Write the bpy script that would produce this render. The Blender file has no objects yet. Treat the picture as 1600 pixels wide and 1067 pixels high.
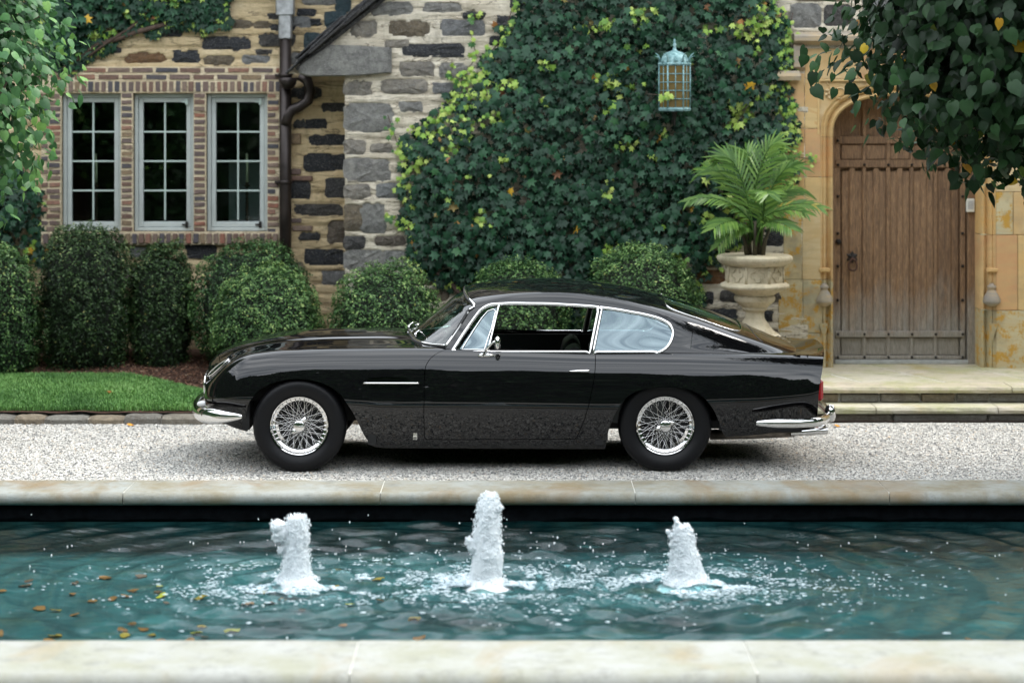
import bpy, bmesh, math, random
import numpy as np
from mathutils import Vector, Matrix, Euler
from mathutils.geometry import delaunay_2d_cdt
PI = math.pi
rng = np.random.default_rng(7)
random.seed(7)
scene = bpy.context.scene
COL = scene.collection

# ------------------------------------------------------------------ camera, light, exposure
CAM_D, CAM_H, FPX, HZN = 15.6, 2.64, 3400.0, 166.0      # distance to the car's side, eye height, focal length in px of 1600, horizon row
cam = bpy.data.cameras.new('camera')
cam.sensor_width = 36.0
cam.lens = FPX / 1600.0 * 36.0
cam.shift_y = -(533.5 - HZN) / 1600.0
cam.clip_start, cam.clip_end = 0.1, 1000
cam.dof.use_dof = True
cam.dof.focus_distance = CAM_D + 0.15
cam.dof.aperture_fstop = 1.5
camo = bpy.data.objects.new('camera', cam)
COL.objects.link(camo)
camo.location = (0, -CAM_D, CAM_H)
camo.rotation_euler = (PI / 2, 0, 0)
scene.camera = camo

SUN_EL, SUN_AZ = math.radians(52), math.radians(72)    # azimuth clockwise from +Y
world = bpy.data.worlds.new('World')
scene.world = world
world.use_nodes = True
wn, wl = world.node_tree.nodes, world.node_tree.links
wn.clear()
wo = wn.new('ShaderNodeOutputWorld'); bg = wn.new('ShaderNodeBackground')
sky = wn.new('ShaderNodeTexSky'); sky.sky_type = 'NISHITA'; sky.sun_disc = False
sky.sun_elevation = SUN_EL; sky.sun_rotation = SUN_AZ
tc = wn.new('ShaderNodeTexCoord'); mp = wn.new('ShaderNodeMapping'); mp.inputs['Scale'].default_value = (0.8, 1.6, 5.0)
nz = wn.new('ShaderNodeTexNoise'); nz.inputs['Scale'].default_value = 2.2; nz.inputs['Detail'].default_value = 7; nz.inputs['Roughness'].default_value = 0.6
cr = wn.new('ShaderNodeValToRGB'); cr.color_ramp.elements[0].position = 0.30; cr.color_ramp.elements[1].position = 0.5
cr.color_ramp.elements[0].color = (0.6, 0.6, 0.6, 1); cr.color_ramp.elements[1].color = (1, 1, 1, 1)
mx = wn.new('ShaderNodeMixRGB')
nz2 = wn.new('ShaderNodeTexNoise'); nz2.inputs['Scale'].default_value = 3.1; nz2.inputs['Detail'].default_value = 6
mp2 = wn.new('ShaderNodeMapping'); mp2.inputs['Scale'].default_value = (0.7, 0.9, 6.0); mp2.inputs['Location'].default_value = (3, 1, 2)
cr2 = wn.new('ShaderNodeValToRGB'); cr2.color_ramp.elements[0].position = 0.35; cr2.color_ramp.elements[1].position = 0.65
cr2.color_ramp.elements[0].color = (8.0, 8.9, 10.0, 1); cr2.color_ramp.elements[1].color = (20.0, 20.8, 21.6, 1)
wl.new(tc.outputs['Generated'], mp2.inputs['Vector']); wl.new(mp2.outputs['Vector'], nz2.inputs['Vector']); wl.new(nz2.outputs['Fac'], cr2.inputs['Fac']); wl.new(cr2.outputs['Color'], mx.inputs['Color2'])
wl.new(tc.outputs['Generated'], mp.inputs['Vector']); wl.new(mp.outputs['Vector'], nz.inputs['Vector'])
wl.new(nz.outputs['Fac'], cr.inputs['Fac']); wl.new(cr.outputs['Color'], mx.inputs['Fac'])
wl.new(sky.outputs['Color'], mx.inputs['Color1']); wl.new(mx.outputs['Color'], bg.inputs['Color'])
bg.inputs['Strength'].default_value = 0.10
wl.new(bg.outputs['Background'], wo.inputs['Surface'])

sl = bpy.data.lights.new('sun', 'SUN'); sl.energy = 1.5; sl.angle = math.radians(22); sl.color = (1.0, 0.95, 0.88)
so = bpy.data.objects.new('sun', sl); COL.objects.link(so)
sd = Vector((math.sin(SUN_AZ) * math.cos(SUN_EL), math.cos(SUN_AZ) * math.cos(SUN_EL), math.sin(SUN_EL)))
so.rotation_euler = sd.to_track_quat('Z', 'Y').to_euler()
so.location = (0, 0, 20)

scene.render.engine = 'CYCLES'
scene.cycles.use_denoising = True
scene.cycles.max_bounces = 8
scene.cycles.transparent_max_bounces = 16
scene.cycles.caustics_reflective = False
scene.cycles.caustics_refractive = False
scene.cycles.sample_clamp_indirect = 6.0
scene.view_settings.view_transform = 'Standard'
scene.view_settings.look = 'None'
scene.view_settings.exposure = 1.0
scene.view_settings.gamma = 1.0
scene.view_settings.use_curve_mapping = False

# ------------------------------------------------------------------ helpers
def PX(px, py, Y):
    s = FPX / (CAM_D + Y)
    return ((px - 800.0) / s, CAM_H - (py - HZN) / s)

def tag(o, label=None, cat=None, group=None, kind=None):
    if label: o['label'] = label
    if cat: o['category'] = cat
    if group: o['group'] = group
    if kind: o['kind'] = kind
    return o

def setparent(o, parent):
    if parent is not None:
        o.parent = parent
        m = parent.matrix_basis.copy()
        q = parent
        while q.parent is not None:
            break
        o.matrix_parent_inverse = m.inverted()
    return o

def empty(name, loc, label=None, cat=None, group=None):
    o = bpy.data.objects.new(name, None)
    o.empty_display_size = 0.1
    COL.objects.link(o); o.location = loc
    return tag(o, label, cat, group)

def mesh(name, V, F, smooth=True, normals=None, colors=None):
    me = bpy.data.meshes.new(name)
    V = np.asarray(V, dtype=np.float32)
    if isinstance(F, np.ndarray):
        n, k = F.shape
        me.vertices.add(len(V)); me.vertices.foreach_set('co', V.ravel())
        me.loops.add(n * k); me.loops.foreach_set('vertex_index', F.astype(np.int32).ravel())
        me.polygons.add(n); me.polygons.foreach_set('loop_start', np.arange(0, n * k, k, dtype=np.int32))
        me.polygons.foreach_set('loop_total', np.full(n, k, dtype=np.int32))
        me.update(calc_edges=True)
    else:
        me.from_pydata([tuple(map(float, v)) for v in V], [], [tuple(int(i) for i in f) for f in F])
    me.validate()
    if smooth:
        me.polygons.foreach_set('use_smooth', np.ones(len(me.polygons), dtype=bool))
    if colors is not None:
        a = me.color_attributes.new('tint', 'FLOAT_COLOR', 'POINT')
        c = np.ones((len(V), 4), dtype=np.float32); c[:, :colors.shape[1]] = colors
        a.data.foreach_set('color', c.ravel())
    if normals is not None:
        me.normals_split_custom_set_from_vertices([tuple(map(float, n)) for n in normals])
    me.update()
    return me

def link(name, me, m, parent=None, loc=None, rot=None, scale=None, kind=None, label=None):
    o = bpy.data.objects.new(name, me)
    COL.objects.link(o)
    if m is not None and len(me.materials) == 0:
        me.materials.append(m)
    if loc is not None: o.location = loc
    if rot is not None: o.rotation_euler = rot
    if scale is not None: o.scale = scale
    setparent(o, parent)
    if kind: o['kind'] = kind
    if label: o['label'] = label
    return o

def mk(name, V, F, m, parent=None, smooth=True, normals=None, colors=None, kind=None, label=None):
    return link(name, mesh(name, V, F, smooth, normals, colors), m, parent, kind=kind, label=label)

class G:
    """collects small shapes for one mesh"""
    def __init__(s): s.V = []; s.F = []
    def add(s, V, F):
        n = len(s.V); s.V.extend([tuple(v) for v in V]); s.F.extend([tuple(int(i) + n for i in f) for f in F]); return s
    def box(s, x0, x1, y0, y1, z0, z1, b=0.0, rot=None, c=None):
        V, F = boxg(x0, x1, y0, y1, z0, z1, b)
        if rot is not None:
            R = Euler(rot).to_matrix(); cc = Vector(c if c else ((x0 + x1) / 2, (y0 + y1) / 2, (z0 + z1) / 2))
            V = [tuple(R @ (Vector(v) - cc) + cc) for v in V]
        return s.add(V, F)
    def tube(s, pts, r, n=8, cap=True, flat=1.0):
        return s.add(*tubeg(pts, r, n, cap, flat))
    def lathe(s, prof, n=24, c=(0, 0, 0), axis='z'):
        return s.add(*latheg(prof, n, c, axis))
    def obj(s, name, m, parent=None, smooth=False, auto=None, **k):
        o = mk(name, s.V, s.F, m, parent, smooth, **k)
        if auto:
            o.data.polygons.foreach_set('use_smooth', np.ones(len(o.data.polygons), dtype=bool))
            try: o.data.set_sharp_from_angle(angle=math.radians(auto))
            except Exception: pass
        return o

def boxg(x0, x1, y0, y1, z0, z1, b=0.0):
    if b <= 0:
        V = [(x, y, z) for z in (z0, z1) for y in (y0, y1) for x in (x0, x1)]
        return V, [(0, 2, 3, 1), (4, 5, 7, 6), (0, 1, 5, 4), (2, 6, 7, 3), (0, 4, 6, 2), (1, 3, 7, 5)]
    b = min(b, (x1 - x0) * .45, (y1 - y0) * .45, (z1 - z0) * .45)
    V = []; idx = {}
    X = (x0, x1); Yy = (y0, y1); Z = (z0, z1); sg = (1, -1)
    for i in (0, 1):
        for j in (0, 1):
            for k in (0, 1):
                for a in range(3):
                    p = [X[i] + sg[i] * b, Yy[j] + sg[j] * b, Z[k] + sg[k] * b]
                    p[a] = (X, Yy, Z)[a][(i, j, k)[a]]
                    idx[(i, j, k, a)] = len(V); V.append(tuple(p))
    F = []
    def q(*l): F.append(tuple(idx[t] for t in l))
    q((0,0,0,0),(0,0,1,0),(0,1,1,0),(0,1,0,0)); q((1,0,0,0),(1,1,0,0),(1,1,1,0),(1,0,1,0))
    q((0,0,0,1),(1,0,0,1),(1,0,1,1),(0,0,1,1)); q((0,1,0,1),(0,1,1,1),(1,1,1,1),(1,1,0,1))
    q((0,0,0,2),(0,1,0,2),(1,1,0,2),(1,0,0,2)); q((0,0,1,2),(1,0,1,2),(1,1,1,2),(0,1,1,2))
    for i in (0, 1):
        for j in (0, 1):
            q((i,j,0,0),(i,j,0,1),(i,j,1,1),(i,j,1,0))
            q((i,0,j,0),(i,0,j,2),(i,1,j,2),(i,1,j,0))
            q((0,i,j,1),(1,i,j,1),(1,i,j,2),(0,i,j,2))
            for k in (0, 1): q((i,j,k,0),(i,j,k,1),(i,j,k,2))
    # consistent outward winding
    c = Vector(((x0+x1)/2, (y0+y1)/2, (z0+z1)/2)); out = []
    for f in F:
        a, b_, d = [Vector(V[t]) for t in f[:3]]
        nrm = (b_ - a).cross(d - a); mid = sum((Vector(V[t]) for t in f), Vector()) / len(f)
        out.append(f if nrm.dot(mid - c) > 0 else tuple(reversed(f)))
    return V, out

def tubeg(pts, r, n=8, cap=True, flat=1.0):
    P = [Vector(p) for p in pts]; m = len(P)
    rs = [r] * m if not hasattr(r, '__len__') else list(r)
    V = []; F = []; up = None
    for i, p in enumerate(P):
        t = (P[min(i + 1, m - 1)] - P[max(i - 1, 0)])
        if t.length < 1e-9: t = Vector((0, 0, 1))
        t.normalize()
        if up is None:
            up = Vector((0, 0, 1)) if abs(t.z) < 0.9 else Vector((1, 0, 0))
        u = (up - t * up.dot(t)); 
        if u.length < 1e-6: u = t.orthogonal()
        u.normalize(); up = u; w = t.cross(u)
        for k in range(n):
            a = 2 * PI * k / n
            V.append(tuple(p + u * (rs[i] * math.cos(a)) + w * (rs[i] * flat * math.sin(a))))
    for i in range(m - 1):
        for k in range(n):
            a = i * n + k; b = i * n + (k + 1) % n
            F.append((a, b, b + n, a + n))
    if cap:
        F.append(tuple(reversed(range(n)))); F.append(tuple((m - 1) * n + k for k in range(n)))
    return V, F

def latheg(prof, n=24, c=(0, 0, 0), axis='z'):
    V = []; F = []; m = len(prof)
    for (r, h) in prof:
        for k in range(n):
            a = 2 * PI * (k + .5) / n
            if axis == 'z': V.append((c[0] + r * math.cos(a), c[1] + r * math.sin(a), c[2] + h))
            else: V.append((c[0] + r * math.cos(a), c[1] + h, c[2] + r * math.sin(a)))
    for i in range(m - 1):
        for k in range(n):
            a = i * n + k; b = i * n + (k + 1) % n
            F.append((a, b, b + n, a + n) if axis == 'z' else (a, a + n, b + n, b))
    return V, F

def hsh(ix, iy, seed):
    h = (ix.astype(np.int64) * 374761393 + iy.astype(np.int64) * 668265263 + seed * 1442695041) & 0xffffffff
    h = ((h ^ (h >> 13)) * 1274126177) & 0xffffffff
    return ((h ^ (h >> 16)) & 0xffff) / 65535.0
def vnoise(x, y, seed=0):
    x = np.asarray(x, float); y = np.asarray(y, float)
    ix = np.floor(x); iy = np.floor(y); fx = x - ix; fy = y - iy
    fx = fx * fx * (3 - 2 * fx); fy = fy * fy * (3 - 2 * fy)
    ix = ix.astype(int); iy = iy.astype(int)
    a = hsh(ix, iy, seed); b = hsh(ix + 1, iy, seed); c = hsh(ix, iy + 1, seed); d = hsh(ix + 1, iy + 1, seed)
    return (a * (1 - fx) + b * fx) * (1 - fy) + (c * (1 - fx) + d * fx) * fy
def fbm(x, y, seed=0, o=4):
    s = 0; a = 0.5
    for k in range(o):
        s = s + a * vnoise(x * 2 ** k, y * 2 ** k, seed + k * 17); a *= 0.5
    return s
def inpoly(px, py, poly):
    px = np.asarray(px, float); py = np.asarray(py, float); r = np.zeros(px.shape, bool)
    n = len(poly); j = n - 1
    for i in range(n):
        xi, yi = poly[i]; xj, yj = poly[j]
        c = ((yi > py) != (yj > py)) & (px < (xj - xi) * (py - yi) / ((yj - yi) if yj != yi else 1e-12) + xi)
        r ^= c; j = i
    return r

# ------------------------------------------------------------------ materials
class N:
    def __init__(s, name):
        s.m = bpy.data.materials.new(name); s.m.use_nodes = True
        s.t = s.m.node_tree; s.n = s.t.nodes; s.n.clear()
        s.out = s.n.new('ShaderNodeOutputMaterial')
        s.b = s.n.new('ShaderNodeBsdfPrincipled'); s.l(s.b.outputs[0], s.out.inputs['Surface'])
        s._co = None
    def l(s, a, b): s.t.links.new(a, b)
    def co(s, world=False):
        if s._co is None:
            s._co = s.n.new('ShaderNodeNewGeometry').outputs['Position']
        return s._co
    def objco(s):
        return s.n.new('ShaderNodeTexCoord').outputs['Object']
    def mapping(s, scale=(1, 1, 1), src=None):
        mp = s.n.new('ShaderNodeMapping'); mp.inputs['Scale'].default_value = scale
        s.l(src or s.co(), mp.inputs['Vector']); return mp.outputs['Vector']
    def noise(s, scale, detail=5, rough=0.55, src=None, dist=0.0):
        t = s.n.new('ShaderNodeTexNoise'); t.inputs['Scale'].default_value = scale
        t.inputs['Detail'].default_value = detail; t.inputs['Roughness'].default_value = rough
        t.inputs['Distortion'].default_value = dist
        s.l(src or s.co(), t.inputs['Vector']); return t.outputs['Fac']
    def voro(s, scale, src=None, feature='F1', out='Distance'):
        t = s.n.new('ShaderNodeTexVoronoi'); t.feature = feature; t.inputs['Scale'].default_value = scale
        s.l(src or s.co(), t.inputs['Vector']); return t.outputs[out]
    def ramp(s, fac, stops, mode='LINEAR'):
        r = s.n.new('ShaderNodeValToRGB'); r.color_ramp.interpolation = mode
        e = r.color_ramp.elements
        while len(e) < len(stops): e.new(0.5)
        for i, (p, c) in enumerate(stops):
            e[i].position = p; e[i].color = (c[0], c[1], c[2], 1) if hasattr(c, '__len__') else (c, c, c, 1)
        s.l(fac, r.inputs['Fac']); return r.outputs['Color']
    def mix(s, f, a, b, mode='MIX'):
        x = s.n.new('ShaderNodeMixRGB'); x.blend_type = mode
        for v, i in ((f, 'Fac'), (a, 'Color1'), (b, 'Color2')):
            if hasattr(v, 'is_linked') or hasattr(v, 'links'): s.l(v, x.inputs[i])
            elif hasattr(v, '__len__'): x.inputs[i].default_value = (v[0], v[1], v[2], 1)
            else: x.inputs[i].default_value = v if i == 'Fac' else (v, v, v, 1)
        return x.outputs['Color']
    def math(s, op, a, b=0.0):
        x = s.n.new('ShaderNodeMath'); x.operation = op
        for v, i in ((a, 0), (b, 1)):
            if hasattr(v, 'links'): s.l(v, x.inputs[i])
            else: x.inputs[i].default_value = v
        return x.outputs[0]
    def rnd(s): return s.n.new('ShaderNodeObjectInfo').outputs['Random']
    def attr(s, name='tint', out='Fac'):
        a = s.n.new('ShaderNodeAttribute'); a.attribute_name = name; return a.outputs[out]
    def sep(s, src=None):
        x = s.n.new('ShaderNodeSeparateXYZ'); s.l(src or s.co(), x.inputs[0]); return x.outputs
    def col(s, c):
        if hasattr(c, 'links'): s.l(c, s.b.inputs['Base Color'])
        else: s.b.inputs['Base Color'].default_value = (c[0], c[1], c[2], 1)
        return s
    def set(s, **k):
        for a, v in k.items():
            i = s.b.inputs[a.replace('_', ' ')]
            if hasattr(v, 'links'): s.l(v, i)
            else: i.default_value = v
        return s
    def bump(s, h, strength=0.5, dist=0.01):
        b = s.n.new('ShaderNodeBump'); b.inputs['Strength'].default_value = strength; b.inputs['Distance'].default_value = dist
        s.l(h, b.inputs['Height']); s.l(b.outputs[0], s.b.inputs['Normal']); return s

def M_simple(name, c, rough=0.6, metallic=0.0, var=0.15, scale=20, bump=0.0, bd=0.002, spec=0.5):
    n = N(name)
    f = n.noise(scale)
    a = [x * (1 - var) for x in c]; b = [min(1, x * (1 + var)) for x in c]
    n.col(n.ramp(f, [(0.3, a), (0.7, b)]))
    n.set(Roughness=rough, Metallic=metallic); n.b.inputs['Specular IOR Level'].default_value = spec
    if bump: n.bump(n.noise(scale * 2.5, 8), bump, bd)
    return n.m
# ------------------------------------------------------------------ masonry materials
def mat_mortar(name, a, b, c):
    n = N(name)
    f1 = n.noise(2.2, 6, 0.6); f2 = n.noise(14, 8, 0.65)
    cc = n.ramp(f1, [(0.3, a), (0.55, b), (0.75, c)])
    cc = n.mix(n.ramp(f2, [(0.35, 0.0), (0.7, 0.5)]), cc, (b[0] * .62, b[1] * .6, b[2] * .55))
    st = n.noise(6, 8, 0.7, n.mapping((1, 1, 0.22)))
    cc = n.mix(n.ramp(st, [(0.56, 0.0), (0.72, 0.55)]), cc, (a[0] * .45, a[1] * .45, a[2] * .42))
    sc = n.noise(9, 8, 0.75, n.mapping((0.5, 1, 3.2)))
    cc = n.mix(n.ramp(sc, [(0.62, 0.0), (0.68, 0.7)]), cc, (0.13, 0.115, 0.09))
    ck = n.noise(3.2, 7, 0.6, n.mapping((0.35, 1, 2.6)), 0.8)
    cc = n.mix(n.ramp(ck, [(0.485, 0.0), (0.5, 0.85), (0.515, 0.0)]), cc, (0.12, 0.085, 0.05))
    n.col(cc).set(Roughness=0.95)
    n.bump(n.math('ADD', n.noise(60, 9, 0.7), n.math('MULTIPLY', n.noise(16, 6, 0.6, n.mapping((0.35, 1, 2.2))), 1.2)), 0.9, 0.018)
    return n.m
m_mort_y = mat_mortar('yellow_mortar', (0.56, 0.42, 0.23), (0.70, 0.56, 0.35), (0.78, 0.68, 0.48))
m_mort_c = mat_mortar('cream_mortar', (0.60, 0.52, 0.40), (0.76, 0.69, 0.56), (0.82, 0.76, 0.66))

def mat_stone(name, cols, veins=0.3, dark=(0.02, 0.022, 0.028)):
    n = N(name)
    r = n.rnd(); k = len(cols)
    base = n.ramp(r, [(i / k, c) for i, c in enumerate(cols)], 'CONSTANT')
    f = n.noise(16, 9, 0.72)
    cc = n.mix(n.ramp(f, [(0.3, 0.65), (0.55, 0.0)]), base, dark)
    cc = n.mix(n.ramp(n.noise(7, 8, .7, None, 1.0), [(0.42, 0.0), (0.62, 0.55)]), cc, dark)
    g = n.noise(55, 9, 0.75, n.mapping((1, 1, 1.8)))
    cc = n.mix(n.ramp(g, [(0.53, 0.0), (0.66, veins)]), cc, (0.55, 0.54, 0.50))
    n.col(cc).set(Roughness=0.85)
    n.bump(n.math('ADD', n.noise(22, 10, 0.78), n.noise(110, 6, 0.7)), 1.0, 0.045)
    return n.m
m_st_dark = mat_stone('dark_stone', [(0.06, 0.064, 0.074), (0.10, 0.10, 0.105), (0.05, 0.055, 0.066), (0.13, 0.12, 0.11)], 0.5)
m_st_grey = mat_stone('grey_stone', [(0.42, 0.41, 0.38), (0.48, 0.46, 0.42), (0.31, 0.315, 0.32), (0.46, 0.41, 0.34), (0.37, 0.38, 0.38)], 0.9, (0.11, 0.11, 0.11))
m_st_tan = mat_stone('tan_stone', [(0.30, 0.24, 0.16), (0.24, 0.20, 0.16)], 0.5, (0.10, 0.08, 0.06))
m_st_rust = mat_stone('rust_stone', [(0.36, 0.17, 0.06), (0.30, 0.16, 0.07)], 0.35, (0.09, 0.06, 0.04))
m_st_teal = mat_stone('teal_slate', [(0.10, 0.19, 0.19), (0.06, 0.11, 0.13)], 0.3, (0.03, 0.05, 0.06))

def mat_brick():
    n = N('brick')
    base = n.ramp(n.rnd(), [(0.0, (0.20, 0.12, 0.09)), (0.14, (0.30, 0.16, 0.11)), (0.26, (0.15, 0.11, 0.10)), (0.42, (0.24, 0.17, 0.13)),
                            (0.55, (0.10, 0.09, 0.10)), (0.63, (0.33, 0.14, 0.09)), (0.72, (0.19, 0.13, 0.11)), (0.86, (0.075, 0.075, 0.09)), (0.93, (0.28, 0.20, 0.12))], 'CONSTANT')
    f = n.noise(40, 8, 0.7)
    cc = n.mix(n.ramp(f, [(0.35, 0.55), (0.6, 0.0)]), base, (0.06, 0.05, 0.05))
    cc = n.mix(n.ramp(n.noise(70, 5, 0.6), [(0.62, 0.0), (0.75, 0.45)]), cc, (0.5, 0.42, 0.30))
    n.col(cc).set(Roughness=0.9).bump(n.noise(120, 8, 0.7), 0.7, 0.006)
    return n.m
m_brick = mat_brick()

def mat_sand(name, cols, stain=0.5, lich=0.0):
    n = N(name)
    base = n.ramp(n.math('FRACT', n.math('ADD', n.noise(1.1, 5, 0.6, n.mapping((1, 1, 2.0)), 0.6), n.math('MULTIPLY', n.rnd(), 0.9))),
                  [(0.1 + 0.8 * i / (len(cols) - 1), c) for i, c in enumerate(cols)])
    band = n.noise(5, 6, 0.6, n.mapping((0.4, 1, 2.6)), 1.2)
    cc = n.mix(n.ramp(band, [(0.42, 0.0), (0.62, 0.5)]), base, (0.52, 0.36, 0.17))
    cc = n.mix(n.ramp(n.noise(3.0, 8, 0.7), [(0.52, 0.0), (0.66, stain)]), cc, (0.28, 0.24, 0.16))
    if lich:
        cc = n.mix(n.ramp(n.noise(9, 10, 0.78), [(0.52, 0.0), (0.57, lich)]), cc, (0.50, 0.27, 0.03))
    cc = n.mix(n.ramp(n.noise(90, 4, 0.6), [(0.6, 0.0), (0.8, 0.3)]), cc, (0.25, 0.18, 0.1))
    n.col(cc).set(Roughness=0.88).bump(n.noise(90, 8, 0.7), 0.5, 0.004)
    return n.m
m_sand_y = mat_sand('yellow_sandstone', [(0.64, 0.46, 0.22), (0.64, 0.40, 0.15), (0.64, 0.51, 0.30), (0.58, 0.36, 0.15)], 0.3)
m_sand_o = mat_sand('orange_sandstone', [(0.60, 0.33, 0.13), (0.64, 0.40, 0.18), (0.54, 0.29, 0.14), (0.66, 0.46, 0.22)], 0.25)
m_sand_l = mat_sand('lichened_sandstone', [(0.42, 0.38, 0.24), (0.52, 0.44, 0.26), (0.36, 0.34, 0.24), (0.55, 0.48, 0.30)], 0.7, 0.9)
m_hood = mat_sand('weathered_hood_stone', [(0.30, 0.27, 0.23), (0.24, 0.22, 0.20), (0.36, 0.31, 0.24)], 0.8)
def mat_flag(name, a, b, moss):
    n = N(name)
    cc = n.mix(n.rnd(), a, b)
    cc = n.mix(n.ramp(n.noise(2.6, 8, 0.7), [(0.40, 0.0), (0.62, 0.8)]), cc, moss)
    cc = n.mix(n.ramp(n.noise(1.3, 5, 0.6, n.mapping((1, .5, .5)), 1.0), [(0.53, 0.0), (0.66, 0.6)]), cc, (moss[0] * 1.05, moss[1] * .8, moss[2] * .55))
    cc = n.mix(n.ramp(n.noise(7, 9, 0.75), [(0.52, 0.0), (0.7, 0.6)]), cc, (a[0] * .4, a[1] * .4, a[2] * .38))
    cc = n.mix(n.ramp(n.noise(40, 6, 0.7), [(0.55, 0.0), (0.75, 0.35)]), cc, (0.16, 0.15, 0.12))
    n.col(cc).set(Roughness=0.8).bump(n.noise(30, 9, 0.7), 0.6, 0.008)
    return n.m
m_flag = mat_flag('flagstone', (0.56, 0.52, 0.42), (0.50, 0.43, 0.33), (0.36, 0.36, 0.17))
m_cope = mat_flag('coping_stone', (0.29, 0.305, 0.285), (0.25, 0.25, 0.21), (0.18, 0.145, 0.075))
m_cope_n = mat_flag('near_coping_stone', (0.33, 0.335, 0.31), (0.31, 0.315, 0.29), (0.25, 0.25, 0.18))
m_kerb = mat_stone('kerb_granite', [(0.46, 0.41, 0.33), (0.42, 0.40, 0.35), (0.50, 0.40, 0.28), (0.40, 0.38, 0.34)], 0.5, (0.20, 0.17, 0.13))
m_joint = M_simple('pale_joint_mortar', (0.66, 0.64, 0.58), 0.9, var=0.2)
m_slate = mat_stone('roof_slate', [(0.06, 0.058, 0.058), (0.085, 0.08, 0.075), (0.045, 0.045, 0.05)], 0.5)
m_frame = M_simple('grey_green_paint', (0.47, 0.51, 0.50), 0.45, var=0.06, scale=8, bump=0.15)
m_muntin = M_simple('pale_green_glazing_bar', (0.46, 0.55, 0.52), 0.4, var=0.06)
m_iron = M_simple('black_iron', (0.02, 0.017, 0.015), 0.6, 0.4, var=0.4, scale=60, bump=0.3)
m_rust = M_simple('rusty_iron', (0.09, 0.045, 0.03), 0.75, 0.3, var=0.5, scale=60, bump=0.3)
m_pipe = M_simple('dark_bronze_pipe', (0.038, 0.030, 0.028), 0.38, 0.55, var=0.35, scale=7)
m_lead = M_simple('bright_lead', (0.42, 0.43, 0.44), 0.4, 0.7, var=0.4, scale=16, bump=0.3)
m_room = M_simple('room_plaster', (0.45, 0.47, 0.50), 0.9)
m_dark = M_simple('unlit_room_black', (0.010, 0.010, 0.010), 0.9)  # near-black wall colour holds the darkness of the unlit room
m_wax = M_simple('candle_wax', (0.85, 0.74, 0.52), 0.5)
m_plast = M_simple('white_plastic', (0.70, 0.70, 0.64), 0.4, var=0.04)
def mat_glass(name, tint=(0.75, 0.85, 0.83), ior=1.5, extra=0.0):
    n = N(name)
    for x in list(n.n):
        if x != n.out: n.n.remove(x)
    lw = n.n.new('ShaderNodeLayerWeight'); lw.inputs['Blend'].default_value = .5; F0 = ((ior - 1) / (ior + 1)) ** 2 * 1.8
    fr_o = n.math('ADD', n.math('MULTIPLY', n.math('POWER', lw.outputs['Facing'], 5.0), 1 - F0), F0)
    tr = n.n.new('ShaderNodeBsdfTransparent'); tr.inputs['Color'].default_value = (*tint, 1)
    gl = n.n.new('ShaderNodeBsdfGlossy'); gl.inputs['Roughness'].default_value = 0.015; gl.inputs['Color'].default_value = (0.74, 0.92, 1.0, 1) if extra > .1 else (1, 1, 1, 1)  # blue tint puts sky colour into the car glass reflections
    mx_ = n.n.new('ShaderNodeMixShader')
    f = n.math('ADD', fr_o, extra)
    n.l(f, mx_.inputs[0]); n.l(tr.outputs[0], mx_.inputs[1]); n.l(gl.outputs[0], mx_.inputs[2]); n.l(mx_.outputs[0], n.out.inputs['Surface'])
    return n.m
m_glass = mat_glass('window_glass', (0.66, 0.74, 0.72), 1.3)

def mat_oak():
    n = N('weathered_oak')
    wv = n.noise(9, 8, 0.65, n.mapping((9, 3, 0.55)), 1.6)
    fine = n.noise(40, 6, 0.7, n.mapping((6, 2, 0.35)))
    cc = n.ramp(wv, [(0.34, (0.075, 0.036, 0.018)), (0.5, (0.28, 0.155, 0.075)), (0.66, (0.56, 0.34, 0.17))])
    cc = n.mix(0.32, cc, n.mix(n.rnd(), (0.15, 0.09, 0.055), (0.44, 0.27, 0.15)))
    cc = n.mix(n.ramp(fine, [(0.4, 0.6), (0.6, 0.0)]), cc, (0.055, 0.035, 0.022))
    z = n.sep()[2]
    wet = n.math('ADD', z, n.math('MULTIPLY', n.noise(4, 6, 0.6, n.mapping((2, 1, 0.5))), -1.0))
    cc = n.mix(n.ramp(wet, [(0.0, 0.88), (0.5, 0.04)]), cc, n.ramp(fine, [(0.35, (0.19, 0.175, 0.15)), (0.65, (0.42, 0.40, 0.36))]))
    n.col(cc).set(Roughness=0.8).bump(n.math('ADD', fine, wv), 0.8, 0.008)
    return n.m
m_oak = mat_oak()

# ------------------------------------------------------------------ ground levels
YA, YW, YD = 4.2, 4.9, 4.55          # wing wall, window wall, door leaf planes
def gz(x, y):
    t = np.clip((np.asarray(y, float) - 2.5) / 2.2, 0, 1)
    return 0.07 + 0.27 * t

house = empty('stone_house', (0, YA, 0), 'rubble stone house with three small-paned windows, gabled wing and arched oak door behind the car', 'house')

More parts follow.
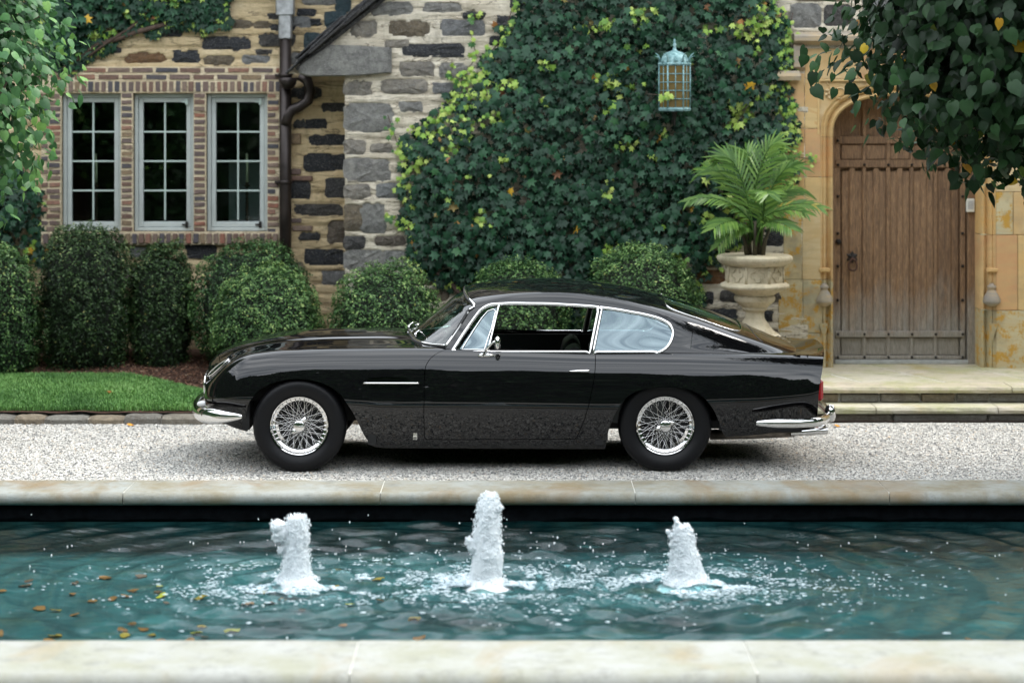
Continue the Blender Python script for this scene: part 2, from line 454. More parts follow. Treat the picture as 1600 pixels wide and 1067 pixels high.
# ------------------------------------------------------------------ rubble walls
def wallmesh(name, x0, x1, z0, z1, Y, keep, m, amp=0.02, step=0.018, seed=3, stones=()):
    xs = np.arange(x0, x1 + step, step); zs = np.arange(z0, z1 + step, step)
    Xg, Zg = np.meshgrid(xs, zs)
    d = amp * (fbm(Xg * 2.2, Zg * 9, seed, 4) - 0.5) * 1.6
    zz = Zg + 0.03 * (fbm(Xg * 1.7, Zg * 3, seed + 5, 3) - .5)
    lines = np.abs(((zz / 0.105 + 0.35 * vnoise(Xg * 0.6, Zg * 2, seed + 9)) % 1.0) - 0.5)
    d -= amp * 0.9 * np.exp(-(lines / 0.12) ** 2) * (vnoise(Xg * 1.3, Zg * 8, seed + 3) > 0.35)
    jx = 0.034 * (fbm(Xg * 14, Zg * 14, seed + 21, 3) - .45); jz = 0.026 * (fbm(Xg * 18, Zg * 18, seed + 31, 3) - .45)
    push = np.zeros(Xg.shape)
    for (a, b, c, e, *_m) in stones:
        xa, zb_ = PX(a, b, Y); xb, za = PX(c, e, Y); w_, h_ = (xb - xa) / 2, (zb_ - za) / 2; mxx, mzz = (xa + xb) / 2, (za + zb_) / 2
        ii = np.where((xs > xa - .1) & (xs < xb + .1))[0]; kk = np.where((zs > za - .1) & (zs < zb_ + .1))[0]
        if not len(ii) or not len(kk): continue
        sl = (slice(kk[0], kk[-1] + 1), slice(ii[0], ii[-1] + 1)); X2 = np.abs(Xg[sl] - mxx + jx[sl]) / w_; Z2 = np.abs(Zg[sl] - mzz + jz[sl]) / h_
        inn = (X2 ** 5 + Z2 ** 5) < 1; push[sl] = np.maximum(push[sl], inn)
    d = np.where(push > 0, -.05, d)
    V = np.stack([Xg, Y - d, Zg], -1).reshape(-1, 3)
    nx = len(xs); i = np.arange(len(zs) - 1)[:, None] * nx + np.arange(nx - 1)[None]
    cx = (Xg[:-1, :-1] + step / 2); cz = Zg[:-1, :-1] + step / 2
    k = keep(cx, cz).ravel(); i = i.ravel()[k]
    F = np.stack([i, i + 1, i + nx + 1, i + nx], 1)
    return mk(name, V, F, m, house)

def px_at(x, z, Y):
    s = FPX / (CAM_D + Y); return 800 + x * s, HZN + (CAM_H - z) * s

WIN = [(97, 190), (209, 303), (323, 418)]; WTOP, WBOT = 147, 361.5
wr = []
for a, b in WIN:
    x0, zt = PX(a, WTOP, YW); x1, zb = PX(b, WBOT, YW); wr.append((x0, x1, zb, zt))
def keepW(x, z):
    k = np.ones(x.shape, bool)
    for (x0, x1, zb, zt) in wr: k &= ~((x > x0 - .01) & (x < x1 + .01) & (z > zb) & (z < zt))
    return k
#WALLW
cornerX = PX(540, 300, YA)[0]
def keepA(x, z):
    px, py = px_at(x, z, YA)
    k = (x > cornerX) | ((py < 116) & (px > 470 + (98 - py) * 1.3))
    k &= (px > 462 + (100 - py) * 1.3 + 6)
    k &= ~((px > 1262) & (py > 112) & (x < 5.6))
    return k
#WALLA
G().box(cornerX + .004, cornerX + 0.02, YA + 0.02, YW + 0.3, 0, 2.95).obj('wing_return_wall', m_mort_y, house)

# ------------------------------------------------------------------ stones
def stone_mesh(w, h, seed, jag=0.16, d=0.03, n=16):
    """slab a little larger than its bed, with a hacked, uneven face"""
    r = np.random.default_rng(seed); V = []; F = []; w += .035; h += .03; per = 2 * (w + h); ring = []
    for k in range(n):
        s_ = per * (k + .5) / n
        if s_ < w: p = (-w / 2 + s_, -h / 2)
        elif s_ < w + h: p = (w / 2, -h / 2 + s_ - w)
        elif s_ < 2 * w + h: p = (w / 2 - (s_ - w - h), h / 2)
        else: p = (-w / 2, h / 2 - (s_ - 2 * w - h))
        ring.append((p[0] * .99 + r.uniform(-.006, .006), p[1] * .97 + r.uniform(-.006, .006)))
    for (x, z) in ring: V.append((x, .045, z))
    for (x, z) in ring: V.append((x, .006 + r.uniform(-.004, .006), z))
    for (x, z) in ring: V.append((x * .62 + r.uniform(-.012, .012), r.uniform(-.012, .006), z * .5 + r.uniform(-.006, .006)))
    V.append((r.uniform(-.2, .2) * w, r.uniform(-.014, .0), 0))
    for q in (0, 1):
        for k in range(n):
            a = q * n + k; b = q * n + (k + 1) % n
            F.append((a, b, b + n, a + n))
    for k in range(n): F.append((2 * n + k, 2 * n + (k + 1) % n, 3 * n))
    return V, F
_sc = [0]
def stone(px0, py0, px1, py1, Y, m, parent, jag=0.16, d=0.03, out=0.0):
    x0, z1 = PX(px0, py0, Y); x1, z0 = PX(px1, py1, Y)
    _sc[0] += 1
    V, F = stone_mesh(x1 - x0, z1 - z0, _sc[0], jag, d)
    me = mesh('stone', V, F, False)
    return link('stone', me, m, parent, ((x0 + x1) / 2, Y - 0.004 - out, (z0 + z1) / 2))
def z1(l): return [(a / 2.963, b / 2.963, c / 2.963, d / 2.963, m) for a, b, c, d, m in l]
def z2(l): return [(420 + a / 2.425, b / 2.425, 420 + c / 2.425, d / 2.425, m) for a, b, c, d, m in l]
D, Gy, T, R_, TL = m_st_dark, m_st_grey, m_st_tan, m_st_rust, m_st_teal
SW = z1([(940,178,1155,230,D),(805,240,920,290,D),(585,250,765,290,R_),(950,262,1075,300,T),(1125,262,1240,292,Gy),(1205,160,1360,210,D),(1255,122,1362,142,D),
         (1245,68,1290,85,D),(1380,50,1455,70,D),(1340,85,1430,125,Gy),(1440,95,1480,112,D),(1180,105,1250,130,T),(1070,100,1165,130,T),(1510,60,1600,130,TL),(1415,160,1480,225,TL),
         (1560,-20,1620,50,TL),(1185,236,1260,248,D),(1405,-10,1550,18,Gy),(720,140,835,165,D),(1340,250,1400,300,Gy),(440,215,530,245,T),(480,228,556,240,D)])
SW += [(x0, y0, x1, y1, m) for (x0, y0, x1, y1, m) in z2([(85,335,195,372,D),(205,395,285,420,D),(100,458,132,480,D),(140,458,215,482,D),(155,515,292,548,D),(130,587,292,645,D),(72,690,150,750,D),
         (220,678,292,745,D),(100,780,275,812,D),(228,840,295,920,T),(115,885,190,905,D),(140,950,285,1002,D),(205,1030,300,1075,Gy),(90,1000,130,1030,T)])]
SW += [(292, 384, 336, 402, D), (205, 388, 250, 400, Gy), (340, 400, 380, 420, D), (195, 420, 232, 445, Gy), (200, 480, 225, 500, T), (205, 520, 222, 535, D)]
wallW = wallmesh('window_wall', -6.0, -1.2, 0.2, 4.2, YW, keepW, m_mort_y, 0.022, seed=3, stones=SW)
G().box(-7, -5.98, YW, YW + .02, 0, 4.2).obj('window_wall_end', m_mort_y, house)
for a, b, c, d_, m in SW: stone(a, b, c, d_, YW, m, wallW, 0.26 if m is D else 0.2)
for a, b, c, d_ in [(85,507,122,548),(85,640,122,662),(85,667,166,686),(85,828,125,845),(88,856,166,876)]:
    x0, zt = PX(420 + a / 2.425, b / 2.425, YW); x1, zb = PX(420 + c / 2.425, d_ / 2.425, YW)
    V, F = boxg((x0 - x1) / 2, (x1 - x0) / 2, -.012, .02, (zb - zt) / 2, (zt - zb) / 2, .008)
    link('brick', mesh('brick', V, F, False), m_brick, wallW, ((x0 + x1) / 2, YW - .006, (zb + zt) / 2))
SA = z2([(390,15,540,55,Gy),(590,15,725,45,Gy),(315,85,402,140,Gy),(460,85,605,135,T),(655,80,815,135,Gy),(870,65,930,107,D),(920,-10,985,30,D),(508,172,737,212,D),
         (445,155,525,178,Gy),(500,238,620,285,Gy),(650,245,747,292,Gy),(289,310,385,357,Gy),(430,307,597,350,Gy),(625,320,710,350,Gy),(289,397,467,497,Gy),(500,392,575,420,Gy),
         (289,535,362,585,Gy),(390,550,462,575,Gy),(289,605,455,685,Gy),(289,703,380,752,Gy),(412,700,515,750,Gy),(500,765,545,822,T),(292,780,350,870,T),(350,775,440,880,Gy),
         (289,900,358,940,D),(408,900,512,928,T),(289,952,430,1025,Gy),(435,955,560,1020,Gy),(740,50,815,68,D),(840,140,880,165,D),(600,480,640,520,Gy),
         (320,1040,480,1075,Gy),(500,1040,640,1080,T)])
SA += [(1237,8,1281,43,Gy),(1200,20,1232,44,Gy),(1290,10,1330,40,D),(1205,55,1232,80,Gy),(1197,359,1222,383,D),(1091,423,1134,442,R_),(1128,456,1152,470,D),(1098,458,1112,473,D),
                         (1108,484,1150,502,D),(1196,487,1206,500,D),(1090,515,1140,530,T),(1180,515,1215,532,T),(1095,400,1120,415,T),(1196,330,1224,350,T),(1196,440,1222,470,T),
                         (700,430,740,452,D),(560,430,640,450,Gy),(560,470,600,490,D),(700,470,735,490,Gy),(655,455,700,470,T),(1240,-30,1330,0,T),(1350,-30,1420,20,Gy),(1440,-25,1560,15,D),(1360,30,1450,52,Gy),(1480,25,1600,50,T)]
wallA = wallmesh('wing_wall', cornerX - 0.6, 5.8, 0.0, 4.2, YA, keepA, m_mort_c, 0.02, seed=11, stones=SA)
G().box(5.78, 9, YA, YA + .02, 0, 4.2).obj('wing_wall_end', m_mort_c, house)
for a, b, c, d_, m in SA: stone(a, b, c, d_, YA, m, wallA)
# kneeler stone under the verge
k = [(466,106),(474,98),(515,71),(560,72),(612,75),(612,114),(560,119),(480,120),(468,116)]
V = []; 
for dy, sc in ((0.06, 1.0), (-0.05, 1.0), (-0.075, .93)):
    cxk, cyk = 540, 97
    for (a, b) in k:
        x, z = PX(cxk + (a - cxk) * sc, cyk + (b - cyk) * sc, YA); V.append((x, YA + dy, z))
xk, zk = PX(540, 97, YA); V.append((xk, YA - 0.085, zk)); nk = len(k); F = []
for q in (0, 1):
    for i in range(nk):
        a = q * nk + i; b = q * nk + (i + 1) % nk; F.append((a, a + nk, b + nk, b))
for i in range(nk): F.append((2 * nk + (i + 1) % nk, 2 * nk + i, 3 * nk))
F.append(tuple(range(nk)))
mk('kneeler_stone', V, F, m_st_grey, wallA, False)
# verge slates, layered up the slope
x0, zz0 = PX(458, 104, YA - .1); x1, zz1 = PX(640, -42, YA - .1)
sl_ang = math.atan2(zz1 - zz0, x1 - x0); sl_len = math.hypot(x1 - x0, zz1 - zz0)
roof = G().box(0, sl_len + 2.6, 0.02, 1.6, -.05, -.02).obj('verge_roof', m_slate, house)
roof.location = (x0, YA - .08, zz0); roof.rotation_euler = (0, -sl_ang, 0); roof.matrix_parent_inverse = house.matrix_basis.inverted()
sv = [mesh('slate', *boxg(0, 0.42, -0.02 * v, 0.5, 0, 0.017, 0.004), False) for v in range(3)]
Rm = Matrix.Rotation(-sl_ang, 4, 'Y')
for layer in range(5):
    q = -0.08 + .05 * layer
    while q < sl_len + 1.5:
        p = Rm @ Vector((q + .11 * (layer % 3), 0, 0.002 + 0.017 * layer + random.uniform(-.004, .004)))
        link('slate', sv[random.randrange(3)], m_slate, roof, (x0 + p.x, YA - .12 + .02 * layer + random.uniform(-.015, .015), zz0 + p.z - .02), (random.uniform(-.02, .02), -sl_ang - random.uniform(0.02, .06), 0))
        q += 0.31 + random.uniform(-.04, .04)

# ------------------------------------------------------------------ bricks round the windows
G().add([(-7, YW - .3, 4.15), (9, YW - .3, 4.15), (9, 9.5, 7.6), (-7, 9.5, 7.6), (-7, YW - .3, 4.05), (9, YW - .3, 4.05), (9, 9.6, 7.5), (-7, 9.6, 7.5)], [(0, 1, 2, 3), (4, 7, 6, 5), (0, 4, 5, 1), (1, 5, 6, 2), (3, 2, 6, 7), (0, 3, 7, 4)]).obj('main_roof', m_slate, house)
bv = []
for i in range(6):
    V, F = boxg(-.5, .5, -.5, .5, -.5, .5, 0.035)
    r = np.random.default_rng(40 + i); V = [(v[0] + r.uniform(-.035, .035), v[1] + r.uniform(-.06, .06), v[2] + r.uniform(-.07, .07)) for v in V]
    me = mesh('brick', V, F, False); me.materials.append(m_brick); bv.append(me)
def brick(px0, py0, px1, py1, Y=YW, par=None, out=0.0):
    x0, zt = PX(px0, py0, Y); x1, zb = PX(px1, py1, Y)
    w, h = x1 - x0, zt - zb
    me = bv[random.randrange(6)]
    if h > w:
        o = link('brick', me, None, par or wallW, ((x0 + x1) / 2, Y - .020 - out, (zb + zt) / 2), (0, PI / 2, 0), (h, .05, w))
    else:
        o = link('brick', me, None, par or wallW, ((x0 + x1) / 2, Y - .020 - out, (zb + zt) / 2), (0, random.uniform(-.02, .02), 0), (w, .05, h))
    return o
m_bj = mat_mortar('brick_joint_mortar', (0.66, 0.53, 0.35), (0.78, 0.66, 0.47), (0.84, 0.75, 0.58))
def jstrip(g, x0, y0, x1, y1, o=.004):
    a, zt = PX(x0, y0, YW); b, zb = PX(x1, y1, YW); g.box(a, b, YW - .034 - o, YW + .03, zb, zt)
g = G(); jstrip(g, 44, 104.5, 438, 145.5); jstrip(g, 190, 146, 208.5, 362); jstrip(g, 303.5, 146, 322.5, 362); jstrip(g, 418.5, 146, 437, 385, .002); jstrip(g, 66, 146, 96.5, 385, .002); jstrip(g, 66, 362, 438, 382, .012)
g.obj('brick_joints', m_bj, wallW)
x = 58
while x < 434:
    brick(x, 107, min(x + 32.5, 437), 113.5); x += 37.4
x = 44
while x < 434:
    brick(x, 117.5, min(x + 32, 437), 124.5); x += 37.0
x = 88
while x < 434:
    w = random.uniform(6.2, 7.8); brick(x, 128 + random.uniform(-.7, .7), x + w, 143.5); x += w + random.uniform(3.0, 4.2)
x = 70
while x < 436:
    w = random.uniform(6.2, 7.6); brick(x, 364.5, x + w, 379.5 + random.uniform(-.6, .8), out=.03); x += w + random.uniform(3.0, 4.0)
for (a, b, tooth) in [(191.5, 207, 0), (304.5, 321, 0), (419, 436, 5), (66, 95, 8)]:
    y = 147.0; i = 0
    while y < 356 + (20 if a > 400 or a < 70 else 0):
        h = random.uniform(5.8, 7.0)
        aa, bb = a, b
        if tooth:
            if a < 100: aa = a + (tooth if i % 2 else 0)
            else: bb = b - (tooth if i % 3 == 0 else 0)
        if bb - aa > 22:
            brick(aa, y, aa + 10, y + h); brick(aa + 13, y, bb, y + h)
        else: brick(aa, y, bb, y + h)
        y += h + random.uniform(3.0, 4.2); i += 1

# ------------------------------------------------------------------ windows
for wi, (x0, x1, zb, zt) in enumerate(wr):
    Yf = YW + 0.045
    w = G()
    def rect(g, a, b, c, d, t, y0, y1, bev=.004):
        g.box(a, a + t, y0, y1, c, d, bev); g.box(b - t, b, y0, y1, c, d, bev)
        g.box(a + t, b - t, y0, y1, d - t, d, bev); g.box(a + t, b - t, y0, y1, c, c + t, bev)
    rect(w, x0, x1, zb, zt, .034, Yf, Yf + .12)
    o = w.obj('window', m_frame, house)
    if wi == 1: o['label'] = 'middle window showing only darkness behind its panes'
    rect_in = (x0 + .037, x1 - .037, zb + .037, zt - .037)
    g = G(); rect(g, *rect_in, .042, Yf + .016, Yf + .065)
    a, b, c, d = rect_in
    g.box(a + .036, b - .036, Yf + .026, Yf + .034, c + .042, c + .052, .002)
    g.obj('casement', m_frame, o)
    a += .044; b -= .044; c += .044 + (.02); d -= .044
    nx_, nz_ = 2, 4; mt = .016
    pw = (b - a) / 2; ph = (d - c) / 4
    link('glazing_bar', mesh('glazing_bar', *boxg(a + pw - mt / 2, a + pw + mt / 2, Yf + .022, Yf + .055, c, d, .003), False), m_muntin, o)
    for k_ in (1, 2, 3):
        link('glazing_bar', mesh('glazing_bar', *boxg(a, b, Yf + .0235, Yf + .053, c + k_ * ph - mt / 2, c + k_ * ph + mt / 2, .003), False), m_muntin, o)
    for i in (0, 1):
        for k_ in range(4):
            link('pane', mesh('pane', *boxg(a + i * pw + .004, a + (i + 1) * pw - .004, Yf + .036, Yf + .040, c + k_ * ph + .004, c + (k_ + 1) * ph - .004), False), m_glass, o)
    if wi > 0:
        for zz in (zt - .075, zb + .06):
            G().box(x1 - .085, x1 - .06, Yf - .02, Yf + .01, zz - .03, zz + .03, .004).box(x1 - .12, x1 - .07, Yf - .012, Yf + .006, zz - .008, zz + .008, .003).obj('hinge', m_muntin if zz > 2 else m_iron, o)
# room behind the windows
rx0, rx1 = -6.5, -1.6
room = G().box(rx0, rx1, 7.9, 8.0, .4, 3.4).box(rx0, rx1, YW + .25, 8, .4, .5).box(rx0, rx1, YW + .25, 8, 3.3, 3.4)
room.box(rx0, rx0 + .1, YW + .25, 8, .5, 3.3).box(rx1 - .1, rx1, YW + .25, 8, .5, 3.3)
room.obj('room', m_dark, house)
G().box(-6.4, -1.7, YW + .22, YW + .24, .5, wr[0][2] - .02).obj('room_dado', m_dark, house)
# pale panels added in the blackened room, standing in for glimpsed inner wall
G().box(wr[2][0] + .04, wr[2][0] + .62, 6.2, 6.24, .9, 2.1).obj('pale_wall_panel', m_room, house)
G().box(wr[0][0] + .26, wr[0][0] + .44, 6.2, 6.24, .9, 2.25).obj('pale_wall_panel', m_room, house)
for (px, lab) in ((386, 'turned candlestick with tall cream candle seen through the right-hand window'), (150, 'candlestick with cream candle seen through the left window, half hidden by foliage of shrubs and glazing bar')):
    Yc = YW + .33; xc, ztop = PX(px, 240, Yc); _, zc = PX(px, 285, Yc); _, zb_ = PX(px, 358, Yc)
    c = empty('candlestick', (xc, Yc, zb_), lab if px > 200 else 'candlestick with cream candle seen through the left window', 'candlestick')
    g = G(); g.lathe([(0.001, 0), (.05, 0), (.05, .015), (.02, .03), (.014, .05)], 12, (xc, Yc, zb_))
    h = zc - zb_ - .1
    for tw in (0, PI):
        g.tube([(xc + .011 * math.cos(t * 1.7 + tw), Yc + .011 * math.sin(t * 1.7 + tw), zb_ + .05 + h * t / 16) for t in range(17)], .010, 6)
    g.lathe([(.012, h + .05), (.035, h + .065), (.038, h + .07), (.015, h + .08), (.018, h + .10), (.001, h + .10)], 12, (xc, Yc, zb_))
    g.obj('stick', m_rust, c, True)
    G().tube([(xc, Yc, zc - .01), (xc + .004, Yc, (zc + ztop) / 2), (xc - .004, Yc, ztop)], [.013, .012, .010], 10).obj('candle', m_wax, c, True)

# ------------------------------------------------------------------ downpipe and gutter
Yp = YW - .09; xp, _ = PX(446, 100, Yp)
dp = empty('downpipe', (xp, Yp, .3), 'dark brown round downpipe with pale lead hopper between the windows and the wing', 'downpipe')
zc_ = PX(0, 45, Yp)[1]
G().tube([(xp, Yp, .25), (xp, Yp, zc_ + .02)], .056, 16).obj('pipe', m_pipe, dp, True)
G().box(xp - .085, xp + .085, Yp - .07, Yp + .06, zc_ + .12, zc_ + .6, .01).box(xp - .06, xp + .06, Yp - .06, Yp + .05, zc_ - .1, zc_ + .13, .01).obj('hopper', m_lead, dp)
for yy in (118, 285):
    zz = PX(0, yy, Yp)[1]
    G().lathe([(.060, -.018), (.064, -.014), (.064, .014), (.060, .018)], 16, (xp, Yp, zz)).box(xp - .1, xp - .05, Yp + .0, Yp + .07, zz - .012, zz + .012, .003).obj('pipe_collar', m_pipe, dp, True)
g = G(); zz = PX(0, 122, Yp)[1]
g.lathe([(0.001, -.11), (.05, -.10), (.08, -.05), (.09, 0), (.082, 0), (.07, -.045), (.001, -.07)], 16, (xp + .03, Yp - .06, zz))
g.obj('gutter_end', m_pipe, dp, True)
pts = [PX(a, b, Yp - .02) for a, b in ((468, 118), (480, 126), (485, 142), (481, 158), (468, 167), (456, 172), (449, 182), (446, 196))]
G().tube([(a, Yp - .02, b) for a, b in pts], .05, 14).obj('swan_neck', m_pipe, dp, True)

# ------------------------------------------------------------------ door and surround
XL, XR = 2.929, 4.28; XC = (XL + XR) / 2; HA = (XR - XL) / 2
ZS = PX(0, 214, YA)[1]; RISE = .375
LZ = 0.255
def arch(off, n=28):
    a, r = HA + off, RISE + off; P = [(XC - a, LZ)]
    for k_ in range(n + 1):
        t = PI - PI * k_ / n; c, s_ = math.cos(t), math.sin(t)
        P.append((XC + a * math.copysign(abs(c) ** (2 / 2.6), c), ZS + r * abs(s_) ** (2 / 2.6)))
    P.append((XC + a, LZ)); return P
prof = [(0, .40), (0, .06), (.018, .04), (.032, .055), (.05, .085), (.068, .06), (.075, .03), (.088, .018), (.102, .03), (.110, .012), (.122, .004), (.122, .10)]
def sweep_piece(k0, k1, m, zlo=None, zhi=None, side=None):
    V = []; F = []; rings = []
    arcs = [arch(o) for o, d in prof]
    if side is not None:
        for zz in (zlo, zhi):
            rings.append([(XC + side * (HA + o), YA + d, zz) for o, d in prof])
    else:
        for k_ in range(k0, k1 + 1): rings.append([(arcs[j][k_][0], YA + prof[j][1], arcs[j][k_][1]) for j in range(len(prof))])
    n = len(prof)
    for r in rings: V += r
    for i in range(len(rings) - 1):
        for j in range(n - 1): F.append((i * n + j, i * n + j + 1, (i + 1) * n + j + 1, (i + 1) * n + j))
    o = mk('arch_stone', V, F, m, surround, True)
    o.data.set_sharp_from_angle(angle=math.radians(50))
surround = G().box(XL - .4, XL - .12, YA + .1, YA + .4, 0, ZS).box(XR + .12, 5.6, YA + .1, YA + .4, 0, 3.2).box(XL - .4, XR + .4, YA + .12, YA + .4, ZS + RISE + .12, 3.2).box(XL - .4, XL - .1, YA + .12, YA + .4, ZS - .01, 3.2).obj('door_surround', m_sand_l, house)
def zpx(y): return PX(0, y, YA)[1]
for side, cuts, mats in ((-1, [573, 437, 330, 277, 214], [m_sand_l, m_sand_y, m_sand_y, m_sand_o]), (1, [573, 485, 367, 290, 214], [m_sand_l, m_sand_o, m_sand_y, m_sand_y])):
    for i in range(4):
        sweep_piece(0, 0, mats[i], (LZ if i == 0 else zpx(cuts[i])) + .002, zpx(cuts[i + 1]) - .003, side)
for (a, b, m) in ((1, 8, m_sand_y), (8, 15, m_sand_y), (15, 22, m_sand_o), (22, 29, m_sand_y)): sweep_piece(a, b, m)
def block(x0, y0, x1, y1, m, Yo=0.0, X=True):
    a, zt = PX(x0, y0, YA); b, zb = PX(x1, y1, YA)
    V, F = boxg(a + .002, b - .002, YA - .006 - Yo, YA + .12, zb + .002, zt - .002, .004)
    mk('sandstone_block', V, F, m, surround, False)
e = 800 + (XL - .122) * 171.72
fL = 800 + (XR + .122) * 171.72
for a in [(1228,115,1257,201,m_sand_o),(1224,201,1257,240,m_sand_o),(1257,201,e,277,m_sand_o),(1224,240,1257,277,m_sand_o),(1224,277,1257,330,m_sand_y),(1257,277,e,330,m_sand_y),(1224,330,1253,437,m_sand_l),(1253,330,e,437,m_sand_y),
          (1216,437,1254,520,m_sand_l),(1254,437,e,520,m_sand_l),(1216,520,1250,592,m_sand_l),(1250,520,e,592,m_sand_l),
          (fL,201,1600,300,m_sand_y),(fL,300,1583,367,m_sand_l),(1583,300,1625,367,m_sand_y),(fL,367,1590,485,m_sand_o),(1590,367,1640,485,m_sand_y),(fL,485,1622,592,m_sand_l),(1622,485,1760,592,m_sand_l),(1625,201,1760,367,m_sand_y),(1640,367,1760,485,m_sand_o),(1600,60,1760,201,m_sand_y)]:
    block(*a)
# spandrel: flat stones with the arch cut out, and a raised square frame round a carved field
def cdt_poly(outer):
    v, ed, f, *_ = delaunay_2d_cdt([Vector(p) for p in outer], [(i, (i + 1) % len(outer)) for i in range(len(outer))], [], 0, 1e-6)
    v = np.array([tuple(p) for p in v]); f = [t for t in f]
    k_ = [t for t in f if inpoly(*np.mean(v[list(t)], 0)[:, None], outer)[0]]
    return v, k_
def prism(name, outer, y0, y1, m, parent):
    v, f = cdt_poly(outer); n = len(v); V = [(a, y0, b) for a, b in v] + [(a, y1, b) for a, b in v]
    F = [tuple(t) for t in f]; m_ = len(outer)
    for i in range(m_): j = (i + 1) % m_; F.append((i, j, j + n, i + n))
    return mk(name, V, F, m, parent, False)
ao = arch(.118); half = [p for p in ao[1:] if p[0] <= XC + 1e-6]
ztf = zpx(124); ztop = zpx(76)
xl = PX(1257, 0, YA)[0] + .003
fr = PX(1277, 0, YA)[0]
prism('sandstone_block', [(xl, ZS + .078)] + [(xl, ztf)] + [(fr, ztf)] + [(fr, ZS + .078)], YA - .006, YA + .12, m_sand_y, surround)
prism('sandstone_block', [(fr + .02, ZS + .05)] + half[1:] + [(XC, ztf - .02), (fr + .02, ztf - .02)], YA + .02, YA + .1, m_sand_y, surround)
G().box(fr, fr + .02, YA - .012, YA + .1, ZS + .02, ztf, .004).box(fr, XR + .28, YA - .012, YA + .1, ztf - .02, ztf, .004).obj('spandrel_frame', m_sand_y, surround)
prism('sandstone_block', [(XC, ztf - .02)] + [(2 * XC - p[0], p[1]) for p in reversed(half[1:])] + [(2 * XC - fr - .02, ZS + .05), (2 * XC - fr - .02, ztf - .02)], YA + .02, YA + .1, m_sand_y, surround)
for a in ((1257, 76, 1340, 124, m_sand_y), (1340, 76, 1470, 124, m_sand_o), (1470, 76, 1600, 124, m_sand_y), (1563, 124, 1600, 201, m_sand_y)): block(*a)
# carved rosette and scroll in the spandrel
g = G(); cx_, cz_ = PX(1297, 146, YA + .02)
for k_ in range(6):
    a = k_ * PI / 3; g.tube([(cx_ + .03 * math.cos(a), YA + .012, cz_ + .03 * math.sin(a)), (cx_ + .055 * math.cos(a + .5), YA + .004, cz_ + .055 * math.sin(a + .5))], [.016, .008], 6)
g.lathe([(.001, -.02), (.018, -.012), (.022, .0)], 10, (cx_, YA + .01, cz_), 'y')
g.tube([(cx_ - .07 + .05 * math.cos(t * .5), YA + .012, cz_ + .07 + .05 * math.sin(t * .5)) for t in range(11)], .007, 6)
g.tube([(cx_ + .09 + .05 * math.cos(t * .5), YA + .012, cz_ + .05 * math.sin(t * .5)) for t in range(11)], .007, 6)
g.obj('carved_rosette', m_sand_y, surround, True)
# colonnette bases
for sx in (-1, 1):
    xb = XC + sx * (HA + .088)
    G().lathe([(.018, .20), (.024, .185), (.040, .178), (.043, .165), (.040, .152), (.033, .145), (.040, .13), (.060, .095), (.076, .06), (.082, .04), (.080, .025), (.06, .008), (.03, -.01)], 16, (xb, YA + .015, zpx(477))).obj('colonnette_base', m_hood, surround, True)
    G().box(xb - .05, xb + .05, YA - .02, YA + .05, zpx(425), zpx(419), .006).obj('colonnette_stop', m_sand_y, surround)
    g = G(); zb = zpx(505)
    g.add([(xb + sx * a, YA + b, zb + c) for a, b, c in ((-.03, -.008, .0), (.05, -.008, .0), (.05, -.008, -.12), (-.03, -.03, .0), (.05, -.03, 0), (.0, -.008, -.16))], [(0, 3, 4, 1), (3, 5, 4), (0, 5, 3), (1, 4, 5)])
    g.obj('chamfer_stop', m_sand_l, surround)
# hood mould
hm = G()
a, zt = PX(1241, 50, YA - .1); b, zb = PX(1700, 71, YA - .1)
V, F = [], []
def molding(x0, x1, z0, z1, d):
    hm.add([(x0, YA, z1), (x1, YA, z1), (x1, YA - d, z1 - .04), (x0, YA - d, z1 - .04), (x0, YA - d, z0 + .04), (x1, YA - d, z0 + .04), (x1, YA, z0), (x0, YA, z0)],
           [(0, 3, 2, 1), (3, 4, 5, 2), (4, 7, 6, 5), (0, 7, 4, 3), (1, 2, 5, 6)])
molding(a, b, zb, zt, .12)
c, _ = PX(1258, 50, YA - .1)
molding(a, c, zpx(112), zb + .03, .07)
hm.obj('hood_mould', m_hood, surround)
g = G(); a, zt = PX(1212, 111, YA - .06); b, zb = PX(1249, 126, YA - .06)
g.add([(a + .03, YA, zt), (b, YA, zt), (b, YA - .07, zt), (a + .03, YA - .07, zt), (a, YA, zt - .05), (b + .01, YA, zt - .05), (b + .01, YA - .11, zt - .05), (a, YA - .11, zt - .05), (a, YA, zb), (b + .01, YA, zb), (b + .01, YA - .10, zb), (a, YA - .10, zb)],
      [(0, 3, 2, 1), (3, 7, 6, 2), (2, 6, 5, 1), (0, 4, 7, 3), (7, 11, 10, 6), (6, 10, 9, 5), (4, 8, 11, 7), (8, 9, 10, 11)])
g.obj('label_stop', m_hood, surround)

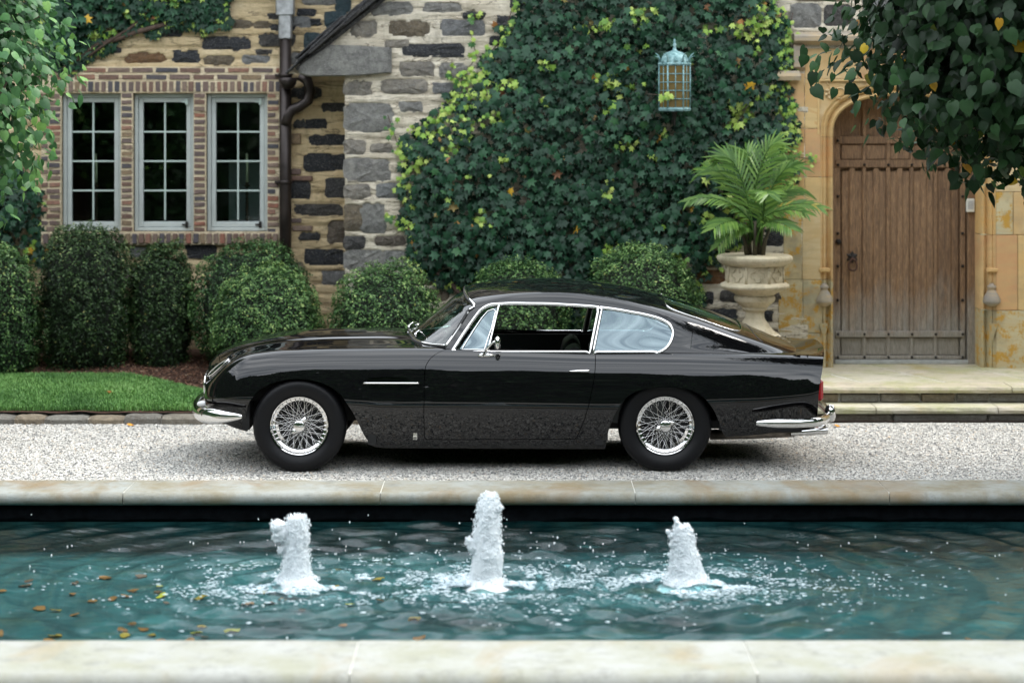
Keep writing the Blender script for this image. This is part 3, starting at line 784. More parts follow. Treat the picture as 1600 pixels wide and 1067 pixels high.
# oak door
Zt = ZS + RISE + .05
door = G().box(XL - .06, XR + .06, YD + .05, YD + .09, LZ, Zt).obj('oak_door', m_oak, house)
def dpx(x): return (x - 800) / (FPX / (CAM_D + YD))
def dz(y): return CAM_H - (y - HZN) / (FPX / (CAM_D + YD))
ribs = [1313, 1350.6, 1388, 1424.7, 1462, 1501]
for i in range(5):
    a, b = dpx(ribs[i]) + .012, dpx(ribs[i + 1]) - .012; w3 = (b - a) / 3
    z0_, z1_ = dz(517), dz(263)
    # linenfold plank with a raised centre fold and a pointed head
    V = []; F = []
    cols_ = [(a, .04), (a + .01, .02), (a + w3, .022), (a + w3 + .012, .008), (b - w3 - .012, .008), (b - w3, .022), (b - .01, .02), (b, .04)]
    rows = [(z0_, 0), (z1_ - .03, 0), (z1_, 1)]
    for (zz, tp) in rows:
        for j, (xx, dd) in enumerate(cols_):
            V.append((xx, YD + dd, zz + (-.03 if tp and j in (0, 1, 2, 5, 6, 7) else 0)))
    n = len(cols_)
    for r in range(2):
        for j in range(n - 1): F.append((r * n + j, r * n + j + 1, (r + 1) * n + j + 1, (r + 1) * n + j))
    mk('plank', V, F, m_oak, door, False)
    V, F = boxg(a, b, YD + .022, YD + .05, dz(555), dz(528), .006); mk('lower_panel', V, F, m_oak, door, False)
    V, F = boxg(a, b, YD + .022, YD + .05, dz(250), dz(226), .008); mk('upper_panel', V, F, m_oak, door, False)
for i, xr in enumerate(ribs[1:5]):
    xx = dpx(xr)
    V, F = boxg(xx - .018, xx + .018, YD + .001, YD + .05, dz(560), Zt - .1, .008); mk('rib', V, F, m_oak, door, False)
for (x0_, x1_) in ((1285, 1313), (1501, 1509)):
    V, F = boxg(dpx(x0_), dpx(x1_) - .002, YD + .006, YD + .05, dz(566), Zt, .004); mk('stile', V, F, m_oak, door, False)
V, F = boxg(dpx(1511), XR + .05, YD - .035, YD + .05, LZ, Zt - .05, .008); mk('door_frame', V, F, m_oak, door, False)
V, F = boxg(XL - .06, dpx(1303), YD - .03, YD + .05, LZ, Zt - .05, .008); mk('door_frame', V, F, m_oak, door, False)
for (y0, y1, d) in ((517, 527, -.012), (555.5, 561.5, -.010), (250, 262, -.004), (213, 225, -.004)):
    V, F = boxg(dpx(1305), dpx(1507), YD + d, YD + .048, dz(y1), dz(y0), .006); mk('rail', V, F, m_oak, door, False)
m_zinc = M_simple('pale_weatherboard', (0.40, 0.41, 0.40), 0.6)
V, F = boxg(dpx(1304), dpx(1512), YD - .03, YD + .04, LZ + .002, dz(562), .004); mk('weatherboard', V, F, m_zinc, door, False)
nail = mesh('nail', *latheg([(.001, -.018), (.010, -.012), (.014, 0), (.014, .01)], 8, (0, 0, 0), 'y'), True)
for yy in (220, 258, 307, 365, 416, 469, 522, 558):
    for xr in ([1309, 1504] if yy not in (522, 558, 258) else [1309] + ribs[1:5] + [1504]):
        link('nail', nail, m_iron, door, (dpx(xr), YD - .008, dz(yy)))
link('nail', nail, m_iron, door, (dpx(1310), YD - .008, dz(378)), None, (2, 1.5, 2))
g = G(); hx, hz = dpx(1331), dz(402)
g.add([(hx + r * math.cos(a), YD - .02 - (.02 if r < .03 else 0), hz + r * math.sin(a)) for a, r in [(PI / 2 + k_ * PI / 6, (.06 if k_ % 2 == 0 else .038)) for k_ in range(12)]] + [(hx, YD - .045, hz)], [(k_, 12, (k_ + 1) % 12) for k_ in range(12)])
g.obj('handle_plate', m_iron, door)
g = G(); g.tube([(hx + .042 * math.sin(t * PI / 8) * (1 if t < 16 else 0) * (0.6 + .4 * (1 - math.cos(t * PI / 8)) / 2 * 1.4), YD - .055, hz - .06 - .055 * (1 - math.cos(t * PI / 8)) / 1.0 + .05) for t in range(17)], .010, 8)
g.tube([(hx, YD - .02, hz), (hx, YD - .06, hz - .012)], .012, 8)
g.obj('ring_handle', m_rust, door, True)

# intercom box
xi, zi = PX(1515.5, 321, YD - .04)
ic = empty('intercom', (xi, YD - .04, zi), 'small white intercom box with louvred grille fixed at the right of the oak door', 'intercom')
G().box(xi - .038, xi + .038, YD - .075, YD - .036, zi - .062, zi + .062, .006).obj('box', m_plast, ic)
g = G()
for k_ in range(7): g.box(xi - .026, xi + .026, YD - .078, YD - .074, zi - .03 + k_ * .011, zi - .025 + k_ * .011)
g.obj('grille', m_room, ic)
# ------------------------------------------------------------------ ground sheets
def mat_gravel(name, fine=False):
    n = N(name)
    a = n.voro(95, out='Color') if not fine else n.attr()
    v = n.ramp(a if fine else n.voro(95, out='Color'), [(0.0, (0.07, 0.08, 0.085)), (0.12, (0.15, 0.15, 0.145)), (0.26, (0.30, 0.29, 0.265)), (0.5, (0.48, 0.465, 0.425)), (0.92, (0.66, 0.64, 0.59)), (1.0, (0.50, 0.38, 0.26))])
    if not fine: v = n.mix(0.75, v, (0.40, 0.385, 0.35))
    v = n.mix(n.ramp(n.noise(1.3, 4), [(0.4, 0.0), (0.75, 0.25)]), v, (0.30, 0.29, 0.27))
    n.col(v).set(Roughness=0.85)
    if not fine: n.bump(n.voro(95), 1.0, 0.008)
    return n.m
m_grav = mat_gravel('gravel_bed'); m_gravs = mat_gravel('gravel_stone', True)
m_soil = M_simple('bark_mulch_soil', (0.075, 0.036, 0.022), 0.95, var=0.5, scale=40, bump=0.8, bd=0.01)
m_turf = M_simple('turf_soil', (0.045, 0.075, 0.022), 0.95, var=0.4, scale=30, bump=0.6, bd=0.01)

def sheet(name, x0, x1, y0, y1, z, m, nx=2, ny=2, zf=None):
    xs = np.linspace(x0, x1, nx); ys = np.linspace(y0, y1, ny); X_, Y_ = np.meshgrid(xs, ys)
    Z_ = zf(X_, Y_) if zf else np.full(X_.shape, z)
    V = np.stack([X_, Y_, Z_], -1).reshape(-1, 3); i = (np.arange(ny - 1)[:, None] * nx + np.arange(nx - 1)[None]).ravel()
    return mk(name, V, np.stack([i, i + 1, i + nx + 1, i + nx], 1), m, kind='structure')
m_far = M_simple('far_grass_ground', (0.06, 0.08, 0.03), 0.95, var=0.3, scale=3)
PX0, PX1, PYN, PYF = -4.3, 4.1, -5.30, -1.22      # pool interior
g = G()   # far ground as one sheet with the pool's opening cut out
Zb = -.012
for (a, b, c, d) in ((-400, 400, PYF + .2, 400), (-400, 400, -400, PYN - .3), (-400, PX0 - .2, PYN - .3, PYF + .2), (PX1 + .2, 400, PYN - .3, PYF + .2)):
    g.add([(a, c, Zb), (b, c, Zb), (b, d, Zb), (a, d, Zb)], [(0, 1, 2, 3)])
o = g.obj('ground', m_far); o['kind'] = 'structure'
sheet('driveway', -14, 14, PYF + .2, 2.56, 0.0, m_grav, 400, 60, lambda x, y: 0.012 * (fbm(x * 3, y * 3, 5, 3) - .5))
sheet('driveway_near', -14, 14, -30, PYN - .3, -0.004, m_grav).name = 'gravel_court'
def gravel(name, X0, X1, Y0, Y1, n):
    x = rng.uniform(X0, X1, n); y = rng.uniform(Y0, Y1, n)
    s = rng.uniform(.0048, .0105, n) * (1 + .5 * (rng.random(n) > .93))
    base = np.array([(1,0,0),(-.9,.1,0),(0,1,.1),(.1,-1,0),(.1,.1,.75),(0,0,-.8)], float)
    tf = np.array([(0,2,4),(2,1,4),(1,3,4),(3,0,4)])
    a = rng.uniform(0, 2 * PI, n); sx = rng.uniform(.7, 1.3, (n, 1, 3)); sx[:, :, 2] *= .8
    v = base[None] * sx + rng.uniform(-.22, .22, (n, 6, 3))
    ca, sa = np.cos(a)[:, None], np.sin(a)[:, None]
    vx = v[..., 0] * ca - v[..., 1] * sa; vy = v[..., 0] * sa + v[..., 1] * ca
    z = 0.012 * (fbm(x * 3, y * 3, 5, 3) - .5) + rng.uniform(0, .004, n)
    V = np.stack([vx * s[:, None] + x[:, None], vy * s[:, None] + y[:, None], v[..., 2] * s[:, None] + z[:, None] + .002], -1).reshape(-1, 3)
    F = (tf[None] + 6 * np.arange(n)[:, None, None]).reshape(-1, 3)
    c = np.repeat(rng.random(n), 6)
    return mk(name, V, F, m_gravs, smooth=False, colors=np.stack([c, c, c], 1), kind='stuff')
gravel('gravel', -4.6, 4.6, -.85, 2.5, 175000)

# lawn edge curve: mulch behind it
def lawn_far(x):   # Y of the far edge of the lawn
    x = np.asarray(x, float)
    return np.where(x < -3.45, 3.75, np.where(x < -2.0, 3.75 - 1.22 * ((x + 3.45) / 1.45) ** 1.25, 2.5))
sheet('mulch_bed', -14, 2.42, 2.55, 4.95, 0, m_soil, 300, 60, lambda x, y: gz(x, y) + 0.03 * (fbm(x * 5, y * 5, 8, 3) - .5) + .012)
sheet('paved_base', 2.38, 14, 2.62, 4.7, 0.0, m_soil, 2, 2)
nx, ny = 260, 50
xs = np.linspace(-14, -2.03, nx); V = []; 
tt = np.linspace(0, 1, ny)
ye = lawn_far(xs)
Xg = np.repeat(xs[None], ny, 0); Yg = 2.6 + (ye[None] - 2.6) * tt[:, None]
Zg = gz(Xg, Yg) + 0.03 * np.sin(tt * PI)[:, None] ** .5 + .008 * (fbm(Xg * 6, Yg * 6, 2, 3) - .5) + .016
i = (np.arange(ny - 1)[:, None] * nx + np.arange(nx - 1)[None]).ravel()
mk('lawn', np.stack([Xg, Yg, Zg], -1).reshape(-1, 3), np.stack([i, i + 1, i + nx + 1, i + nx], 1), m_turf, kind='structure')
# grass blades
n = 90000
x = rng.uniform(-4.9, -2.05, n); t = rng.random(n); yy = 2.58 + (lawn_far(x) - 2.58) * t
keep = rng.random(n) < np.clip((lawn_far(x) - 2.58) / 1.17, 0.0, 1); x, t, yy = x[keep], t[keep], yy[keep]; n = len(x)
z = gz(x, yy) + .03 * np.sin(t * PI) ** .5 + .012
h = rng.uniform(.022, .055, n) * (.75 + .5 * fbm(x * 3, yy * 3, 9, 3)); a = rng.uniform(0, 2 * PI, n); le = rng.uniform(.1, .75, n); wv = .0022
dx, dy = np.cos(a), np.sin(a)
V = np.zeros((n, 5, 3))
px_, py_ = -dy * wv, dx * wv
V[:, 0] = np.stack([x - px_, yy - py_, z], 1); V[:, 1] = np.stack([x + px_, yy + py_, z], 1)
mx_, my_ = x + dx * h * le * .35, yy + dy * h * le * .35
V[:, 2] = np.stack([mx_ + px_, my_ + py_, z + h * .6], 1); V[:, 3] = np.stack([mx_ - px_, my_ - py_, z + h * .6], 1)
V[:, 4] = np.stack([x + dx * h * le, yy + dy * h * le, z + h * (1 - .3 * le)], 1)
F = np.concatenate([np.array([[0, 1, 2], [0, 2, 3], [3, 2, 4]])[None] + 5 * np.arange(n)[:, None, None]]).reshape(-1, 3)
c = np.repeat(np.clip(fbm(x * 2.2, yy * 2.2, 4, 3) * .8 + rng.uniform(-.25, .3, n), 0, 1), 5)
ng = N('grass_blade'); ng.col(ng.ramp(ng.attr(), [(0.1, (0.06, 0.17, 0.035)), (0.4, (0.12, 0.29, 0.06)), (0.7, (0.24, 0.44, 0.12)), (1, (0.50, 0.58, 0.30))])).set(Roughness=0.55)
mk('grass', V.reshape(-1, 3), F, ng.m, colors=np.stack([c, c, c], 1), kind='stuff')
# bark chips
n = 26000
x = rng.uniform(-5.0, 2.4, n); y = rng.uniform(2.56, 4.5, n); k = y > lawn_far(x) - .02; x, y = x[k], y[k]; n = len(x)
s = rng.uniform(.008, .024, n); a = rng.uniform(0, 2 * PI, n)
base = np.array([(-1, -.3, 0), (1, -.25, .05), (.9, .3, 0), (-.8, .3, .08), (-1, -.3, .2), (1, -.25, .3), (.9, .3, .25), (-.8, .3, .3)]); tl = rng.uniform(-.5, .5, n)
ca, sa = np.cos(a)[:, None], np.sin(a)[:, None]; bx, by, bz = base[:, 0][None], base[:, 1][None], base[:, 2][None] + base[:, 0][None] * tl[:, None]
V = np.stack([(bx * ca - by * sa) * s[:, None] + x[:, None], (bx * sa + by * ca) * s[:, None] + y[:, None], bz * s[:, None] + (gz(x, y) + 0.03 * (fbm(x * 5, y * 5, 8, 3) - .5) + .016)[:, None]], -1).reshape(-1, 3)
F = (np.array([(4,5,6,7),(0,1,5,4),(2,3,7,6),(1,2,6,5),(3,0,4,7)])[None] + 8 * np.arange(n)[:, None, None]).reshape(-1, 4)
c = np.repeat(rng.random(n), 8)
nb = N('bark_chip'); nb.col(nb.ramp(nb.attr(), [(0.0, (0.035, 0.018, 0.012)), (0.5, (0.12, 0.055, 0.032)), (0.9, (0.24, 0.12, 0.07)), (1, (0.42, 0.30, 0.2))])).set(Roughness=0.9)
mk('bark_chips', V, F, nb.m, smooth=False, colors=np.stack([c, c, c], 1), kind='stuff')

# kerb stones
kb = G().box(-14, 2.35, 2.47, 2.60, -.05, .045).obj('kerb', m_joint); kb['kind'] = 'structure'
cuts_px = [-70, 22, 70, 137, 194, 252, 322, 400, 470, 540, 620, 700, 780, 850, 930, 1000, 1080, 1160, 1240, 1310]
for i in range(len(cuts_px) - 1):
    a = (cuts_px[i] - 800) / 188.3; b = (cuts_px[i + 1] - 800) / 188.3
    if b > 2.34: b = 2.34
    r = np.random.default_rng(i); V = []; nn = 6
    top = .072 + r.uniform(-.008, .008)
    for q in range(nn + 1):
        xx = a + .004 + (b - a - .008) * q / nn; e = .012 if q in (0, nn) else 0; j = lambda s_=.006: r.uniform(-s_, s_)
        V += [(xx, 2.44 + j() + e, -.02), (xx, 2.435 + j() + e, top * .6), (xx, 2.455 + j() + e, top - .008 - e + j(.003)), (xx, 2.50, top + j(.004) - e), (xx, 2.585, top + j(.004) - e), (xx, 2.60, -.02)]
    F = [(q * 6 + k_, q * 6 + 6 + k_, q * 6 + 7 + k_, q * 6 + 1 + k_) for q in range(nn) for k_ in range(5)] + [tuple(range(6)), tuple(nn * 6 + k_ for k_ in reversed(range(6)))]
    F = [tuple(reversed(f)) for f in F]
    mk('kerb_stone', V, F, m_kerb, kb, False)
for (px, py, lab) in ((605, 0, ''),): pass

# steps and landing
st = empty('stone_steps', (4.2, 2.9, 0), 'two broad mossy flagstone steps leading up to the oak door', 'steps')
SX0, SX1 = 2.36, 6.6
G().box(SX0 + .03, SX1, 2.96, 4.75, -.03, .215).box(SX0 + .03, SX1, 2.72, 3.0, -.03, .065).obj('step_core', m_joint, st)
def slab(x0, x1, y0, y1, z0, z1, m, r):
    V = []; nn = max(3, int((x1 - x0) / .14))
    for q in range(nn + 1):
        xx = x0 + .004 + (x1 - x0 - .008) * q / nn; j = lambda s_=.005: r.uniform(-s_, s_)
        V += [(xx, y0 + .01 + j(), z0), (xx, y0 + j(), (z0 + z1) / 2 + j()), (xx, y0 + .012 + j(), z1 - .004), (xx, y0 + .03, z1), (xx, y1 - .003, z1), (xx, y1 - .003, z0)]
    F = [tuple(reversed((q * 6 + k_, q * 6 + 6 + k_, q * 6 + 7 + k_, q * 6 + 1 + k_))) for q in range(nn) for k_ in range(5)] + [tuple(reversed(range(6))), tuple(nn * 6 + k_ for k_ in range(6))]
    return mk('step_slab', V, F, m, st, False)
r = np.random.default_rng(5)
s1 = FPX / 18.22; cs = [SX0, PX(1369, 0, 2.62)[0], PX(1560, 0, 2.62)[0], SX1]
for i in range(3): slab(cs[i], cs[i + 1], 2.62, 2.98, .065, .118, m_flag, r)
cs = [SX0, PX(1582, 0, 2.86)[0], SX1]
for i in range(2): slab(cs[i], cs[i + 1], 2.87, 3.22, .205, .255, m_flag, r)
for (yy, z0, z1_, ys) in ((2.67, -.02, .064, [2.4, 3.2, 4.0, 4.9, 6.5]), (2.92, .119, .204, [2.40, 2.79, 3.13, 3.48, 3.78, 4.07, 4.40, 4.9, 5.6, 6.5])):
    for i in range(len(ys) - 1):
        V, F = boxg(ys[i] + .008, ys[i + 1] - .008, yy + r.uniform(-.008, .008), yy + .1, z0, z1_ - .006, .012)
        V = [(v[0] + r.uniform(-.006, .006), v[1] + r.uniform(-.006, .006), v[2]) for v in V]
        mk('riser_stone', V, F, m_kerb, st, False)
# landing flags
def lp(px, py):   # landing point under a pixel (z = .255)
    s = (py - HZN) / (CAM_H - .255); d = FPX / s; return ((px - 800) / s, d - CAM_D)
fl = [((SX0, 3.225), (3.02, 3.225), (2.85, 3.72), (SX0, 3.72)), ((SX0, 3.72), (2.85, 3.72), (2.72, 4.56), (SX0, 4.56)), ((3.02, 3.225), (3.75, 3.225), (3.50, 3.86), (2.81, 3.86)),
      ((2.81, 3.86), (3.50, 3.86), (3.27, 4.56), (2.60, 4.56)), ((3.75, 3.225), (4.55, 3.225), (4.33, 3.86), (3.50, 3.86)), ((3.50, 3.86), (4.33, 3.86), (4.06, 4.56), (3.27, 4.56)),
      ((4.55, 3.225), (5.3, 3.225), (5.1, 3.86), (4.33, 3.86)), ((4.33, 3.86), (5.1, 3.86), (4.9, 4.56), (4.06, 4.56)), ((5.3, 3.225), (6.6, 3.225), (6.6, 4.56), (4.9, 4.56))]
for q in fl:
    c = np.mean(q, 0); V = []; zz = .254 + r.uniform(0, .004)
    for sc, dz_ in ((1, -.03), (1, -.003), (.985, 0)):
        for p in q:
            d = np.array(p) - c; L = np.linalg.norm(d); p2 = c + d * (1 - .018 / L) * sc; V.append((p2[0], p2[1], zz + dz_))
    F = [(0 + k_, (k_ + 1) % 4, 4 + (k_ + 1) % 4, 4 + k_) for k_ in range(4)] + [(4 + k_, 4 + (k_ + 1) % 4, 8 + (k_ + 1) % 4, 8 + k_) for k_ in range(4)] + [(8, 9, 10, 11)]
    mk('flagstone', V, F, m_flag, st, False)
G().box(SX0 + .01, SX1, 3.225, 4.7, .20, .2515).obj('flag_bedding', m_joint, st)

# ------------------------------------------------------------------ pool
pool = empty('fountain_pool', (0, -3.2, 0), 'long rectangular stone fountain pool in the foreground with rounded pale coping', 'fountain')
nt = N('pool_lining')
cc = nt.ramp(nt.noise(1.6, 8, .7), [(0.3, (0.014, 0.052, 0.058)), (0.55, (0.045, 0.122, 0.126)), (0.75, (0.12, 0.24, 0.235))])
cc = nt.mix(nt.ramp(nt.noise(6, 9, .75, None, 1.5), [(0.45, 0.0), (0.7, 0.8)]), cc, (0.015, 0.045, 0.05))
cc = nt.mix(nt.ramp(nt.noise(2.1, 6, .6, nt.mapping((1, 1.7, 1))), [(0.56, 0.0), (0.72, 0.6)]), cc, (0.10, 0.085, 0.04))
nt.col(cc).set(Roughness=.8); m_lin = nt.m
m_band = M_simple('shade_black_pool_wall', (0.004, 0.005, 0.006), 0.9, var=.5, spec=.05)  # near-black puts the shadow under the coping into the wall colour
ZF, ZWAT = -.30, -.085
G().box(PX0, PX1, PYN, PYF, ZF - .05, ZF).obj('basin_floor', m_lin, pool)
G().box(PX0 - .1, PX1 + .1, PYF, PYF + .1, ZF, .012).box(PX0 - .1, PX1 + .1, PYN - .1, PYN, ZF, .012).box(PX0 - .1, PX0, PYN, PYF, ZF, .012).box(PX1, PX1 + .1, PYN, PYF, ZF, .012).obj('basin_wall', m_band, pool)
G().box(PX0, PX1, PYF - .02, PYF - .001, ZF, ZWAT - .02).obj('submerged_lining', m_lin, pool)
def coping(x0, x1, yb, yf, z0, z1_, m, parent, flip=1, seed=0):
    # bullnose section: back edge yb, rounded nose at yf
    r = np.random.default_rng(seed)
    R = (z1_ - z0) / 2; s = 1 if yf > yb else -1
    sec = [(yb, z0), (yb, z1_ - .008), (yb + s * .008, z1_)]
    for k_ in range(9):
        a = PI / 2 - PI * k_ / 8; sec.append((yf - s * R + s * R * math.cos(a) * 1.0, (z0 + z1_) / 2 + R * math.sin(a)))
    ns = len(sec); nn = max(4, int((x1 - x0) / .12)); V = []; F = []
    for q in range(nn + 1):
        xx = x0 + .003 + (x1 - x0 - .006) * q / nn
        for (a, b) in sec: V.append((xx, a + r.uniform(-.0016, .0016), b + r.uniform(-.0016, .0016)))
    for q in range(nn):
        for k_ in range(ns): F.append((q * ns + k_, (q + 1) * ns + k_, (q + 1) * ns + (k_ + 1) % ns, q * ns + (k_ + 1) % ns))
    F += [tuple(reversed(range(ns))), tuple(nn * ns + k_ for k_ in range(ns))]
    if s < 0: F = [tuple(reversed(f)) for f in F]
    o = mk('coping_stone', V, F, m, parent); o.data.set_sharp_from_angle(angle=math.radians(40)); return o
sF = FPX / (CAM_D - 1.1)
xs = [PX0 - .4] + [(p - 800) / sF for p in (-200, 200, 597, 990, 1382)] + [PX1 + .4]
ZC = .10
for i in range(len(xs) - 1): coping(xs[i], xs[i + 1], -.80, -1.30, .012, ZC, m_cope, pool, seed=i)
jf = G()
for x_ in xs[1:-1]: jf.box(x_ - .006, x_ + .006, -1.275, -.81, .02, ZC - .004)
sN = FPX / (CAM_D - 5.4)
xs = [PX0 - .4, (-51 - 800) / sN, (557 - 800) / sN, (1167 - 800) / sN, PX1 + .4]
for i in range(len(xs) - 1): coping(xs[i], xs[i + 1], -5.24, -5.86, -.02, ZC, m_cope_n, pool, seed=20 + i)
for x_ in xs[1:-1]: jf.box(x_ - .008, x_ + .008, -5.83, -5.25, .0, ZC - .004)
jf.obj('coping_joint', m_joint, pool)
for (x0_, x1_) in ((PX0 - .42, PX0 + .08), (PX1 - .08, PX1 + .42)):
    V, F = boxg(x0_, x1_, PYN + .1, PYF - .1, .012, ZC - .002, .03); mk('coping_stone', V, F, m_cope, pool)
G().box(PX0 - .4, PX1 + .4, -5.8, -5.32, -.3, -.021).obj('outer_wall', m_joint, pool)

# water surface with rings spreading from the three jets
JET = [((x - 800) / (FPX / 12.41), y) for x, y in ((463, -3.2), (762, -3.2), (1072, -3.2))]
xs = np.linspace(PX0, PX1, 460); ys = np.linspace(PYN, PYF, 250); X_, Y_ = np.meshgrid(xs, ys)
Z_ = np.zeros_like(X_)
for k_, (jx, jy) in enumerate(JET):
    rr = np.hypot(X_ - jx, Y_ - jy) + .0001
    Z_ += .015 * np.sin(rr * 2 * PI / .17 + k_) * np.exp(-rr / 1.1) / (1 + .6 * rr) + .013 * np.sin(rr * 2 * PI / .31 + 2 * k_) * np.exp(-rr / 2.4)
    Z_ += .028 * (fbm(X_ * 14, Y_ * 14, 3 + k_, 3) - .45) * np.exp(-(rr / .45) ** 2)
wx = X_ + .25 * fbm(X_ * .8, Y_ * .8, 33, 3)
Z_ += .026 * (fbm(wx * 1.9, Y_ * 4.6, 21, 4) - .5) + .014 * (fbm(wx * 5, Y_ * 11, 24, 3) - .5)
nx = len(xs); i = (np.arange(len(ys) - 1)[:, None] * nx + np.arange(nx - 1)[None]).ravel()
nw = N('pool_water')
for q in list(nw.n):
    if q != nw.out: nw.n.remove(q)
fr_ = nw.n.new('ShaderNodeFresnel'); fr_.inputs['IOR'].default_value = 1.33
tr = nw.n.new('ShaderNodeBsdfTransparent'); tr.inputs['Color'].default_value = (0.62, 0.86, 0.86, 1)
gl = nw.n.new('ShaderNodeBsdfGlossy'); gl.inputs['Roughness'].default_value = 0.04
bp = nw.n.new('ShaderNodeBump'); bp.inputs['Strength'].default_value = .5; bp.inputs['Distance'].default_value = .01
nw.l(nw.noise(16, 4, .6, nw.mapping((.6, 1.4, 1))), bp.inputs['Height'])
nw.l(bp.outputs[0], gl.inputs['Normal']); nw.l(bp.outputs[0], fr_.inputs['Normal'])
ms = nw.n.new('ShaderNodeMixShader'); nw.l(fr_.outputs[0], ms.inputs[0]); nw.l(tr.outputs[0], ms.inputs[1]); nw.l(gl.outputs[0], ms.inputs[2]); nw.l(ms.outputs[0], nw.out.inputs['Surface'])
mk('water', np.stack([X_, Y_, Z_ + ZWAT], -1).reshape(-1, 3), np.stack([i, i + 1, i + nx + 1, i + nx], 1), nw.m, kind='structure')

# foam and jets
nf = N('white_foam'); nf.col((0.80, 0.85, 0.88)).set(Roughness=.35, Subsurface_Weight=.0)
nf.b.inputs['Emission Strength'].default_value = 0.0
nf.set(Roughness=.6); nf.col((0.90, 0.94, 0.96))
_t = nf.n.new('ShaderNodeBsdfTranslucent'); _t.inputs['Color'].default_value = (0.92, 0.96, 0.98, 1); _x = nf.n.new('ShaderNodeMixShader'); _x.inputs[0].default_value = .25
nf.l(nf.b.outputs[0], _x.inputs[1]); nf.l(_t.outputs[0], _x.inputs[2]); nf.l(_x.outputs[0], nf.out.inputs['Surface']); m_foam = nf.m
nd = N('falling_droplet'); nd.col((0.8, 0.88, 0.9)).set(Roughness=.12); m_drop = nd.m
def blobs(P, S, flat=1.0, seed=1):
    """low 14-face blobs at points P with sizes S"""
    r = np.random.default_rng(seed); n = len(P)
    t = (1 + 5 ** .5) / 2
    b = np.array([(-1,t,0),(1,t,0),(-1,-t,0),(1,-t,0),(0,-1,t),(0,1,t),(0,-1,-t),(0,1,-t),(t,0,-1),(t,0,1),(-t,0,-1),(-t,0,1)]) / 1.9
    f = np.array([(0,11,5),(0,5,1),(0,1,7),(0,7,10),(0,10,11),(1,5,9),(5,11,4),(11,10,2),(10,7,6),(7,1,8),(3,9,4),(3,4,2),(3,2,6),(3,6,8),(3,8,9),(4,9,5),(2,4,11),(6,2,10),(8,6,7),(9,8,1)])
    v = b[None] * (1 + r.uniform(-.25, .25, (n, 12, 1))) * np.asarray(S).reshape(n, 1, -1)
    v[..., 2] *= flat
    return (v + np.asarray(P)[:, None]).reshape(-1, 3), (f[None] + 12 * np.arange(n)[:, None, None]).reshape(-1, 3)
def jetmesh(c, keys, seed, lobes):
    """column: keys = (height, radius, x offset); lumpy surface"""
    nz_, na = 70, 40; hs = np.linspace(0, keys[-1][0], nz_)
    kr = np.interp(hs, [k[0] for k in keys], [k[1] for k in keys]); kx = np.interp(hs, [k[0] for k in keys], [k[2] for k in keys])
    A = np.arange(na) * 2 * PI / na; H, AA = np.meshgrid(hs, A, indexing='ij')
    nzv = vnoise(np.cos(AA) * 2.2 + 7, H * 15 + np.sin(AA) * 2.2, seed) * .65 + vnoise(np.cos(AA) * 6 + 7, H * 34 + np.sin(AA) * 6, seed + 4) * .25
    R = kr[:, None] * (.80 + .42 * nzv)
    V = np.stack([c[0] + kx[:, None] + R * np.cos(AA), c[1] + R * np.sin(AA), ZWAT - .02 + H], -1).reshape(-1, 3)
    F = [(i * na + k, i * na + (k + 1) % na, (i + 1) * na + (k + 1) % na, (i + 1) * na + k) for i in range(nz_ - 1) for k in range(na)] + [tuple((nz_ - 1) * na + k for k in range(na))]
    return V, F
J = [(JET[0], [(0, .17, .0), (.025, .13, .0), (.07, .082, .0), (.2, .066, -.003), (.30, .064, .0), (.34, .060, .002), (.375, .048, .006), (.400, .040, .008), (.412, .012, .010)], 3,
      'left foaming water jet, wide with a lump splashing off its left side', [(-.105, .335, .045), (-.075, .30, .05), (-.10, .28, .035), (-.085, .2, .02)]),
     (JET[1], [(0, .16, .0), (.025, .12, -.01), (.06, .085, -.01), (.18, .082, .0), (.25, .078, -.005), (.36, .068, .0), (.46, .058, .006), (.52, .036, .014), (.545, .012, .018)], 8,
      'middle foaming water jet, the tallest and narrowest of the three', [(-.105, .25, .026), (-.085, .22, .03), (.065, .44, .02)]),
     (JET[2], [(0, .19, .0), (.025, .14, .0), (.07, .098, -.0), (.15, .080, -.01), (.24, .062, -.02), (.29, .054, -.02), (.325, .042, -.022), (.345, .034, -.025), (.355, .010, -.028)], 12,
      'right foaming water jet, the shortest, with a small spike at its top', [(-.055, .355, .016), (-.06, .375, .010), (-.09, .28, .013), (-.105, .305, .010), (-.075, .24, .02)])]
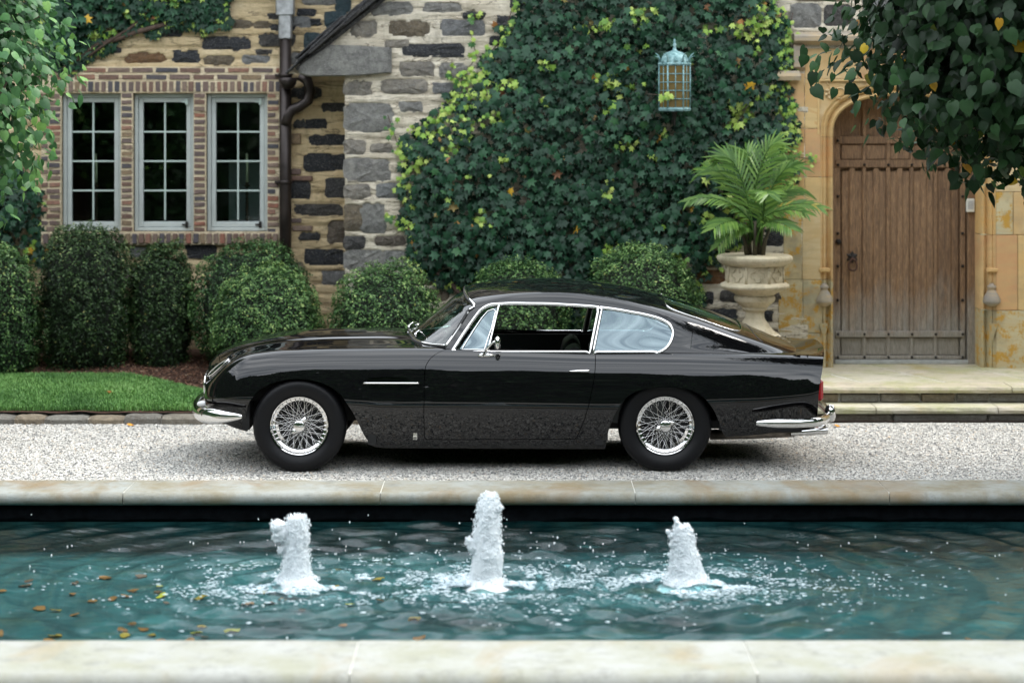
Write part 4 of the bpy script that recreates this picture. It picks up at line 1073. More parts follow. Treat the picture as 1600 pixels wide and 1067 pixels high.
for (c, keys, seed, lab, lobes) in J:
    root = empty('water_jet', (c[0], c[1], ZWAT), lab, 'water jet', 'water jets in the pool')
    V, F = jetmesh(c, [(k_[0], k_[1] * .96, k_[2]) for k_ in keys], seed, lobes); mk('column', V, F, m_foam, root)
    r = np.random.default_rng(seed); n = 2600
    hh = r.uniform(.02, keys[-1][0] * .97, n); rad = np.interp(hh, [k[0] for k in keys], [k[1] for k in keys]); kx = np.interp(hh, [k[0] for k in keys], [k[2] for k in keys])
    a = r.uniform(0, 2 * PI, n); rr = rad * (.90 + .15 * np.abs(r.normal(0, 1, n)) * (.5 + hh / keys[-1][0]))
    P = np.stack([c[0] + kx + rr * np.cos(a), c[1] + rr * np.sin(a), ZWAT + hh], 1); S = r.uniform(.0016, .0046, n)
    for (lx, lz, lr) in lobes:
        m_ = 90; q = r.normal(0, 1, (m_, 3)); q /= np.linalg.norm(q, axis=1)[:, None]
        P = np.concatenate([P, np.array([c[0] + lx, c[1] - .02, ZWAT + lz]) + q * lr * r.uniform(.5, 1.15, (m_, 1))]); S = np.concatenate([S, r.uniform(.0022, .0065, m_)])
        P = np.concatenate([P, [[c[0] + lx, c[1] - .02, ZWAT + lz]]]); S = np.concatenate([S, [lr]])
    S = np.stack([S, S, S * np.where(S < .01, 1.7, 1)], 1); V, F = blobs(P, S, 1, seed); o = mk('spray', V, F, m_foam, root, kind='stuff')
# foam patches on the surface, densest around and between the jets
r = np.random.default_rng(77)
P = []; S = []
for (jx, jy) in JET:
    n = 2600; a = r.uniform(0, 2 * PI, n); q = np.abs(r.normal(0, .36, n)) + .05 * r.random(n)
    P.append(np.stack([jx + q * np.cos(a) * 1.25, jy + q * np.sin(a) * .95, np.zeros(n)], 1)); S.append(r.uniform(.0025, .012, n) * np.exp(-q * .5))
    n = 1500; a = r.uniform(0, 2 * PI, n); q = .10 + np.abs(r.normal(0, .10, n))
    P.append(np.stack([jx + q * np.cos(a) * 1.25, jy + q * np.sin(a), np.zeros(n)], 1)); S.append(r.uniform(.004, .013, n))
n = 3600; P.append(np.stack([r.normal(.0, 1.1, n), r.normal(-3.25, .33, n), np.zeros(n)], 1)); S.append(r.uniform(.002, .008, n))
n = 90; P.append(np.stack([r.normal(.0, 1.25, n), r.uniform(-4.9, -2.3, n), np.zeros(n)], 1)); S.append(r.uniform(.004, .016, n))
P = np.concatenate(P); S = np.concatenate(S)
cl = vnoise(P[:, 0] * 7, P[:, 1] * 9, 66) ; k = (cl > .47) | (S > .014); P, S = P[k], S[k]
P[:, 2] = ZWAT + .004 + .012 * r.random(len(P)) * (S < .02)
S3 = np.stack([S * r.uniform(1, 2.2, len(S)), S, S * .35], 1)
nf2 = N('thin_foam'); nf2.col((0.50, 0.60, 0.64)).set(Roughness=.25)
V, F = blobs(P, S3, 1, 5); mk('foam', V, F, nf2.m, kind='stuff')
n = 170; P = np.stack([r.normal(.0, 1.5, n), r.normal(-3.0, .6, n), ZWAT + r.uniform(.01, .22, n) ** 1.2], 1)
V, F = blobs(P, np.stack([r.uniform(.0025, .0055, n), r.uniform(.0025, .005, n), r.uniform(.004, .011, n)], 1), 1, 9); mk('droplets', V, F, m_drop, kind='stuff')
# fallen leaves on the pool floor
lv = []
for q in range(5):
    rr_ = np.random.default_rng(q); k_ = 10
    ring = [(.05 * (1 + .25 * rr_.uniform(-1, 1)) * math.cos(2 * PI * i / k_), .034 * (1 + .35 * rr_.uniform(-1, 1)) * math.sin(2 * PI * i / k_), .008 * rr_.uniform(-1, 1)) for i in range(k_)]
    ring += [(x, y, z - .003) for x, y, z in ring]
    F = [tuple(range(k_)), tuple(reversed(range(k_, 2 * k_)))] + [(i, (i + 1) % k_, (i + 1) % k_ + k_, i + k_) for i in range(k_)]
    lv.append(mesh('fallen_leaf', ring, F, False))
nlf = N('fallen_leaf'); nlf.col(nlf.ramp(nlf.rnd(), [(0, (0.50, 0.13, 0.02)), (.35, (0.72, 0.30, 0.02)), (.62, (0.85, 0.50, 0.03)), (.78, (0.22, 0.07, 0.03))], 'CONSTANT')).set(Roughness=.6); m_leafd = nlf.m
for me in lv: me.materials.append(m_leafd)
n = 0
while n < 120:
    xx = random.gauss(-2.3, .7) if n < 106 else random.uniform(-2, 2.6); yy = random.uniform(-5.1, -2.0)
    if not (PX0 + .2 < xx < PX1 - .2): continue
    o = link('fallen_leaf', lv[n % 5], None, None, (xx, yy, ZF + .012), (random.uniform(-.2, .2), random.uniform(-.2, .2), random.uniform(0, 6)), (random.uniform(.5, 1.0),) * 3)
    tag(o, 'small orange, yellow or brown autumn leaf lying under the water of the pool', 'leaf', 'fallen leaves sunk in the pool'); n += 1
for (px, py, Y, lab) in ((203, 653, 2.36, 'orange fallen leaf on the gravel beside the kerb at the left'), (172, 630, 3.0, 'pale yellow fallen leaf lying on the lawn'), (1308, 662, 2.3, 'orange fallen leaf on the gravel behind the rear bumper')):
    s = FPX / (CAM_D + Y); zz = {2.36: .015, 3.0: .2, 2.3: .015}[Y]
    o = link('fallen_leaf', lv[0], None, None, ((px - 800) / s, Y, zz), (.3, .2, 1), (.7, .7, .7)); tag(o, lab, 'leaf')
# ------------------------------------------------------------------ vegetation
def mat_leaf(name, stops, rough=.45, trans=.25, gloss=.5):
    n = N(name)
    c = n.ramp(n.attr(), stops)
    c = n.mix(n.ramp(n.noise(30, 4), [(0.4, 0.0), (0.75, 0.25)]), c, tuple(x * .5 for x in stops[0][1]))
    n.col(c).set(Roughness=rough); n.b.inputs['Specular IOR Level'].default_value = gloss * .55
    tr_ = n.n.new('ShaderNodeBsdfTranslucent'); n.l(c, tr_.inputs['Color'])
    mxs = n.n.new('ShaderNodeMixShader'); mxs.inputs[0].default_value = trans
    n.l(n.b.outputs[0], mxs.inputs[1]); n.l(tr_.outputs[0], mxs.inputs[2]); n.l(mxs.outputs[0], n.out.inputs['Surface'])
    return n.m
def unit(v): return v / np.maximum(np.linalg.norm(v, axis=-1, keepdims=True), 1e-9)
def frames(nrm_, tip):
    """leaf frames: N facing, U towards the tip"""
    Nn = unit(nrm_); U = tip - Nn * np.sum(tip * Nn, -1, keepdims=True); U = unit(U); R = np.cross(U, Nn); return R, U, Nn
def scatter(P, R, U, Nn, size, tv, tf):
    tv = np.asarray(tv, float); tf = np.asarray(tf); n = len(P); s = np.asarray(size).reshape(n, 1, 1)
    V = P[:, None] + s * (tv[None, :, 0:1] * R[:, None] + tv[None, :, 1:2] * U[:, None] + tv[None, :, 2:3] * Nn[:, None])
    return V.reshape(-1, 3), (tf[None] + len(tv) * np.arange(n)[:, None, None]).reshape(-1, tf.shape[1])
# ivy leaf: five pointed lobes
ivo = [(0, 1.0), (.17, .45), (.60, .50), (.42, .10), (.62, -.28), (.22, -.30), (.05, -.42)]
tv = [(0, .05, .06)] + [(x, y, -.10 * abs(x) - .10 * max(0, y)) for x, y in ivo] + [(-x, y, -.10 * abs(x) - .10 * max(0, y)) for x, y in ivo[:0:-1]]
IV_V = np.array(tv); nI = len(tv) - 1
IV_F = np.array([(0, 1 + (i + 1) % nI, 1 + i) for i in range(nI)])
# linden leaf: heart shape
lo = [(0, 1.0), (.22, .68), (.46, .38), (.55, .02), (.42, -.32), (.16, -.42), (0, -.30)]
tv = [(0, .1, .05)] + [(x, y, -.12 * abs(x) - .14 * max(0, y) ** 2) for x, y in lo] + [(-x, y, -.12 * abs(x) - .14 * max(0, y) ** 2) for x, y in lo[-2:0:-1]]
LI_V = np.array(tv); nL = len(tv) - 1; LI_F = np.array([(0, 1 + (i + 1) % nL, 1 + i) for i in range(nL)])

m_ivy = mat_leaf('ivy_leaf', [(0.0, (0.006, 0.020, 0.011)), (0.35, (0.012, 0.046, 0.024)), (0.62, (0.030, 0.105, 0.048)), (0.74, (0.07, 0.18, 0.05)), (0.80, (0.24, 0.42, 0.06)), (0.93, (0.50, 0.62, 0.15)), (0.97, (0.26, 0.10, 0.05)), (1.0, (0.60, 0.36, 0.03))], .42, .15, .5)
m_lin = mat_leaf('linden_leaf', [(0.0, (0.008, 0.020, 0.008)), (0.4, (0.018, 0.052, 0.018)), (0.7, (0.045, 0.115, 0.038)), (0.9, (0.12, 0.25, 0.06)), (0.965, (0.20, 0.30, 0.06)), (0.98, (0.50, 0.20, 0.03)), (1.0, (0.60, 0.42, 0.03))], .42, .28)
m_linL = mat_leaf('pale_linden_leaf', [(0.0, (0.015, 0.05, 0.02)), (0.4, (0.05, 0.14, 0.05)), (0.7, (0.11, 0.26, 0.09)), (0.9, (0.20, 0.40, 0.10)), (1.0, (0.28, 0.42, 0.10))], .42, .28)
m_bark = M_simple('vine_bark', (0.09, 0.06, 0.045), .9, var=.4, scale=30, bump=.8, bd=.006)

def plantobjs(root, name, P, R, U, Nn, size, tint, tvv, tff, m, nsingle=300, partname='leaf', score=None):
    """the leaves that show best become single parts (shared meshes), the rest one mesh"""
    order = np.argsort(-(score if score is not None else size)); single = order[:nsingle]; rest = order[nsingle:]
    V, F = scatter(P[rest], R[rest], U[rest], Nn[rest], size[rest], tvv, tff)
    c = np.repeat(tint[rest], len(tvv)); mk(name, V, F, m, root, smooth=False, colors=np.stack([c, c, c], 1), kind='stuff')
    vs = {}
    for i in single:
        q = round(float(tint[i]) * 12) / 12
        if q not in vs:
            cc = np.full((len(tvv), 3), q); me = mesh(partname, tvv, tff, False, colors=cc); me.materials.append(m); vs[q] = me
        M_ = Matrix(((R[i][0], U[i][0], Nn[i][0], P[i][0]), (R[i][1], U[i][1], Nn[i][1], P[i][1]), (R[i][2], U[i][2], Nn[i][2], P[i][2]), (0, 0, 0, 1))) @ Matrix.Scale(float(size[i]), 4)
        o = bpy.data.objects.new(partname, vs[q]); COL.objects.link(o); o.matrix_basis = M_; setparent(o, root)

def ivy(poly, Y, n, size, root, lime_edge=0.0, seed=0, depth=.16, thin=None, nsingle=300, frame=None):
    r = np.random.default_rng(seed); poly = np.array(poly, float)
    s = FPX / (CAM_D + Y)
    wp = [((a - 800) / s, CAM_H - (b - HZN) / s) for a, b in poly]; A = np.array(wp)
    x = r.uniform(A[:, 0].min() - .1, A[:, 0].max() + .1, n * 3); z = r.uniform(A[:, 1].min(), A[:, 1].max(), n * 3)
    # ragged edge: distance to the outline compared with noise
    dd = np.full(len(x), 9.0)
    for i in range(len(A)):
        a, b = A[i], A[(i + 1) % len(A)]; ab = b - a; t = np.clip(((x - a[0]) * ab[0] + (z - a[1]) * ab[1]) / (ab @ ab), 0, 1)
        dd = np.minimum(dd, np.hypot(x - a[0] - t * ab[0], z - a[1] - t * ab[1]))
    ins = inpoly(x, z, wp); sd_ = np.where(ins, dd, -dd)
    k = sd_ > (fbm(x * 5, z * 5, seed, 3) - .5) * .34; x, z, sd_ = x[k][:n], z[k][:n], sd_[k][:n]; n = len(x)
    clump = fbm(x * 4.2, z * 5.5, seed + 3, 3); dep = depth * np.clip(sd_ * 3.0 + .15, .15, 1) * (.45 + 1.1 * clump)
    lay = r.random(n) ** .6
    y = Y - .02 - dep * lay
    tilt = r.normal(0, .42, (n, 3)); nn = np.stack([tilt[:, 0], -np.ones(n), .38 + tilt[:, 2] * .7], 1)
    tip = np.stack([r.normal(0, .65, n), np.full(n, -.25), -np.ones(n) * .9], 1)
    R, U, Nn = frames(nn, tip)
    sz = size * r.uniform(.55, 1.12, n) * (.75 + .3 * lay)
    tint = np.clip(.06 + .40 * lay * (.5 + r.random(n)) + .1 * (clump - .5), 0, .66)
    lm = fbm(x * 3.4 + 7, z * 6.0, seed + 9, 3)
    lime = (lay > .45) & (lm > .585) & (r.random(n) < .75)
    if frame is not None: lime |= (r.random(n) < frame(x, z) * .8)
    lime |= (sd_ < .10) & (r.random(n) < lime_edge)
    tint = np.where(lime, r.uniform(.75, .94, n), tint); sz = np.where(lime, sz * .72, sz)
    od = r.random(n) < .006; tint = np.where(od, r.uniform(.955, 1, n), tint)
    P = np.stack([x, y, z], 1)
    plantobjs(root, 'leaves', P, R, U, Nn, sz, tint, IV_V, IV_F, m_ivy, nsingle, score=lay * dep / depth + .3 * sz / size + (z < 3.6) * 2 - (z < .5) * 2)
    # dark stems behind
    for i in range(26):
        g = G()
        q = r.integers(0, n); xx, zz = x[q], z[q]; pts = []
        for j in range(9):
            pts.append((xx, Y - .025, zz)); xx += r.normal(0, .05); zz -= abs(r.normal(.11, .05))
            if zz < .25 or not inpoly([xx], [zz - .05], wp)[0]: break
        if len(pts) > 2: g.tube(pts, r.uniform(.005, .013), 5).obj('stem', m_bark, root, True)

wi_poly = [(812, -420), (838, -60), (815, 0), (792, 34), (748, 106), (700, 158), (655, 192), (630, 228), (628, 290), (642, 335), (634, 382), (648, 420), (690, 446), (790, 462), (860, 500), (900, 570), (1060, 570), (1085, 480), (1112, 430), (1128, 396), (1150, 380), (1196, 345), (1228, 300), (1234, 255), (1240, 200), (1222, 150), (1232, 100), (1226, 40), (1214, -40), (1210, -420)]
iv = empty('wall_ivy', (1.1, YA, .3), 'large dark green ivy covering the wing wall round the lantern, with lime new leaves', 'ivy')
def lf(x, z):
    px_, py_ = px_at(x, z, YA); return np.clip(1 - np.hypot((px_ - 690) / 75, (py_ - 190) / 55), 0, 1) + np.clip(1 - np.abs(px_ - 1228) / 16, 0, 1) * .5
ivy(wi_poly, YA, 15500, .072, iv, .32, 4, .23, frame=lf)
# young shoots at the edges
g2 = []
def shoot(root, pts, Y, n, size, seed, m=m_ivy):
    r = np.random.default_rng(seed); pts = np.array(pts, float); s = FPX / (CAM_D + Y)
    t = np.sort(r.random(n)) * (len(pts) - 1); i = np.minimum(t.astype(int), len(pts) - 2); f = (t - i)[:, None]
    p = pts[i] * (1 - f) + pts[i + 1] * f; x = (p[:, 0] - 800) / s + r.normal(0, .028, n); z = CAM_H - (p[:, 1] - HZN) / s + r.normal(0, .028, n)
    P = np.stack([x, Y - .03 - r.random(n) * .05, z], 1); R, U, Nn = frames(np.stack([r.normal(0, .4, n), -np.ones(n), .3 + r.normal(0, .3, n)], 1), np.stack([r.normal(0, .8, n), -.2 * np.ones(n), -np.ones(n)], 1))
    V, F = scatter(P, R, U, Nn, size * r.uniform(.5, 1.1, n), IV_V, IV_F); c = np.repeat(r.uniform(.70, .93, n), len(IV_V))
    mk('shoot_leaves', V, F, m, root, smooth=False, colors=np.stack([c, c, c], 1))
    tube = G(); tube.tube([((a - 800) / s, Y - .02, CAM_H - (b - HZN) / s) for a, b in pts], .004, 5); tube.obj('shoot_stem', m_bark, root, True)
for q, (pts, n) in enumerate([([(735, 50), (745, 90), (722, 120), (712, 160)], 34), ([(800, 15), (785, 60), (760, 90)], 26), ([(606, 180), (618, 215), (628, 250)], 22), ([(602, 335), (618, 345), (632, 352)], 16),
                              ([(1240, 245), (1262, 248), (1270, 252)], 13), ([(1238, 20), (1232, 60), (1240, 95), (1232, 130)], 46), ([(1240, 160), (1232, 190), (1238, 230), (1230, 262)], 38), ([(735, 35), (748, 20)], 8), ([(700, 110), (716, 130)], 10)]):
    shoot(iv, pts, YA, n, .045, 100 + q)
iv2 = empty('wall_ivy', (-4.4, YW, 2.8), 'dark ivy mass hanging along the top edge above the leftmost windows', 'ivy')
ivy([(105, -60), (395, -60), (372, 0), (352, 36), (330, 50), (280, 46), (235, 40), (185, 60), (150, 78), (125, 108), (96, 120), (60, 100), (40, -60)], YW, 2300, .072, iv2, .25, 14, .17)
g = G(); g.tube([PX_ for PX_ in [(PX(a, b, YW - .04)[0], YW - .05, PX(a, b, YW - .04)[1]) for a, b in ((120, 95), (150, 70), (180, 62), (215, 50), (260, 38))]], [.02, .022, .026, .026, .02], 8)
g.tube([(PX(a, b, YW - .04)[0], YW - .07, PX(a, b, YW - .04)[1]) for a, b in ((140, 88), (170, 66), (205, 44), (230, 20))], .014, 7); g.obj('trunk', m_bark, iv2, True)
iv3 = empty('wall_ivy', (-4.9, YW, .4), 'small dark ivy patch low on the wall at the far left, beside the left window', 'ivy')
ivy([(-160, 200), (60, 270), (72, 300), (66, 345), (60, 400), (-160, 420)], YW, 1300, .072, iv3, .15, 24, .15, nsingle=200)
g = G(); g.tube([(PX(a, b, YA - .05)[0], YA - .06, PX(a, b, YA - .05)[1]) for a, b in ((760, 560), (735, 500), (722, 462), (700, 436), (680, 425), (655, 400))], [.035, .032, .028, .02, .018, .012], 9); g.obj('trunk', m_bark, iv, True)

# clipped box bushes
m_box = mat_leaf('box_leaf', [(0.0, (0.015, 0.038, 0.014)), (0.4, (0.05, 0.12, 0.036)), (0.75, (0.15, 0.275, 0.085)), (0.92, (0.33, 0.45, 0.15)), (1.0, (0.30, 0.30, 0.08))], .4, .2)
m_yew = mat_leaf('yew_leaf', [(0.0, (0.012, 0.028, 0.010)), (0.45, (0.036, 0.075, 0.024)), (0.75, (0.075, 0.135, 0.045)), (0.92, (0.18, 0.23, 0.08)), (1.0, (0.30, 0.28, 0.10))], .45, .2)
m_core = M_simple('shaded_twigs', (0.012, 0.018, 0.010), .9)  # solid core for the twig mass, inner shade put into its colour
BL_V = np.array([(0, -.5, 0), (.32, 0, .08), (0, .6, 0), (-.32, 0, .08)]); BL_F = np.array([(0, 1, 2), (0, 2, 3)])
def bush(px0, px1, ptop, Y, zb, n, lab, m=m_box, seed=0, sq=2.3, leaf=.025, tall=False, lump=.12, bright=0.0):
    r = np.random.default_rng(seed); s = FPX / (CAM_D + Y)
    xc = ((px0 + px1) / 2 - 800) / s; rx = (px1 - px0) / 2 / s; zt = CAM_H - (ptop - HZN) / s
    z0 = zb - (.22 if sq > 2.4 else .12); rz = (zt - z0) / 2; zc = (zt + z0) / 2; ry = min(rx * .95, .55)
    root = empty('clipped_bush', (xc, Y, z0), lab, 'bush', 'clipped round bushes along the foot of the house')
    d = unit(r.normal(0, 1, (n, 3)))
    # superellipsoid radius
    L = (np.abs(d[:, 0]) ** sq + np.abs(d[:, 1]) ** sq + np.abs(d[:, 2]) ** sq) ** (-1 / sq)
    lp_ = fbm(d[:, 0] * 3 + d[:, 1] * 1.7 + 9, d[:, 2] * 3 - d[:, 1] * 1.3 + 9, seed, 3); fine = vnoise(d[:, 0] * 12 + d[:, 1] * 7 + 40, d[:, 2] * 12 + d[:, 1] * 5 + 40, seed + 1)
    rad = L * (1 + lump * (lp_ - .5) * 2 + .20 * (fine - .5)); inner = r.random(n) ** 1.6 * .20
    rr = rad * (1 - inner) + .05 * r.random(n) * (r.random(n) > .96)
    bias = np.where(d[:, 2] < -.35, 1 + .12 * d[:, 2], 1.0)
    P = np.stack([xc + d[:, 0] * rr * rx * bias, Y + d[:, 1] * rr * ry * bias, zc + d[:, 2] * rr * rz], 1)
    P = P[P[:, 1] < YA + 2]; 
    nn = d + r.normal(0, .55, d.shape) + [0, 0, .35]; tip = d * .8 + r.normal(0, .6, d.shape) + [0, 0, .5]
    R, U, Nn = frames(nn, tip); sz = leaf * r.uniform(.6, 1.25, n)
    t = np.clip(.20 + .5 * r.random(n) - inner * 2.6 + .55 * (fine - .5) + .14 * d[:, 2] + .5 * (lp_ - .5) + bright, 0, .92); t = np.where(r.random(n) < .012, r.uniform(.93, 1, n), t)  # shade deep inside and light on top put into leaf tint
    V, F = scatter(P, R, U, Nn, sz, BL_V, BL_F); c = np.repeat(t, 4)
    mk('foliage', V, F, m, root, smooth=False, colors=np.stack([c, c, c], 1), kind='stuff')
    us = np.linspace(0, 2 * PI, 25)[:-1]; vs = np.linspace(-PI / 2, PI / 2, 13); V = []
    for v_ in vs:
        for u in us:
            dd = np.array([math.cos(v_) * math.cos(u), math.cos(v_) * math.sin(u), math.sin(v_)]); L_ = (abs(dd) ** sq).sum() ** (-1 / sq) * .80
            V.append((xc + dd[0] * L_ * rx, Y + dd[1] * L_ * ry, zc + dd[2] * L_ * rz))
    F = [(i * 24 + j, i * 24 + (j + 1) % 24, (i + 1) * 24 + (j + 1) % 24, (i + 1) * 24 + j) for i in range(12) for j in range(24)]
    mk('shaded_twig_core', V, F, m_core, root)
    g = G()
    for q in range(1): g.tube([(xc + r.normal(0, .05), Y + r.normal(0, .05), z0 - .12), (xc + r.normal(0, .12), Y + r.normal(0, .1), z0 + rz * .8)], .012, 6)
    g.obj('stem', m_bark, root, True)
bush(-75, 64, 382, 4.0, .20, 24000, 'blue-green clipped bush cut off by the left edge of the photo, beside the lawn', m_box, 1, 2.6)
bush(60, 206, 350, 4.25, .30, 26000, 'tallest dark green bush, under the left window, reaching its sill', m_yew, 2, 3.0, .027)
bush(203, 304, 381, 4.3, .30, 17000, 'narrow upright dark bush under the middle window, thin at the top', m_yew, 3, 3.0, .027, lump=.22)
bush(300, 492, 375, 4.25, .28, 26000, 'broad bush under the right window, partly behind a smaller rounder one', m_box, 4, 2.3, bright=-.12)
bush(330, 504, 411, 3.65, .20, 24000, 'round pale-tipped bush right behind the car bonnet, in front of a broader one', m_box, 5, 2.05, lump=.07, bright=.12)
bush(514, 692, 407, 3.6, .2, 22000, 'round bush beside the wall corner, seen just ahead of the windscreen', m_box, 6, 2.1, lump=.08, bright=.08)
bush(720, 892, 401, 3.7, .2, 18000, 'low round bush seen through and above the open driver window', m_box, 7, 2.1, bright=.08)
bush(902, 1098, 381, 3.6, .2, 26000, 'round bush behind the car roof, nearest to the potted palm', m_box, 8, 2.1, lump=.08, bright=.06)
# ------------------------------------------------------------------ trees at the sides
def tree(loc, crown, lab, n, size, m, seed, trunkx, frontY, name='linden_tree', sq=2.0, dark=0.0, dens=.5):
    """crown: (cx, cy, cz, rx, ry, rz)"""
    r = np.random.default_rng(seed); root = empty(name, loc, lab, 'tree')
    cxx, cyy, czz, rx, ry, rz = crown
    d = unit(r.normal(0, 1, (n, 3))); L = (np.abs(d) ** sq).sum(1) ** (-1 / sq)
    lp_ = fbm(d[:, 0] * 2.6 + d[:, 1] * 1.3 + 5, d[:, 2] * 2.6 - d[:, 1] + 5, seed, 3); fine = vnoise(d[:, 0] * 7 + d[:, 1] * 4 + 40, d[:, 2] * 7 + 40, seed + 1)
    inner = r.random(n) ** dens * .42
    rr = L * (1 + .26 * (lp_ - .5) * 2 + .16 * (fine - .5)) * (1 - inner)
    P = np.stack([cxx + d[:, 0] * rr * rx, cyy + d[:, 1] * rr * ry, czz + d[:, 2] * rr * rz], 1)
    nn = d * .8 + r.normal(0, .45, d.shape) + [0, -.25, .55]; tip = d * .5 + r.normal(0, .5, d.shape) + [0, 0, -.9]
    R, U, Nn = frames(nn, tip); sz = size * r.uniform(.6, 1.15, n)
    t = np.clip(.18 + .55 * r.random(n) + .4 * (fine - .5) + .3 * (lp_ - .5) - inner * .6 - dark, 0, .93); t = np.where(r.random(n) < .010, r.uniform(.96, 1, n), t)  # leaves deep in the crown tinted darker, shade put into colour
    px_ = 800 + P[:, 0] * FPX / (CAM_D + P[:, 1]); py_ = HZN + (CAM_H - P[:, 2]) * FPX / (CAM_D + P[:, 1])
    vis = ((px_ > -20) & (px_ < 1620) & (py_ > -20) & (inner < .08)) * 5.0 - P[:, 1] * .3
    plantobjs(root, 'leaves', P, R, U, Nn, sz, t, LI_V, LI_F, m, 300, score=vis)
    g = G(); tx, ty = loc[0], loc[1]
    g.tube([(tx, ty, -.05), (tx + .02, ty, .8), (tx - .02, ty + .02, czz - rz * .6), (tx, ty, czz)], [.13, .11, .09, .05], 12)
    g.obj('trunk', m_bark, root, True)
    g = G()
    for q in range(22):
        g = G(); dd = unit(r.normal(0, 1, 3)); a = np.array([tx, ty, czz + r.uniform(-.7, .4) * rz]); b = np.array([cxx, cyy, czz]) + dd * np.array([rx, ry, rz]) * .9
        mpt = (a + b) / 2 + r.normal(0, .08, 3); g.tube([tuple(a), tuple(mpt), tuple(b)], [.028, .014, .005], 6).obj('branch', m_bark, root, True)
    return root
tree((4.75, .3, 0), (4.60, -.15, 3.40, 2.55, 1.5, 1.48), 'dark linden crown hanging in from the upper right over the oak door', 28000, .080, m_lin, 31, 4.7, -1, sq=3.2, dens=.6, dark=.02)
tree((-4.75, 1.6, 0), (-4.72, 1.2, 3.15, 1.24, 1.2, 1.55), 'pale green linden crown entering at the left edge in front of the windows', 11500, .066, m_linL, 32, -4.7, -1, sq=2.4, dens=.7, dark=-.12)

# woodland behind the camera, seen only as reflections
nwv = 60000; r = np.random.default_rng(50)
ang = r.uniform(-PI * 1.35, PI * .35, nwv); R0 = 22 + 3 * vnoise(ang * 9 + 50, ang * 0, 5); hmax = 9.0 + 6.0 * fbm(ang * 5 + 30, ang * 0, 8, 3)
zz = r.random(nwv) ** .8 * hmax; Rr = R0 + 2.5 * np.abs(zz / hmax) ** 2
P = np.stack([Rr * np.cos(ang), Rr * np.sin(ang) - 2, zz], 1)
R, U, Nn = frames(np.stack([-np.cos(ang), -np.sin(ang), .5 + 0 * ang], 1) + r.normal(0, .4, (nwv, 3)), r.normal(0, 1, (nwv, 3)))
V, F = scatter(P, R, U, Nn, r.uniform(.45, .95, nwv), BL_V * [1.4, 1, 1], BL_F); c = np.repeat(r.uniform(0, .7, nwv), 4)
mk('woodland', V, F, m_lin, smooth=False, colors=np.stack([c, c, c], 1), kind='stuff')

# ------------------------------------------------------------------ potted palm
UY = 3.55; sU = FPX / (CAM_D + UY); ux = (1179 - 800) / sU
def uz(py): return CAM_H - (py - HZN) / sU
def mat_cast():
    n = N('cast_stone'); cc = n.ramp(n.noise(5, 8, .7), [(0.3, (0.34, 0.29, 0.19)), (0.5, (0.54, 0.47, 0.33)), (0.75, (0.66, 0.59, 0.44))])
    cc = n.mix(n.ramp(n.noise(22, 8, .75), [(0.55, 0), (0.7, .6)]), cc, (0.16, 0.14, 0.10)); n.col(cc).set(Roughness=.9).bump(n.noise(90, 8, .7), .6, .004); return n.m
m_cast = mat_cast()
urn = empty('stone_urn', (ux, UY, .25), 'pale octagonal stone urn with quatrefoil panels holding the palm beside the door', 'urn')
def octo(prof, name, n=8, rot=PI / 8, twist=None):
    V = []; F = []; m_ = len(prof)
    for rr, py in prof:
        for k in range(n):
            a = 2 * PI * k / n + rot - PI / 2; V.append((ux + rr * math.cos(a), UY + rr * math.sin(a), uz(py)))
    for i in range(m_ - 1):
        for k in range(n): a = i * n + k; b = i * n + (k + 1) % n; F.append((a, b, b + n, a + n))
    F.append(tuple(range(n))) ; F.append(tuple((m_ - 1) * n + k for k in reversed(range(n))))
    o = mk(name, V, F, m_cast, urn, False); md = o.modifiers.new('b', 'BEVEL'); md.width = .004; md.segments = 1; md.limit_method = 'ANGLE'; return o
octo([(.26, 398.5), (.315, 398), (.335, 401), (.335, 405), (.315, 410), (.285, 413), (.262, 415)], 'rim', 16, PI / 16)
octo([(.262, 414), (.262, 441)], 'bowl_wall')
octo([(.262, 440), (.298, 443), (.308, 446), (.298, 449.5), (.245, 453), (.190, 458), (.165, 461.5)], 'bowl_flare', 16, PI / 16)
octo([(.165, 461), (.180, 462.5), (.183, 466), (.176, 470), (.150, 474), (.112, 480)], 'bowl_foot', 16, PI / 16)
octo([(.108, 479.5), (.113, 482), (.106, 484.5), (.082, 487), (.080, 491), (.092, 498), (.125, 507), (.165, 515), (.19, 521)], 'stem', 16, PI / 16)
pl_ = G().box(ux - .21, ux + .21, UY - .21, UY + .21, uz(533), uz(520.5), .006).box(ux - .245, ux + .245, UY - .245, UY + .245, uz(552), uz(533.4), .008).box(ux - .28, ux + .28, UY - .28, UY + .28, .2, uz(552.4), .008)
pl_.obj('plinth', m_cast, urn)
# quatrefoils on the faces turned to the driveway
for fi in (-2, -1, 0, 1, 2):
    a = -PI / 2 + fi * PI / 4; rr = .262 * math.cos(PI / 8) + .002; c = (ux + rr * math.cos(a), UY + rr * math.sin(a)); tx, ty = -math.sin(a), math.cos(a); zc_ = uz(427.5)
    g = G(); R1 = .030
    for k in range(4):
        b = PI / 2 * k; ox, oz = .033 * math.cos(b), .030 * math.sin(b)
        arc = [b + t_ for t_ in np.linspace(-1.95, 1.95, 11)]
        g.tube([(c[0] + tx * (ox + R1 * math.cos(q)) + math.cos(a) * .002, c[1] + ty * (ox + R1 * math.cos(q)) + math.sin(a) * .002, zc_ + oz + R1 * math.sin(q)) for q in arc], .0055, 6)
    for e in (-.095, .095):
        g.tube([(c[0] + tx * e, c[1] + ty * e, uz(441)), (c[0] + tx * e, c[1] + ty * e, uz(414.5))], .007, 6)
    g.obj('quatrefoil', m_cast, urn, True)
G().lathe([(.001, uz(402)), (.25, uz(402.5))], 16, (ux, UY, 0)).obj('potting_soil', m_soil, urn)
